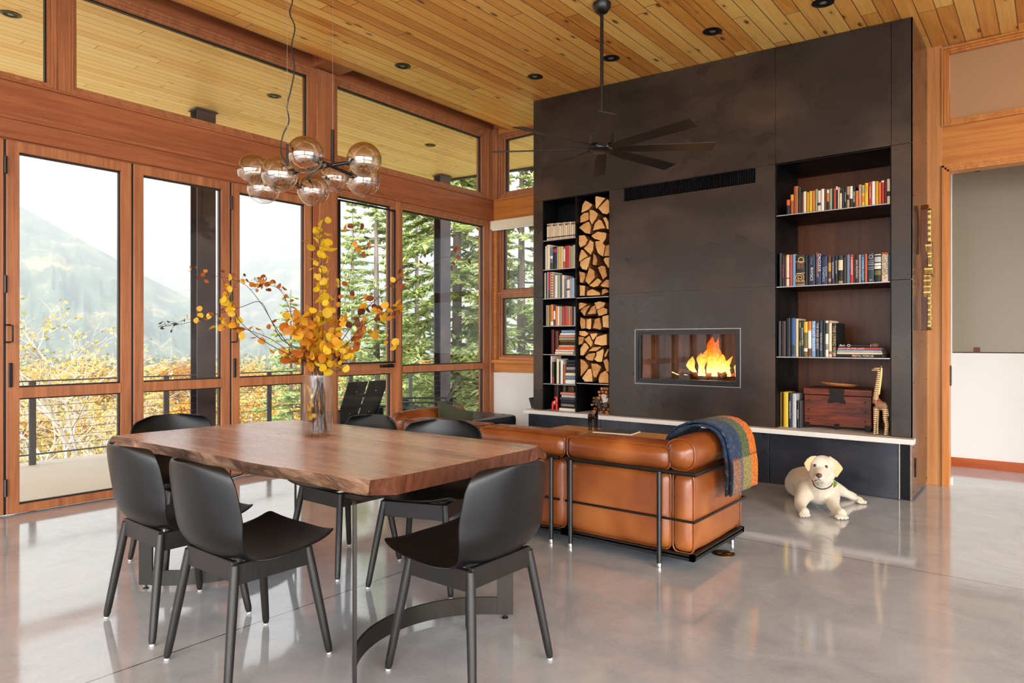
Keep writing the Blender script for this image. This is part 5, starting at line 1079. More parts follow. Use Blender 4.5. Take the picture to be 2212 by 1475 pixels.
cp = [at_d(px, py, 3.35) for px, py in cpx]; sp_ = []
for i in range(len(cp) - 1):
    p0, p1, p2, p3 = cp[max(i - 1, 0)], cp[i], cp[i + 1], cp[min(i + 2, len(cp) - 1)]
    for q in range(6): t_ = q / 6; sp_.append(.5 * ((2 * p1) + (p2 - p0) * t_ + (2 * p0 - 5 * p1 + 4 * p2 - p3) * t_ ** 2 + (3 * p1 - p0 - 3 * p2 + p3) * t_ ** 3))
sp_.append(cp[-1]); a_ = sp_[0]; sp_.insert(0, Vector((a_.x, a_.y, ceil_z(a_.x) - .002))); cseg('cord', sp_, .0035, 'black_metal', n=7)
cseg('ceiling_canopy', [Vector((sp_[0].x, sp_[0].y, ceil_z(a_.x) - .03)), Vector((sp_[0].x, sp_[0].y, ceil_z(a_.x) - .004))], .06, n=24)
# ================================================================ ceiling fan
fc = at_d(1300, 322, 5.2); fan = empty('ceiling_fan', fc, 0, 'large black eight-bladed ceiling fan hanging on a long rod before the chimney', 'ceiling fan')
zc_ = ceil_z(fc.x) - fc.z
MB().lathe([(.018, zc_ - .085), (.045, zc_ - .07), (.068, zc_ - .035), (.070, zc_ - .006), (0, zc_ - .006)], (0, 0, 0), 28).build('canopy', M['black_satin'], fan, smooth=True, angle=60)
MB().tube([(0, 0, .12), (0, 0, zc_ - .06)], .0135, 14).build('down_rod', M['black_satin'], fan, smooth=True)
MB().lathe([(.02, .17), (.03, .165), (.035, .125), (.085, .118), (.092, .11), (.092, .03), (.085, .022), (0, .022)], (0, 0, 0), 32).build('motor', M['black_metal'], fan, smooth=True, angle=40)
MB().lathe([(.0, -.022), (.075, -.020), (.095, -.008), (.098, .012), (.07, .020), (0, .02)], (0, 0, 0), 32).build('hub', M['black_satin'], fan, smooth=True, angle=40)
def blade():
    mb = MB(); pt = math.radians(-13)
    for i, (r0, w_) in enumerate(((.10, .030), (.16, .038), (.24, .048), (.835, .060))):
        for s in (-1, 1):
            for t_ in (-1, 1): mb.v.append((r0, s * w_ * math.cos(pt), s * w_ * math.sin(pt) + t_ * .0035))
    for i in range(3):
        a, b = i * 4, (i + 1) * 4
        for q in ((0, 1, 3, 2),): mb.f += [(a + 0, a + 1, b + 1, b + 0), (a + 1, a + 3, b + 3, b + 1), (a + 3, a + 2, b + 2, b + 3), (a + 2, a + 0, b + 0, b + 2)]
    mb.f += [(0, 2, 3, 1), (12, 13, 15, 14)]; return mb
bm_ = blade().mesh('blade', bevel=.001); bm_.materials.append(M['black_metal']); im_ = MB().box(.05, -.016, .002, .25, .016, .010).mesh('blade_iron', bevel=.001); im_.materials.append(M['black_satin'])
for q in range(8):
    o = link('blade', bm_, None, fan); o.rotation_euler = (0, 0, math.radians(33.2 + 45 * q)); link('blade_iron', im_, None, o)
# ================================================================ recessed lights
M['can_dark'] = plain('black_baffle', (12,12,12), .6)
M['lens'] = plain('smoky_lens', (120,110,100), .2)
def downlight(x, y, label, group):
    t = empty('recessed_light', (x, y, ceil_z(x)), 0, label, 'recessed light', group); t.rotation_euler = (0, math.atan(.041), 0)
    MB().lathe([(.052, -.001), (.075, -.001), (.078, -.005), (.072, -.008), (.056, -.007), (.052, -.001)], (0, 0, 0), 32).build('trim_ring', M['black_satin'], t, smooth=True, angle=50)
    MB().lathe([(.052, -.0015), (.040, -.0012), (0, -.0012)], (0, 0, 0), 28).build('baffle', M['can_dark'], t); MB().lathe([(.024, -.0045), (.022, -.006), (0, -.0065)], (0, 0, 0), 20).build('lens', M['lens'], t)
for (x, y), lb in zip(((-4.948, 4.508), (-4.047, 5.444), (-3.189, 5.454), (-2.215, 5.427), (-1.357, 5.412)), ('near the window wall, left of the fan', 'left of the fan rod close to the chimney', 'just right of the fan rod', 'in front of the chimney middle', 'at the photo top right, above the bookcase')):
    downlight(x, y, 'round black recessed ceiling light ' + lb, 'recessed lights in the pine ceiling')
for (x, y), lb in zip(((-6.858, 1.855), (-6.841, 4.31), (-6.845, 6.747)), ('at the top left photo corner', 'left of the chandelier cord', 'beside the far steel column')): downlight(x, y, 'round recessed light in the outdoor soffit ' + lb, 'recessed lights in the outdoor soffit')
# ================================================================ vase with autumn branches
vp = at_z(686, 941, .745); vp.z = .7465
vs_ = empty('glass_vase', vp, 0, 'tall clear cylindrical glass vase on the dining table', 'vase')
k = NT('vase_glass'); fr = k.n('ShaderNodeFresnel'); fr.inputs['IOR'].default_value = 1.5; lw = k.n('ShaderNodeLayerWeight'); lw.inputs[0].default_value = .5
g = k.n('ShaderNodeBsdfGlossy'); g.inputs['Roughness'].default_value = .01; tr = k.n('ShaderNodeBsdfTransparent'); k.set(tr.inputs['Color'], k.ramp(lw.outputs['Facing'], [(.5, (.97,.98,.98,1)), (.98, (.86,.89,.89,1))]))
mx = k.n('ShaderNodeMixShader'); k.set(mx.inputs[0], schlick(k, .04)); k.t.links.new(tr.outputs[0], mx.inputs[1]); k.t.links.new(g.outputs[0], mx.inputs[2]); k.t.links.new(mx.outputs[0], k.out.inputs[0]); M['vase'] = k.m
Rv, Hv = .074, .305
MB().lathe([(0, 0), (Rv - .003, 0), (Rv, .004), (Rv, Hv), (Rv - .004, Hv + .001), (Rv - .005, .016), (0, .016)], (0, 0, 0), 48).build('glass', M['vase'], vs_, smooth=True, angle=50)
k = NT('vase_water'); fr = k.n('ShaderNodeFresnel'); fr.inputs['IOR'].default_value = 1.33; g = k.n('ShaderNodeBsdfGlossy'); g.inputs['Roughness'].default_value = .02; tr = k.n('ShaderNodeBsdfTransparent'); tr.inputs['Color'].default_value = (.93,.95,.95,1)
mx = k.n('ShaderNodeMixShader'); k.set(mx.inputs[0], schlick(k, .04)); k.t.links.new(tr.outputs[0], mx.inputs[1]); k.t.links.new(g.outputs[0], mx.inputs[2]); k.t.links.new(mx.outputs[0], k.out.inputs[0])
MB().lathe([(0, .017), (Rv - .0062, .017), (Rv - .0062, .118), (0, .118)], (0, 0, 0), 40).build('water', k.m, vs_, smooth=True, angle=50)
k = NT('aspen_leaf'); oi = k.n('ShaderNodeObjectInfo'); at_ = k.n('ShaderNodeAttribute'); at_.attribute_name = 'leafcol'
p_ = k.n('ShaderNodeBsdfPrincipled'); k.set(p_.inputs['Base Color'], at_.outputs['Color']); p_.inputs['Roughness'].default_value = .55; tl = k.n('ShaderNodeBsdfTranslucent'); k.set(tl.inputs['Color'], at_.outputs['Color'])
mx = k.n('ShaderNodeMixShader'); mx.inputs[0].default_value = .38; k.t.links.new(p_.outputs[0], mx.inputs[1]); k.t.links.new(tl.outputs[0], mx.inputs[2]); k.t.links.new(mx.outputs[0], k.out.inputs[0]); M['leaf'] = k.m
M['twig'] = plain('dark_twig', (52,36,28), .7, 0, .2, 60)
LC = {'y': [(222,184,30),(230,196,44),(206,166,26)], 'g': [(214,150,26),(222,168,36),(198,128,24)], 'o': [(192,112,28),(210,138,34),(166,86,26)], 'b': [(124,58,26),(146,76,32),(100,48,26)], 'd': [(70,66,40),(60,54,36),(90,74,40)]}
rv = random.Random(21)
def branch(i, label, pts, dz, leaves, r0=.0028, scale=1.0):
    """pts in zoomed px (330,440)+/2.731; dz depth change root to tip; leaves list of (s0, s1, n, kind, size)"""
    N_ = len(pts); P = [at_d(330 + x / 2.731, 440 + y / 2.731, 3.40 + dz * (q / (N_ - 1)) ** 1.1) for q, (x, y) in enumerate(pts)]
    # stem continues inside the vase to the bottom
    m0 = P[0]; a = rv.uniform(0, 6.28); ft_ = vp + Vector((math.cos(a) * .045, math.sin(a) * .045, .02)); lip = m0.copy(); v2 = Vector((lip.x - vp.x, lip.y - vp.y, 0)); v2 = v2.normalized() * min(v2.length, .046) if v2.length > 0 else v2; lip = vp + v2 + Vector((0, 0, Hv + .03))
    F_ = [ft_, ft_.lerp(lip, .5) + Vector((rv.uniform(-.01, .01), rv.uniform(-.01, .01), 0)), lip] + P[1:]
    Q = []
    for j in range(len(F_) - 1):
        p0, p1, p2, p3 = F_[max(j - 1, 0)], F_[j], F_[j + 1], F_[min(j + 2, len(F_) - 1)]
        for q in range(6): t_ = q / 6; Q.append(.5 * ((2 * p1) + (p2 - p0) * t_ + (2 * p0 - 5 * p1 + 4 * p2 - p3) * t_ ** 2 + (3 * p1 - p0 - 3 * p2 + p3) * t_ ** 3))
    Q.append(F_[-1]); root = empty('aspen_branch', lip, 0, label, 'branch', 'autumn branches standing in the glass vase')
    n = len(Q); tw = MB(); tw.tube([p - lip for p in Q], [r0 * (1 - .72 * j / (n - 1)) for j in range(n)], 6)
    lf = MB(); cols = []
    Qp = Q[12:]; m = len(Qp)
    for (s0, s1, cnt_, kinds, size) in leaves:
        for _ in range(cnt_):
            s = rv.uniform(s0, s1); j = min(m - 2, int(s * (m - 1))); base = Qp[j].lerp(Qp[j + 1], s * (m - 1) - j)
            off_ = Vector((rv.gauss(0, 1), rv.gauss(0, 1), rv.gauss(-.1, 1))).normalized() * rv.uniform(.018, .055) * scale
            if base.z < vp.z + Hv + .07: off_.z = abs(off_.z) + .02
            tip = base + off_; tw.tube([base - lip, base + off_ * .55 + Vector((0, 0, .004)) - lip, tip - lip], [.0009, .0008, .0006], 4)
            R_ = rv.uniform(.75, 1.2) * size * .5; ax = Vector((rv.gauss(0, 1), rv.gauss(0, 1), rv.gauss(0, 1))); ax = (ax + Vector((-FW[0], -FW[1], .2)) * .8).normalized()
            u_ = ax.orthogonal().normalized(); u_ = Matrix.Rotation(rv.uniform(0, 6.28), 3, ax) @ u_; w_ = ax.cross(u_); c_ = tip + u_ * R_ - lip; el = rv.uniform(.82, 1.0)
            ring_ = [c_ + u_ * R_ * math.cos(t2) * (1.12 if math.cos(t2) > .9 else 1) + w_ * R_ * el * math.sin(t2) + ax * R_ * .16 * math.cos(2 * t2) for t2 in [2 * math.pi * q / 9 for q in range(9)]]
            b0 = len(lf.v); lf.v += [tuple(p) for p in ring_] + [tuple(c_ - ax * R_ * .05)]
            for q in range(9): lf.f.append((b0 + q, b0 + (q + 1) % 9, b0 + 9))
            kd_ = rv.choice(kinds); col_ = srgb(*rv.choice(LC[kd_])); cols += [col_] * 10
    tw.build('stem', M['twig'], root, smooth=True)
    if lf.v:
        me = bpy.data.meshes.new('leaves'); me.from_pydata(lf.v, [], lf.f); me.update(); ca = me.color_attributes.new('leafcol', 'FLOAT_COLOR', 'POINT')
        for q, c_ in enumerate(cols): ca.data[q].color = c_
        for p in me.polygons: p.use_smooth = True
        link('leaves', me, M['leaf'], root)
branch(1, 'long branch arching highest to the left with sparse dark leaves', [(970,1020),(860,860),(760,800),(700,690),(640,590),(560,490),(480,450),(330,420),(205,395)], -.25, [(.9,1,5,'obd',.024),(.5,.9,9,'obg',.022),(.1,.4,5,'og',.032)])
branch(2, 'left branch crossing the steel column, yellow and orange leaves', [(950,1010),(900,950),(800,870),(700,800),(560,745),(460,730),(380,700),(250,680)], -.1, [(.75,1,9,'ogy',.034),(.45,.75,10,'ogb',.03),(.1,.45,8,'obg',.036)])
branch(3, 'lowest far-left twig with small green grey leaves at its tip', [(930,1010),(800,830),(700,690),(635,580),(520,610),(350,660),(170,710),(30,725)], -.3, [(.8,1,9,'d',.020),(.55,.8,6,'og',.028)])
branch(4, 'branch leaning left with pale yellow leaves hanging down its middle', [(960,1010),(820,900),(640,800),(520,700),(470,600),(440,520),(405,430)], -.45, [(.45,1,16,'yg',.036),(.1,.45,6,'og',.034)], scale=.7)
branch(5, 'branch left of centre with rust brown small leaves', [(980,1010),(900,860),(840,730),(800,600),(740,500),(620,460),(600,430)], .1, [(.5,1,24,'obo',.028),(.1,.5,14,'og',.040)])
branch(6, 'tallest upright branch covered in large bright yellow leaves', [(985,1010),(1000,850),(1005,650),(1000,450),(990,300),(985,180),(1020,80)], -.05, [(.62,1,17,'y',.044),(.3,.62,40,'y',.042),(.0,.3,18,'yg',.044)], scale=.9)
branch(7, 'thin upright branch right of the tallest one with rust leaves at tip', [(1010,1010),(1040,800),(1060,600),(1110,400),(1170,240),(1210,130)], .15, [(.85,1,5,'ob',.034),(.1,.6,8,'gy',.034)], r0=.0024)
branch(8, 'thin branch forking to the upper right with a few brown leaves', [(1020,1010),(1080,800),(1130,600),(1165,430),(1190,280),(1300,230)], -.1, [(.7,1,7,'bo',.034),(.2,.6,9,'ogb',.032)], r0=.0024)
branch(9, 'longest branch reaching far right past the steel column', [(1040,1010),(1120,800),(1240,640),(1400,490),(1500,420),(1610,360),(1700,318),(1830,312)], .2, [(.85,1,6,'ogb',.028),(.6,.8,7,'bd',.022),(.15,.55,22,'obg',.034)])
branch(10, 'right branch rising gently with mixed orange leaves', [(1050,1010),(1120,860),(1220,740),(1320,670),(1420,610)], -.1, [(.1,1,36,'obg',.034),(.8,1,5,'g',.042)])
branch(11, 'right drooping branch ending in yellow leaves', [(1055,1010),(1120,880),(1200,790),(1290,755),(1380,785),(1460,850)], .1, [(.75,1,9,'yg',.036),(.1,.7,20,'gyo',.038)])
branch(12, 'short low branch hanging over the right rim of the vase', [(1058,1020),(1090,990),(1130,960),(1170,930)], -.05, [(.1,1,14,'gyo',.036)], r0=.002)
branch(13, 'short left branch with large golden leaves over the rim', [(955,1020),(900,960),(840,930),(770,950)], -.08, [(.1,1,16,'go',.050)], r0=.002)
branch(14, 'full branch left of centre thick with golden leaves', [(975,1010),(930,900),(890,800),(860,720),(830,640)], -.2, [(.0,1,46,'ggo',.050)])
branch(15, 'full central branch thick with yellow leaves', [(995,1010),(990,900),(960,780),(940,680)], .12, [(.0,1,44,'ygg',.052)])
branch(16, 'branch right of centre with golden leaves', [(1015,1010),(1050,880),(1070,760),(1090,660)], -.12, [(.0,1,34,'gyg',.044)])
# leaves sitting inside the vase
lf = MB(); cols = []; br_ = empty('aspen_branch', vp + Vector((0, 0, .1)), 0, 'leafy stem end pressed against the inside of the vase', 'branch', 'autumn branches standing in the glass vase')
MB().tube([(-.03, -.01, -.08), (-.02, 0, .1), (.0, .01, .19)], [.003, .003, .002], 6).build('stem', M['twig'], br_, smooth=True)
for _ in range(26):
    a = rv.uniform(0, 6.28); r_ = rv.uniform(.02, .042); zq = rv.uniform(-.01, .17); c_ = Vector((r_ * math.cos(a) - .012, r_ * math.sin(a) - .006, zq)); c_.x = max(-.045, min(.045, c_.x)); ax = Vector((math.cos(a), math.sin(a), rv.uniform(-.4, .4))).normalized(); u_ = ax.orthogonal().normalized(); w_ = ax.cross(u_); R_ = .012
    b0 = len(lf.v); lf.v += [tuple(c_ + u_ * R_ * math.cos(t2) + w_ * R_ * math.sin(t2)) for t2 in [2 * math.pi * q / 9 for q in range(9)]] + [tuple(c_)]; cols += [srgb(*rv.choice(LC[rv.choice('ygg')]))] * 10
    for q in range(9): lf.f.append((b0 + q, b0 + (q + 1) % 9, b0 + 9))
me = bpy.data.meshes.new('leaves'); me.from_pydata(lf.v, [], lf.f); me.update(); ca = me.color_attributes.new('leafcol', 'FLOAT_COLOR', 'POINT')
for q, c_ in enumerate(cols): ca.data[q].color = c_
link('leaves', me, M['leaf'], br_)
# ================================================================ things on the hearth slab
k = NT('chest_wood'); v = k.coord((2, 26, 26)); n1 = k.noise(v, 1.4, 5, .65, 1.0); M['chest'] = k.pbr(k.ramp(n1, [(.3, srgb(44,16,8)), (.55, srgb(110,44,18)), (.75, srgb(160,76,34))]), .4, 0, k.bump(n1, .2, .003))
cs = empty('wooden_chest', (-1.445, 6.20, .477), 0, 'old reddish wooden chest with black iron clasp on the hearth slab', 'chest')
MB().box(-.262, .0, .025, .262, .32, .285).build('body', M['chest'], cs, bevel=.003); MB().box(-.270, -.008, .288, .270, .328, .345).build('lid', M['chest'], cs, bevel=.006)
ir = M['black_handle']
MB().prism([(-.062, -.013, .343), (.062, -.013, .343), (.05, -.013, .28), (.075, -.013, .225), (.045, -.013, .222), (.0, -.013, .235), (-.045, -.013, .222), (-.075, -.013, .225), (-.05, -.013, .28)], (0, .004, 0)).build('clasp', ir, cs, bevel=.001)
for x in (-.235, 0, .235):
    MB().box(x - .02, -.006, .004, x + .02, .02, .05).build('foot_bracket', ir, cs, bevel=.002)
for x in (-.225, .215):
    for z in (.08, .16, .24): MB().ball((x, -.001, z), .007, 8, 6).build('stud', ir, cs, smooth=True)
bk_ = empty('woven_tray', (-1.45, 6.30, .838), 0, 'shallow round woven tray tilted on top of the wooden chest', 'tray'); bk_.rotation_euler = (math.radians(-3), math.radians(3.0), 0)
k = NT('woven_wicker'); v = k.coord(); d_ = k.voro(v, 90); n1 = k.noise(v, 40, 3); M['wicker'] = k.pbr(k.ramp(k.math('ADD', d_, k.math('MULTIPLY', n1, .5)), [(.2, srgb(70,34,14)), (.8, srgb(210,140,80))]), .6, 0, k.bump(d_, .8, .004))
MB().lathe([(0, .0), (.10, .0), (.135, .012), (.148, .022), (.150, .026), (.145, .026), (.13, .018), (.10, .006), (0, .006)], (0, 0, 0), 40).build('woven_bowl', M['wicker'], bk_, smooth=True)
# giraffe
k = NT('giraffe_wrap'); tc = k.n('ShaderNodeTexCoord'); x, y, z = k.sep(tc.outputs['Object']); s_ = k.math('FRACT', k.math('MULTIPLY', k.math('ADD', z, k.math('MULTIPLY', k.noise(tc.outputs['Object'], 25, 2), .012)), 62)); n1 = k.noise(tc.outputs['Object'], 60, 3)
stripe = k.math('MULTIPLY', k.math('LESS_THAN', s_, .34), k.math('MAXIMUM', k.math('LESS_THAN', z, .215), k.math('GREATER_THAN', z, .285)))
c = k.mix(n1, srgb(104,70,48), srgb(156,112,78)); M['giraffe'] = k.pbr(k.mix(stripe, c, srgb(232,206,150)), .65, 0, k.bump(stripe, .5, .002))
gp = at_z(1899, 940, .477); gr = empty('giraffe_figurine', (gp.x, gp.y + .01, .4772), 0, 'slim carved giraffe figurine with cream wrapping, at the bookcase right edge', 'figurine'); gr.rotation_euler = (0, 0, math.radians(8))
mb = MB()
for x, y in ((-.034, -.016), (-.016, .018), (.040, -.014), (.052, .014)): mb.tube([(x * .6 - (.006 if x < 0 else -.014), y * .6, .225), (x * .9, y * .9, .13), (x * .95 + (0 if x < 0 else .008), y, .09), (x, y, .012), (x - .004, y, .003)], [.018, .012, .0095, .008, .009], 9)
mb.tube([(-.030, 0, .235), (.0, 0, .24), (.026, 0, .23), (.040, 0, .215)], [.032, .036, .036, .028], 12); mb.tube([(-.026, 0, .25), (-.024, 0, .33), (-.012, 0, .43), (-.004, 0, .515)], [.027, .018, .014, .011], 12)
mb.tube([(-.002, 0, .525), (-.022, 0, .524), (-.045, 0, .518), (-.056, 0, .516)], [.014, .013, .009, .006], 10); mb.tube([(.048, 0, .23), (.062, 0, .19), (.066, 0, .15)], [.006, .004, .004], 7)
for s in (-1, 1): mb.tube([(.004, s * .006, .53), (.018, s * .010, .553)], [.004, .0035], 7)
o = mb.build('body', M['giraffe'], gr); remesh(o, .0042, 2, M['giraffe'])
MB().tube([(.016, 0, .535), (.012, 0, .48), (.004, 0, .40), (-.004, 0, .32)], [.006, .009, .009, .006], 8).build('mane', plain('straw_mane', (226,200,130), .8, 0, .2, 90), gr, smooth=True)
MB().tube([(-.006, -.026, .262), (-.002, -.02, .29), (.012, 0, .275), (.0, .02, .28)], .004, 6).build('ribbon', cloth((180, 40, 50)), gr, smooth=True)
# red horse
rp = at_z(1196, 887, .477); rh = empty('horse_figurine', (rp.x, rp.y + .02, .4768), math.radians(20), 'small red painted horse figurine on the slab in the narrow bookcase', 'figurine')
M['red_paint'] = plain('red_paint', (206,34,22), .35); mb = MB()
for x, y in ((-.022, -.008), (-.02, .01), (.022, -.008), (.024, .01)): mb.tube([(x, y, .075), (x, y, .004)], [.012, .009], 8)
mb.tube([(-.026, 0, .085), (.026, 0, .085)], .021, 12); mb.tube([(.018, 0, .09), (.022, 0, .125), (.012, 0, .150)], [.018, .013, .012], 10); mb.tube([(.014, 0, .148), (-.006, 0, .136)], [.011, .008], 8)
o = mb.build('body', M['red_paint'], rh); remesh(o, .003, 3, M['red_paint']); MB().tube([(-.004, 0, .085), (.002, 0, .0851)], .0225, 14).build('painted_band', cloth((230, 220, 200)), rh, smooth=True)
# wall-hung carved figure on the chimney side
k = NT('gilt_carving'); tc = k.n('ShaderNodeTexCoord'); x, y, z = k.sep(tc.outputs['Object']); s_ = k.math('FRACT', k.math('MULTIPLY', k.math('ADD', z, k.math('MULTIPLY', y, .5)), 22)); n1 = k.noise(tc.outputs['Object'], 30, 4, .6, 2.0)
st_ = k.math('MULTIPLY', k.math('GREATER_THAN', z, .70), k.math('LESS_THAN', s_, .5)); dg_ = k.math('MULTIPLY', k.math('LESS_THAN', k.math('FRACT', k.math('MULTIPLY', k.math('ADD', z, y), 11)), .12), k.math('LESS_THAN', z, .70)); dh_ = k.math('MULTIPLY', k.math('LESS_THAN', k.math('FRACT', k.math('MULTIPLY', k.math('SUBTRACT', z, y), 11)), .12), k.math('LESS_THAN', z, .70))
c = k.mix(n1, srgb(84,56,26), srgb(158,118,58)); c = k.mix(k.math('MAXIMUM', st_, k.math('MAXIMUM', dg_, dh_)), c, srgb(226,184,96)); M['gilt'] = k.pbr(c, .32, .5, k.bump(n1, .4, .004))
st = empty('wall_carving', (XR + .014, 6.36, 1.31), 0, 'tall narrow gilded wooden carving hung on the chimney side', 'carving')
M['carve_dark'] = wood('dark_carving_side', (60,28,12), (110,56,26), 'z', .3)
def cprism(name, P, x0, x1, m='gilt'): return MB().prism([(x0, y, z) for y, z in P], (x1 - x0, 0, 0)).build(name, M[m], st, bevel=.004, seg=2)
cprism('back_board', [(-.075, .0), (-.055, .0), (-.060, .96), (-.045, 1.0), (.0, 1.01), (.045, .97), (.06, .9), (.06, .62), (.05, .62), (.045, .88), (.03, .94), (0, .975), (-.03, .965), (-.045, .93), (-.06, .5)], .0, .05, 'carve_dark')
cprism('head', [(-.055, .70), (-.055, .95), (-.02, .975), (.02, .965), (.045, .92), (.05, .84), (.03, .86), (.01, .80), (-.01, .74), (-.02, .69)], .03, .07)
cprism('body', [(-.055, .50), (-.06, .69), (.0, .70), (.045, .71), (.04, .60), (.035, .50), (-.0, .51)], .03, .075)
cprism('waist_band', [(-.065, .44), (-.065, .50), (.055, .50), (.055, .43)], .025, .085)
for y0_, s in ((-.045, -1), (.018, 1)): cprism('leg', [(y0_ - .018, .44), (y0_ + .022, .44), (y0_ + .026, .33), (y0_ + .014, .22), (y0_ + .020, .12), (y0_ + .008, .0), (y0_ - .016, .02), (y0_ - .020, .2), (y0_ - .024, .33)], .02, .07)
cprism('arm', [(.045, .43), (.062, .40), (.055, .2), (.046, .16), (.04, .3)], .02, .05, 'carve_dark')
# dark bin half behind the chimney
wb = empty('tapered_planter', (-4.72, 6.53, .001), 0, 'dark flared planter half hidden behind the left chimney edge', 'planter')
MB().lathe([(.03, 0), (.185, .55), (.178, .55), (.026, .02), (0, .02)], (0, 0, 0), 32).build('body', plain('dark_felt', (52,52,56), .8), wb)
# ================================================================ terrace: railing, columns, lounge chairs
rl_ = empty('deck_railing', (-8.05, 4.0, 0), 0, 'dark steel deck railing with horizontal cables beyond the glass doors', 'railing'); ro = Vector(rl_.location)
M['rail'] = plain('dark_rail_steel', (92,90,92), .5, .3); M['cable'] = plain('stainless_cable', (130,130,132), .4, .7)
ys = [-2.9, -1.6, -.28, 1.04, 2.36, 3.68, 5.0, 6.32, 7.5, 8.28]
for y in ys: MB().box(-.012, y - 4 - .03, -.20, .012, y - 4 + .03, .815).build('post', M['rail'], rl_, bevel=.001)
for x in (-7.0, -5.95): MB().box(x + 8.05 - .03, 8.28 - 4 - .012, -.20, x + 8.05 + .03, 8.28 - 4 + .012, .815).build('post', M['rail'], rl_, bevel=.001)
MB().box(-.022, -7.5, .815, .022, 4.30, .828).box(.022, 4.26, .815, 2.15, 4.30, .828).build('top_rail', M['rail'], rl_)
MB().box(-.010, -7.5, .075, .010, 4.29, .09).box(.010, 4.27, .075, 2.15, 4.29, .09).build('bottom_rail', M['rail'], rl_)
for i in range(8): z = .16 + i * .082; MB().tube([(0, -7.5, z), (0, 4.28, z)], .0028, 5).build('cable', M['cable'], rl_); MB().tube([(0, 4.28, z), (2.15, 4.28, z)], .0028, 5).build('cable', M['cable'], rl_)
def column(y0, lab):
    c_ = empty('steel_column', (-8.0, y0, -.019), 0, lab, 'column', 'weathered steel columns of the terrace'); h = ceil_z(-8.17) + .019 - .004
    MB().box(-.014, 0, 0, 0, .23, h - .03).build('flange', M['column'], c_, bevel=.001); MB().box(-.17, 0, 0, -.156, .23, h - .03).build('flange', M['column'], c_, bevel=.001); MB().box(-.155, .108, 0, -.015, .122, h - .03).build('web', M['column'], c_)
    MB().box(-.19, -.02, h - .028, .02, .25, h - .014).build('cap_plate', M['column'], c_, bevel=.002)
column(4.02, 'weathered steel terrace column seen through the folding doors'); column(8.14, 'weathered steel terrace column seen through the corner window')
M['deck_black'] = plain('black_outdoor_board', (24,25,28), .32, 0, .1, 30)
def lounge(loc, rz, lab):
    t = empty('lounge_chair', loc, rz, lab, 'outdoor chair', 'black board lounge chairs on the terrace')
    for s in (-1, 1): # back: two wide boards, raked
        a = Vector((0, -.28, .22)); b = Vector((0, -.52, .72)); d = (b - a).normalized(); n_ = Vector((0, d.z, -d.y))
        MB().obox((a + b) / 2 + Vector((s * .163, 0, 0)), (1, 0, 0), d, n_, .148, .30, .010).build('back_board', M['deck_black'], t, bevel=.003)
        for zz_ in (.25, .8):
            p = a.lerp(b, zz_) + Vector((s * .155, 0, 0)) - n_ * .012; MB().ball(p, .008, 8, 6).build('bolt', M['chrome'], t, smooth=True)
        MB().obox((s * .37, -.02, .395), (1, 0, 0), (0, 1, 0), (0, 0, 1), .055, .44, .010).build('arm', M['deck_black'], t, bevel=.003)
        MB().obox((s * .335, .30, .19), (1, 0, 0), (0, 1, 0), (0, 0, 1), .010, .05, .189).build('leg', M['deck_black'], t); MB().obox((s * .335, -.36, .19), (1, 0, 0), (0, 1, 0), (0, 0, 1), .010, .05, .189).build('leg', M['deck_black'], t)
    for j in range(5): MB().obox((0, -.22 + j * .125, .235 + j * .018), (1, 0, 0), (0, 1, .14), (0, -.14, 1), .30, .055, .009).build('seat_slat', M['deck_black'], t, bevel=.002)
    for y, z in ((-.37, .42), (-.44, .56)): MB().box(-.30, y - .022, z - .02, .30, y - .004, z + .02).build('back_rail', M['deck_black'], t)
    return t
l1 = lounge((-7.27, 5.57, -.018), math.radians(90), 'black board lounge chair with its back to the glass, left')
l2 = lounge((-7.14, 6.88, -.018), math.radians(128), 'black board lounge chair seen from the side, beyond the sofa')
# ================================================================ landscape
def ground_z(x, y):
    d = math.hypot(x + 8, y - 4)
    return -3.4 - .12 * min(d, 55) - .035 * max(0, min(d, 400) - 55) - 0 + 1.2 * noise.noise(Vector((x * .03, y * .03, 0))) + .25 * noise.noise(Vector((x * .3, y * .3, 0)))
k = NT('autumn_ground'); v = k.coord(); n1 = k.noise(v, .35, 6, .7); n2 = k.noise(v, 3, 5, .7)
M['ground'] = k.pbr(k.ramp(k.math('ADD', k.math('MULTIPLY', n1, .5), k.math('MULTIPLY', n2, .5)), [(.36, srgb(70,68,42)), (.5, srgb(120,100,58)), (.64, srgb(148,128,82))]), .9)
P = []
rad = [3, 6, 10, 15, 22, 32, 45, 62, 85, 120, 180, 280, 420, 650, 1000]
for r in rad:
    P.append([(lambda a: (lambda x, y: (x, y, ground_z(x, y)))(-8.5 + r * math.cos(a), 4 + r * math.sin(a)))(math.radians(40 + 200 * j / 60)) for j in range(61)])
o = grid_mesh('hillside', P).build('hillside', M['ground'], None, smooth=True); o['kind'] = 'structure'
k = NT('mountain_forest'); v = k.coord((.004, .004, .008)); n1 = k.noise(v, 2.2, 8, .72, .6); n2 = k.noise(v, 34, 6, .8)
M['mount'] = k.pbr(k.ramp(k.math('ADD', k.math('MULTIPLY', n1, .6), k.math('MULTIPLY', n2, .4)), [(.38, srgb(34,48,44)), (.52, srgb(70,84,70)), (.62, srgb(140,128,92)), (.72, srgb(176,160,128))]), .95)
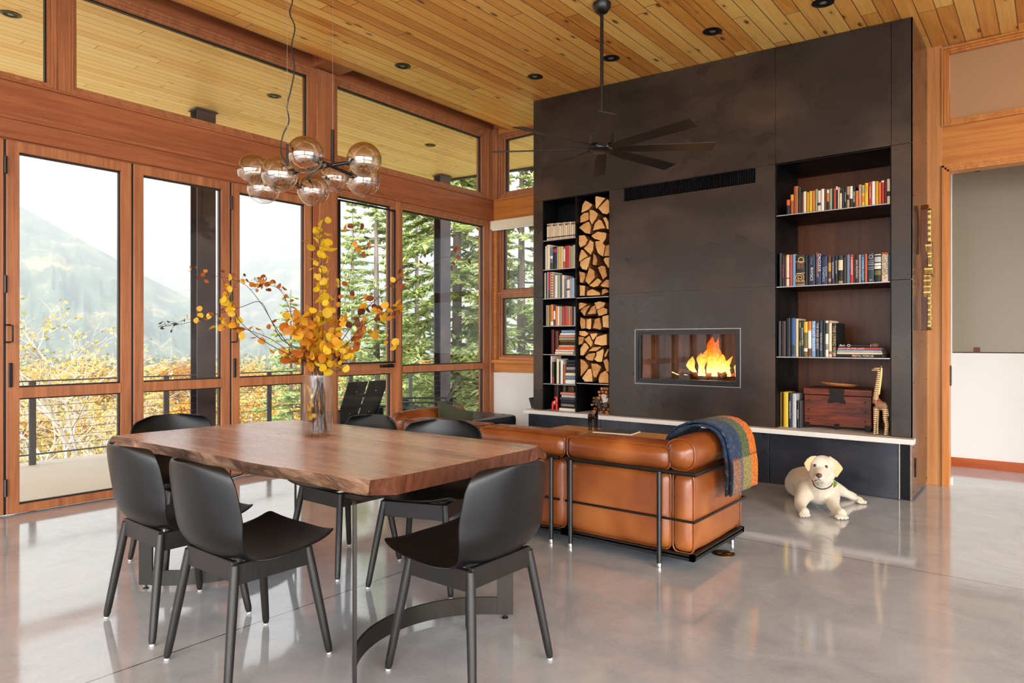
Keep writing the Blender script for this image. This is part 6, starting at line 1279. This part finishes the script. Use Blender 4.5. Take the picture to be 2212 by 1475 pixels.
def ridge(lab, pts, D, base_D, seed, amp):
    """mountain flank rising from the valley floor at base_D to the crest at D"""
    xs = np.linspace(pts[0][0], pts[-1][0], 170); py = np.interp(xs, [p[0] for p in pts], [p[1] for p in pts]); rows = 26; P = []
    for i, (px, yy) in enumerate(zip(xs, py)):
        yy += 2.4 * noise.noise(Vector((px * .03, seed, 0))) + .9 * noise.noise(Vector((px * .2, seed, 3)))
        r_ = ray(px, yy); top = CAMZ + r_[2] * D; col = []
        for j in range(rows + 6):
            t = j / (rows - 1); d = base_D + (D - base_D) * t
            z = -60 + (top + 60) * (t ** 1.25 if t <= 1 else 1 - (t - 1) * 1.4)
            q = noise.fractal(Vector((px * .012, t * 2.2, seed)), .7, 2.2, 5) * amp * math.sin(math.pi * min(t, 1)) ** .8
            col.append((r_[0] * d, r_[1] * d, z + q))
        P.append(col)
    o = grid_mesh('mountain', P).build('mountain', M['mount'], None, smooth=True, weld=False); o['kind'] = 'structure'; return tag(o, lab)
ridge('nearest hazy mountain slope descending from left to centre', [(-500,330),(-200,380),(0,425),(45,447),(75,462),(120,488),(170,515),(230,548),(300,590),(400,640),(520,688),(650,716)], 1500, 700, 1.0, 40)
ridge('highest hazy mountain ridge across the whole back of the valley', [(-500,420),(-100,470),(75,466),(130,458),(200,454),(260,446),(310,440),(345,438),(400,450),(470,462),(517,466),(580,470),(650,474),(735,482),(900,500),(1150,520),(1500,540)], 4200, 2400, 5.0, 90)
ridge('middle hazy mountain shoulder rising towards the right', [(180,660),(300,640),(430,620),(517,580),(560,554),(600,540),(650,522),(740,502),(900,520),(1200,560),(1600,580)], 2600, 1500, 9.0, 60)
# -- trees
k = NT('conifer_needles'); oi = k.n('ShaderNodeObjectInfo'); at_ = k.n('ShaderNodeAttribute'); at_.attribute_name = 'leafcol'; p_ = k.n('ShaderNodeBsdfDiffuse'); k.set(p_.inputs[0], at_.outputs['Color']); tl = k.n('ShaderNodeBsdfTranslucent'); k.set(tl.inputs[0], at_.outputs['Color'])
mx = k.n('ShaderNodeMixShader'); mx.inputs[0].default_value = .35; k.t.links.new(p_.outputs[0], mx.inputs[1]); k.t.links.new(tl.outputs[0], mx.inputs[2]); k.t.links.new(mx.outputs[0], k.out.inputs[0]); M['needles'] = k.m
M['tree_bark'] = plain('grey_brown_bark', (96,84,74), .9, 0, .25, 6); M['pale_bark'] = plain('pale_bark', (142,132,120), .85, 0, .2, 5)
def quads_mesh(name, V, cols, m):
    V = np.asarray(V, dtype=np.float32).reshape(-1, 3); n = len(V) // 4; me = bpy.data.meshes.new(name); me.vertices.add(len(V)); me.vertices.foreach_set('co', V.ravel())
    me.loops.add(len(V)); me.loops.foreach_set('vertex_index', np.arange(len(V), dtype=np.int32)); me.polygons.add(n); me.polygons.foreach_set('loop_start', np.arange(0, len(V), 4, dtype=np.int32)); me.polygons.foreach_set('loop_total', np.full(n, 4, dtype=np.int32)); me.update(calc_edges=True)
    ca = me.color_attributes.new('leafcol', 'FLOAT_COLOR', 'POINT'); ca.data.foreach_set('color', np.repeat(np.asarray(cols, dtype=np.float32), 4, axis=0).ravel()); me.materials.append(m); return me
def conifer(H, Rb, seed, n_whorl, droop=.35, dens_=1.0, greens=((128,144,84),(150,162,98),(112,130,78),(170,170,108)), start=.12, tuft=.16):
    rr = random.Random(seed); tr = MB(); tr.tube([(0, 0, 0), (.02 * H * .1, 0, H * .5), (0, 0, H)], [.010 * H + .02, .007 * H + .01, .012], 8); V = []; C_ = []; gc = [srgb(*g_) for g_ in greens]
    for w_ in range(n_whorl):
        t = start + (1 - start) * w_ / n_whorl; z = t * H; L = Rb * (1 - t) ** .8 * rr.uniform(.75, 1.15) + .12
        for b in range(rr.randint(4, 6)):
            a = rr.uniform(0, 6.283); pts = []; up = rr.uniform(-.05, .12)
            for q in range(6): s = q / 5; pts.append(Vector((math.cos(a) * L * s, math.sin(a) * L * s, z + L * (up * s - droop * s * s + (.12 if s > .8 else 0) * s))))
            tr.tube(pts, [.012 + .008 * L, .011 + .005 * L, .008 + .002 * L, .007, .005, .003], 4, cap=False)
            nt_ = int((7 + 15 * L) * dens_)
            for i in range(nt_):
                s = (.18 + .82 * (i + rr.random()) / nt_); j = min(4, int(s * 5)); base = pts[j].lerp(pts[j + 1], s * 5 - j); side = 1 if i % 2 else -1
                tl_ = (.10 + .30 * L * (1 - s) ** .7 * .8) * rr.uniform(.7, 1.2); ta = a + side * rr.uniform(.6, 1.1); d = Vector((math.cos(ta), math.sin(ta), rr.uniform(-.35, .05))).normalized(); m = max(2, int(tl_ / (tuft * .45)))
                for q in range(m):
                    c_ = base + d * tl_ * (q + .5) / m + Vector((0, 0, -.06 * tl_ * q / m)); u_ = (d + Vector((rr.gauss(0, .3), rr.gauss(0, .3), rr.gauss(0, .3)))).normalized() * tuft * .5 * rr.uniform(.7, 1.2)
                    w2 = u_.cross(Vector((rr.gauss(0, .5), rr.gauss(0, .5), 1))).normalized() * tuft * .14
                    V += [c_ - u_, c_ + w2, c_ + u_, c_ - w2]; C_.append(rr.choice(gc))
    return tr.mesh('trunk', True, weld=False), quads_mesh('foliage', V, C_, M['needles'])
def broadleaf(H, seed, leaves, leafcols, spread=.5, ls=.09, levels=5, bark='pale_bark'):
    rr = random.Random(seed); tr = MB(); V = []; C_ = []; gc = [srgb(*g_) for g_ in leafcols]; tips = []
    def grow(p, d, L, r, lv):
        q1 = p + d * L * .5 + Vector((rr.gauss(0, .05), rr.gauss(0, .05), 0)) * L; q2 = p + d * L + Vector((rr.gauss(0, .07), rr.gauss(0, .07), .02)) * L
        tr.tube([p, q1, q2], [r, r * .85, r * .7], 5 if lv > 1 else 4, cap=False)
        if lv <= 2: tips.append((q1, q2))
        if lv == 0: return
        for _ in range(rr.choice((2, 3, 3))):
            nd = (d + Vector((rr.gauss(0, spread), rr.gauss(0, spread), rr.gauss(.05, spread * .6)))).normalized(); grow(q2 if rr.random() < .7 else q1, nd, L * rr.uniform(.62, .82), r * .62, lv - 1)
    grow(Vector((0, 0, 0)), Vector((rr.gauss(0, .06), rr.gauss(0, .06), 1)).normalized(), H * .30, H * .011, levels)
    for _ in range(leaves):
        a, b = rr.choice(tips); c_ = a.lerp(b, rr.random() * 1.1) + Vector((rr.gauss(0, .16), rr.gauss(0, .16), rr.gauss(0, .14))); u_ = Vector((rr.gauss(0, 1), rr.gauss(0, 1), rr.gauss(0, 1))).normalized() * ls * rr.uniform(.5, 1); w2 = u_.orthogonal().normalized() * ls * .5
        V += [c_ - u_, c_ + w2, c_ + u_, c_ - w2]; C_.append(rr.choice(gc))
    return tr.mesh('trunk', True, weld=False), quads_mesh('foliage', V, C_, M['needles'])
def plant_tree(name, meshes, px, d, sc, label, cat='tree', group=None, rz=0, bark='tree_bark', zoff=0):
    p = at_d(px, CY, d); p.z = ground_z(p.x, p.y) + zoff; t = empty(name, p, rz, label, cat, group); t.scale = (sc, sc, sc)
    if not meshes[0].materials: meshes[0].materials.append(M[bark])
    link('trunk', meshes[0], None, t); link('foliage', meshes[1], None, t); return t
fa = conifer(13.5, 2.6, 3, 46, .42, 1.9, tuft=.24); fb_ = conifer(12, 2.2, 8, 44, .30, 1.7, ((142,158,100),(160,170,112),(126,142,94),(178,182,124)), tuft=.20); fc_ = conifer(9, 1.9, 15, 34, .25, 1.6, ((126,146,88),(148,164,104),(164,176,118)), tuft=.18)
pn = conifer(14, 2.5, 31, 34, .05, 1.5, ((156,168,116),(174,182,130),(140,154,104)), start=.3, tuft=.26)
plant_tree('fir_tree', fa, 985, 15.5, 1.05, 'tall dark-trunked fir seen through the corner window, nearest tree', rz=.4)
plant_tree('fir_tree', fb_, 900, 22, 1.0, 'fir tree behind the left part of the corner window', rz=2)
plant_tree('fir_tree', fb_, 1128, 14, .98, 'fir tree filling the narrow window left of the chimney', rz=4)
plant_tree('fir_tree', fa, 1070, 24, 1.0, 'fir tree standing behind the corner post', rz=1)
plant_tree('pine_tree', pn, 812, 22, .95, 'airy pine behind the awning window', rz=.3); plant_tree('pine_tree', pn, 762, 27, .9, 'paler pine left of the awning window centre', rz=2.2)
plant_tree('fir_tree', fc_, 628, 19, .86, 'small pale green fir behind the third glass door', rz=.5)
plant_tree('fir_tree', fc_, 860, 30, 1.1, 'mid-distance fir left of the far steel column', rz=1.5); plant_tree('fir_tree', fb_, 700, 42, .8, 'distant fir hidden behind the vase branches', rz=3); plant_tree('fir_tree', fb_, 1190, 22, 1, 'fir beyond the narrow window, mostly behind the chimney', rz=3)
YL = ((168,136,64),(176,146,78),(150,116,50),(160,142,98)); OL = ((168,118,52),(180,136,66),(150,104,48))
b1 = broadleaf(9, 4, 900, ((150,130,70),(128,120,68),(156,140,90)), .55, .10, 6); b2 = broadleaf(8, 9, 2600, YL, .42, .14); b3 = broadleaf(7, 12, 2600, OL, .45, .14); b4 = broadleaf(8.5, 17, 500, YL, .5, .10, 6)
plant_tree('bare_tree', b1, 150, 24, 1.05, 'bare grey branching tree behind the leftmost glass door', bark='pale_bark'); plant_tree('bare_tree', b4, 90, 30, 1.0, 'thin bare tree at the left edge of the leftmost glass door', bark='pale_bark', rz=2); plant_tree('bare_tree', b4, 225, 33, 1.05, 'bare tree at the right edge of the leftmost glass door', bark='pale_bark', rz=4)
plant_tree('bare_tree', b4, 372, 30, .8, 'slender bare sapling seen through the second glass door', bark='pale_bark', rz=1)
rt = random.Random(77)
far = [(20,45),(60,52),(118,60),(180,48),(240,56),(262,70),(312,40),(340,52),(366,66),(395,46),(420,60),(455,72),(478,50),(505,44),(530,38),(556,52),(580,64),(604,42),(640,56),(668,70),(700,60),(735,36),(752,50),(790,60),(830,46),(850,70),(884,38),(905,60),(930,33),(962,50),(1010,36),(1036,48),(1064,60),(1095,30),(1120,42),(1148,52)]
SEEN = lambda px: 'first glass door' if px < 280 else 'second glass door' if px < 490 else 'third glass door' if px < 665 else 'awning window' if px < 855 else 'corner window' if px < 1070 else 'narrow back window'
nn_ = {}
for px, d in far:
    w_ = SEEN(px); nn_[w_] = nn_.get(w_, 0) + 1; me = rt.choice((b2, b3)); col_ = 'yellow' if me is b2 else 'orange'
    plant_tree('autumn_tree', me, px, d, rt.uniform(.72, .95), '%s autumn tree, %s from left through the %s' % (col_, ORD[nn_[w_] - 1], w_), group='autumn trees down the slope', bark='pale_bark', rz=rt.uniform(0, 6))
for i, (px, d) in enumerate(((285,110),(350,130),(440,120),(500,140),(560,125),(610,95),(660,120),(720,90),(780,100),(840,85),(900,95),(960,80),(1020,100),(1090,75),(1140,90))):
    plant_tree('distant_conifer', fc_, px, d, 1.15, 'distant dark conifer on the valley floor, %s from left' % ORD[i], group='distant conifers on the valley floor', rz=i)
rt = random.Random(99); n2_ = 0
for i in range(70):
    px = -30 + i * 17.2 + rt.uniform(-8, 8); d = rt.uniform(75, 170); me = rt.choice((b2, b3)); w_ = SEEN(px); nn_[w_] = nn_.get(w_, 0) + 1
    plant_tree('autumn_tree', me, px, d, rt.uniform(1.1, 1.6), '%s autumn tree far down the valley, %s planted beyond the %s' % ('yellow' if me is b2 else 'orange', ORD[(nn_[w_] - 1) % 39], w_), group='autumn trees far down the valley', bark='pale_bark', rz=rt.uniform(0, 6))
# distant canopy nobody could count
V = []; C_ = []; rr = random.Random(8); gc = [srgb(*c_) for c_ in ((150,126,66),(160,132,80),(140,106,56),(96,104,64),(80,96,62),(150,140,100),(88,100,70))]
for _ in range(26000):
    d = 120 + 620 * rr.random() ** 1.3; px = rr.uniform(-80, 1240); p = at_d(px, CY, d); hgt = rr.random() * 9; cl_ = noise.noise(Vector((p.x * .03, p.y * .03, 9)))
    p.z = ground_z(p.x, p.y) + hgt * (.7 + cl_ * .6); s = .5 + .0045 * d; u_ = Vector((rr.gauss(0, 1), rr.gauss(0, 1), rr.gauss(0, 1))).normalized() * s; w2 = u_.orthogonal().normalized() * s * .6
    V += [p - u_, p + w2, p + u_, p - w2]; C_.append(gc[int(((cl_ + .6) * 5 + rr.random() * 2.5) % len(gc))])
o = link('valley_forest', quads_mesh('valley_forest', V, C_, M['needles'])); tag(o, 'golden and green forest canopy on the valley floor', 'forest', None, 'stuff')
# undergrowth nobody could count
V = []; C_ = []; rr = random.Random(5); gc = [srgb(*c_) for c_ in ((164,136,72),(172,150,96),(142,112,58),(116,108,62),(156,140,106),(98,100,58))]
for _ in range(30000):
    d = 7 + 75 * rr.random() ** 1.5; px = rr.uniform(-60, 1220); p = at_d(px, CY, d)
    if p.x > -9.2 and p.y < 10: continue
    hgt = rr.random() ** 1.6 * (1.1 + .05 * d); cl_ = .5 + .5 * noise.noise(Vector((p.x * .35, p.y * .35, 4)))
    if cl_ < .35 and hgt > .6: continue
    p.z = ground_z(p.x, p.y) + hgt * (.5 + cl_); s = .05 + .0028 * d; u_ = Vector((rr.gauss(0, 1), rr.gauss(0, 1), rr.gauss(0, 1.3))).normalized() * s; w2 = u_.orthogonal().normalized() * s * .45
    V += [p - u_, p + w2, p + u_, p - w2]; C_.append(gc[int((cl_ * 7 + rr.random() * 2) % len(gc))])
o = link('undergrowth', quads_mesh('undergrowth', V, C_, M['needles'])); tag(o, 'tangled golden shrubs covering the slope below the deck', 'shrubs', None, 'stuff')
# valley haze: a real scattering volume
k = NT('valley_haze'); vs2 = k.n('ShaderNodeVolumeScatter'); vs2.inputs['Color'].default_value = (.80,.90,1,1); vs2.inputs['Density'].default_value = HAZE; vs2.inputs['Anisotropy'].default_value = .25
k.t.links.new(vs2.outputs[0], k.out.inputs['Volume']); pass
o = MB().box(-7500, -2500, -90, -28, 8500, 900).build('valley_haze', k.m); tag(o, 'thin bluish haze filling the valley', 'haze', None, 'stuff')
# ================================================================ the dog: cream Labrador lying in front of the hearth
from mathutils.bvhtree import BVHTree
dgp = Vector((-1.36, 5.25, 0)); dog = empty('dog', dgp, 0, 'cream Labrador dog lying on the floor before the hearth, facing the camera', 'dog')
def DW(px, py, d, r=0): p = at_d(px, py, d); p.z = max(p.z, r * .86); return p - dgp
def limb(mb, L, n=14): # list of (px, py, depth, r)
    P = [DW(*q) for q in L]; Rr = [q[3] for q in L]; D = []; E = []
    for j in range(len(P) - 1):
        p0, p1, p2, p3 = P[max(j - 1, 0)], P[j], P[j + 1], P[min(j + 2, len(P) - 1)]
        for q in range(5): t = q / 5; D.append(.5 * ((2 * p1) + (p2 - p0) * t + (2 * p0 - 5 * p1 + 4 * p2 - p3) * t ** 2 + (3 * p1 - p0 - 3 * p2 + p3) * t ** 3)); E.append(Rr[j] + (Rr[j + 1] - Rr[j]) * t)
    D.append(P[-1]); E.append(Rr[-1]); mb.tube(D, E, n); mb.ball(P[0], Rr[0], 14, 10); mb.ball(P[-1], Rr[-1], 14, 10)
mb = MB()
limb(mb, [(1770,1057,4.99,.110),(1758,1050,5.10,.122),(1744,1042,5.25,.124),(1730,1040,5.42,.112)])
limb(mb, [(1722,1044,5.42,.095),(1717,1052,5.36,.068),(1722,1062,5.24,.040)])                       # left haunch
limb(mb, [(1770,1052,4.97,.098),(1774,1036,4.93,.082),(1777,1018,4.92,.074)])                        # neck
mb.ball(DW(1777,1005,4.885), (.078,.078,.072), 18, 12); mb.ball(DW(1768,1002,4.86), .058, 12, 8); mb.ball(DW(1786,1003,4.86), .058, 12, 8)
limb(mb, [(1776,1013,4.86,.060),(1773,1022,4.81,.049),(1770.5,1030,4.765,.037)])                     # muzzle
mb.ball(DW(1764,1033,4.79), .031, 12, 8); mb.ball(DW(1778,1036,4.79), .033, 12, 8); limb(mb, [(1781,1032,4.87,.050),(1775,1043,4.81,.030)])
mb.ball(DW(1762,1022,4.86), .045, 12, 8); mb.ball(DW(1790,1024,4.87), .048, 12, 8)                   # cheeks
for x in (1759, 1787): mb.ball(DW(x, 1000, 4.845), .022, 10, 8)                                      # brows
limb(mb, [(1744,1058,5.0,.070),(1734,1074,4.95,.056),(1729,1089,4.88,.041),(1733,1100,4.81,.032),(1738,1107,4.765,.034)])
limb(mb, [(1793,1058,4.98,.070),(1797,1074,4.93,.056),(1799,1089,4.86,.043),(1808,1102,4.77,.034),(1817,1110,4.715,.037)])
limb(mb, [(1795,1052,5.16,.062),(1812,1058,5.18,.046),(1830,1067,5.19,.030),(1842,1074,5.18,.024),(1857,1080,5.15,.026)])   # hind leg stretched right
limb(mb, [(1806,1060,5.32,.03),(1830,1064,5.33,.024),(1847,1070,5.33,.016)])
def toes(px, py, d, w, dirv, n=4, r=.0135, curl=.4):
    out_ = []
    for i in range(n):
        u = (i - (n - 1) / 2) / ((n - 1) / 2); c_ = DW(px, py, d) ; c_ = c_ + Vector((RT[0], RT[1], 0)) * (u * w) + Vector(dirv) * (.016 - .010 * u * u); c_.z = r * .95
        mb.ball(c_, (r, r * 1.25, r), 10, 8); mb.ball(c_ - Vector(dirv) * .016 + Vector((0, 0, .006)), r * 1.1, 10, 8); out_.append(c_ + Vector(dirv) * r * 1.15 + Vector((0, 0, -.002)))
    return out_
fwd = Vector((-FW[0], -FW[1], 0)); cl_ = toes(1738.5, 1113, 4.735, .026, fwd); cl_ += toes(1819, 1117, 4.675, .030, (fwd * .9 + Vector((RT[0], RT[1], 0)) * .45).normalized()); cl_ += toes(1863, 1083, 5.12, .018, (Vector((RT[0], RT[1], 0)) + fwd * .5).normalized(), 3)
k = NT('cream_fur'); v = k.coord((60, 60, 60)); n1 = k.noise(v, 2.5, 4, .7); n2 = k.noise(k.coord(), 9, 3)
M['fur'] = k.pbr(k.ramp(k.math('ADD', k.math('MULTIPLY', n1, .5), k.math('MULTIPLY', n2, .5)), [(.35, srgb(196,182,160)), (.65, srgb(222,212,194))]), .85, 0, k.bump(n1, .35, .006), .2, sheen=.3)
M['fur_tan'] = plain('tan_ear_fur', (214,180,134), .85, 0, .12, 30, .3, sheen=.3)
body = mb.build('body', M['fur'], dog); remesh(body, .0065, 7, M['fur'])
bv = BVHTree.FromPolygons([tuple(v_.co) for v_ in body.data.vertices], [tuple(p.vertices) for p in body.data.polygons])
o_ = Vector((0, 0, CAMZ)) - dgp
def hit(px, py, lift=0.0):
    r_ = Vector(ray(px, py)).normalized(); loc, nor, _, dist = bv.ray_cast(o_, r_)
    return (loc - r_ * lift) if loc else (o_ + r_ * 4.8)
M['eye'] = plain('dark_eye', (22,14,10), .12, spec=.8); M['nose'] = plain('liver_nose', (84,58,52), .3, 0, .2, 80, spec=.6); M['lip'] = plain('dark_lip', (44,32,28), .6)
for px, py in ((1760.2, 1005.2), (1785.0, 1008.0)):
    e_ = MB().ball(hit(px, py), .0108, 16, 12).build('eye', M['eye'], dog, smooth=True)
    MB().tube([hit(px - 2.6, py - .3, .001), hit(px - 1.2, py - 2.3, .002), hit(px + 1.2, py - 2.3, .002), hit(px + 2.8, py, .001)], .0022, 6).build('eyelid', M['lip'], e_, smooth=True)
q_ = hit(1769.2, 1026.5, .0); nm = MB(); nm.ball(q_, (.022, .014, .015), 14, 10); nm.ball(q_ + Vector((0, 0, -.010)), (.014, .012, .010), 12, 8); nb = nm.build('nose', M['nose'], dog, smooth=True)
for s in (-1, 1): MB().ball(q_ + fwd * .0125 + Vector((RT[0], RT[1], 0)) * s * .010 + Vector((0, 0, -.003)), .0042, 8, 6).build('nostril', M['eye'], nb, smooth=True)
MB().tube([hit(1759.5, 1039, .0), hit(1763, 1037, .0005), hit(1768.5, 1034.8, .0005), hit(1772, 1037, .0005), hit(1776.5, 1040.5, .0)], .0026, 6).build('mouth', M['lip'], dog, smooth=True)
MB().tube([hit(1768.8, 1030.5, .0), hit(1768.6, 1034.6, .0005)], .0018, 6).build('philtrum', M['lip'], dog, smooth=True)
def ear(poly, d0, d1):
    pts = []; cxx = sum(p[0] for p in poly) / len(poly)
    a = [DW(x, y, d0 + (d1 - d0) * (y - poly[0][1]) / 40) for x, y in poly]; b = [DW(x, y, d0 + .018 + (d1 - d0) * (y - poly[0][1]) / 40) for x, y in poly]; n = len(poly); mb = MB()
    mb.add(a + b, [tuple(range(n)), tuple(reversed(range(n, 2 * n)))] + [(i, i + n, (i + 1) % n + n, (i + 1) % n) for i in range(n)]); o = mb.build('ear', M['fur_tan'], dog); remesh(o, .0042, 6, M['fur_tan'])
ear([(1791,984),(1799,989),(1809,996),(1819,1008),(1821,1013),(1816,1020),(1808,1031),(1802,1029),(1799,1016),(1794,1000)], 4.835, 4.83); ear([(1763,984),(1752,985),(1743,991),(1736.5,1001),(1740,1010),(1746,1019),(1750,1014),(1752,1002),(1758,994)], 4.85, 4.84)
cp_ = [(1757,1045),(1761,1050),(1767,1054),(1774,1056),(1782,1055.5),(1789,1053),(1795,1049),(1798,1043)]
MB().tube([hit(x, y, -.001) for x, y in cp_], .0058, 8).build('collar', plain('dark_collar', (44,30,34), .6), dog, smooth=True)
MB().tube([hit(1755.5, 1036, -.002), hit(1756.5, 1041, -.001), hit(1758.5, 1046.5, -.001)], .0062, 8).build('collar_band', plain('red_collar', (176,40,40), .6), dog, smooth=True)
fl = MB(); fcn = hit(1800.5, 1045, .012); rr = random.Random(2)
for i in range(34):
    d = Vector((rr.gauss(0, 1), rr.gauss(0, 1), rr.gauss(0, 1))).normalized(); c_ = fcn + d * .017; w_ = d.orthogonal().normalized(); w_ = Matrix.Rotation(rr.uniform(0, 6.28), 3, d) @ w_; x_ = d.cross(w_)
    fl.add([c_ - w_ * .007, c_ + d * .010 + x_ * .008, c_ + w_ * .008 + d * .008, c_ - x_ * .008 + d * .006, c_ + d * .002], [(0, 1, 4), (1, 2, 4), (2, 3, 4), (3, 0, 4)])
fl.ball(fcn, .018, 10, 8); fl.build('collar_flower', plain('green_fabric_flower', (116,150,44), .7, 0, .25, 60), dog, smooth=False, weld=False)
for i, c_ in enumerate(cl_): MB().ball(c_, (.0035, .0035, .0035), 6, 5).build('claw', M['lip'], dog, smooth=True)
# ================================================================ sky with added fill lobe, camera
w = bpy.data.worlds.new('overcast_sky'); S.world = w; w.use_nodes = True; nt = w.node_tree; nt.nodes.clear()
class WK(NT):
    def __init__(s, t): s.t = t
k = WK(nt); out = k.n('ShaderNodeOutputWorld'); bg = k.n('ShaderNodeBackground'); tc = k.n('ShaderNodeTexCoord')
d = tc.outputs['Generated']; x, y, z = k.sep(d)
zz = k.math('MAXIMUM', z, 0.0)
pv = k.comb(k.math('DIVIDE', x, k.math('ADD', zz, .25)), k.math('DIVIDE', y, k.math('ADD', zz, .25)), 0.0)
cl = k.noise(pv, .9, 6, .55, .3)
base = k.ramp(zz, [(0, srgb(244,247,250)), (.5, srgb(214,228,242)), (1, srgb(190,210,236))])
c = k.mix(k.ramp(cl, [(.38, (0,0,0,1)), (.62, (1,1,1,1))]), base, srgb(250,251,252))
# bright sky lobe added high on the camera's side to fill the room
L = Vector((.62, -.55, .56)).normalized()
dot = k.math('ADD', k.math('MULTIPLY', x, L.x), k.math('ADD', k.math('MULTIPLY', y, L.y), k.math('MULTIPLY', z, L.z)))
g = k.math('POWER', k.math('MAXIMUM', dot, 0.0), 3.0)
st = k.math('ADD', SKY, k.math('MULTIPLY', g, FILL_GLOW))
c2 = k.mix(k.math('MULTIPLY', g, .6), c, srgb(255,252,246))
nt.links.new(c2, bg.inputs[0]); nt.links.new(st, bg.inputs[1]); nt.links.new(bg.outputs[0], out.inputs[0])
w.cycles.sampling_method = 'MANUAL'; w.cycles.sample_map_resolution = 512
cam = bpy.data.cameras.new('camera'); co = bpy.data.objects.new('camera', cam); COL.objects.link(co)
co.location = (0, 0, CAMZ); co.rotation_euler = (math.pi / 2, 0, TH)
cam.sensor_width = 36; cam.lens = FPX / 2212 * 36; cam.clip_start = .05; cam.clip_end = 9000
S.camera = co
S.view_settings.view_transform = 'Standard'; S.view_settings.look = 'None'; S.view_settings.gamma = 1; S.view_settings.use_curve_mapping = False
S.view_settings.exposure = EXPOSURE
cy = S.cycles
cy.max_bounces = 6; cy.diffuse_bounces = 4; cy.glossy_bounces = 3; cy.transmission_bounces = 4; cy.volume_bounces = 0; cy.transparent_max_bounces = 14
cy.use_adaptive_sampling = True; cy.adaptive_threshold = .04; cy.use_denoising = True; cy.caustics_reflective = False; cy.caustics_refractive = False
cy.sample_clamp_indirect = 4.0
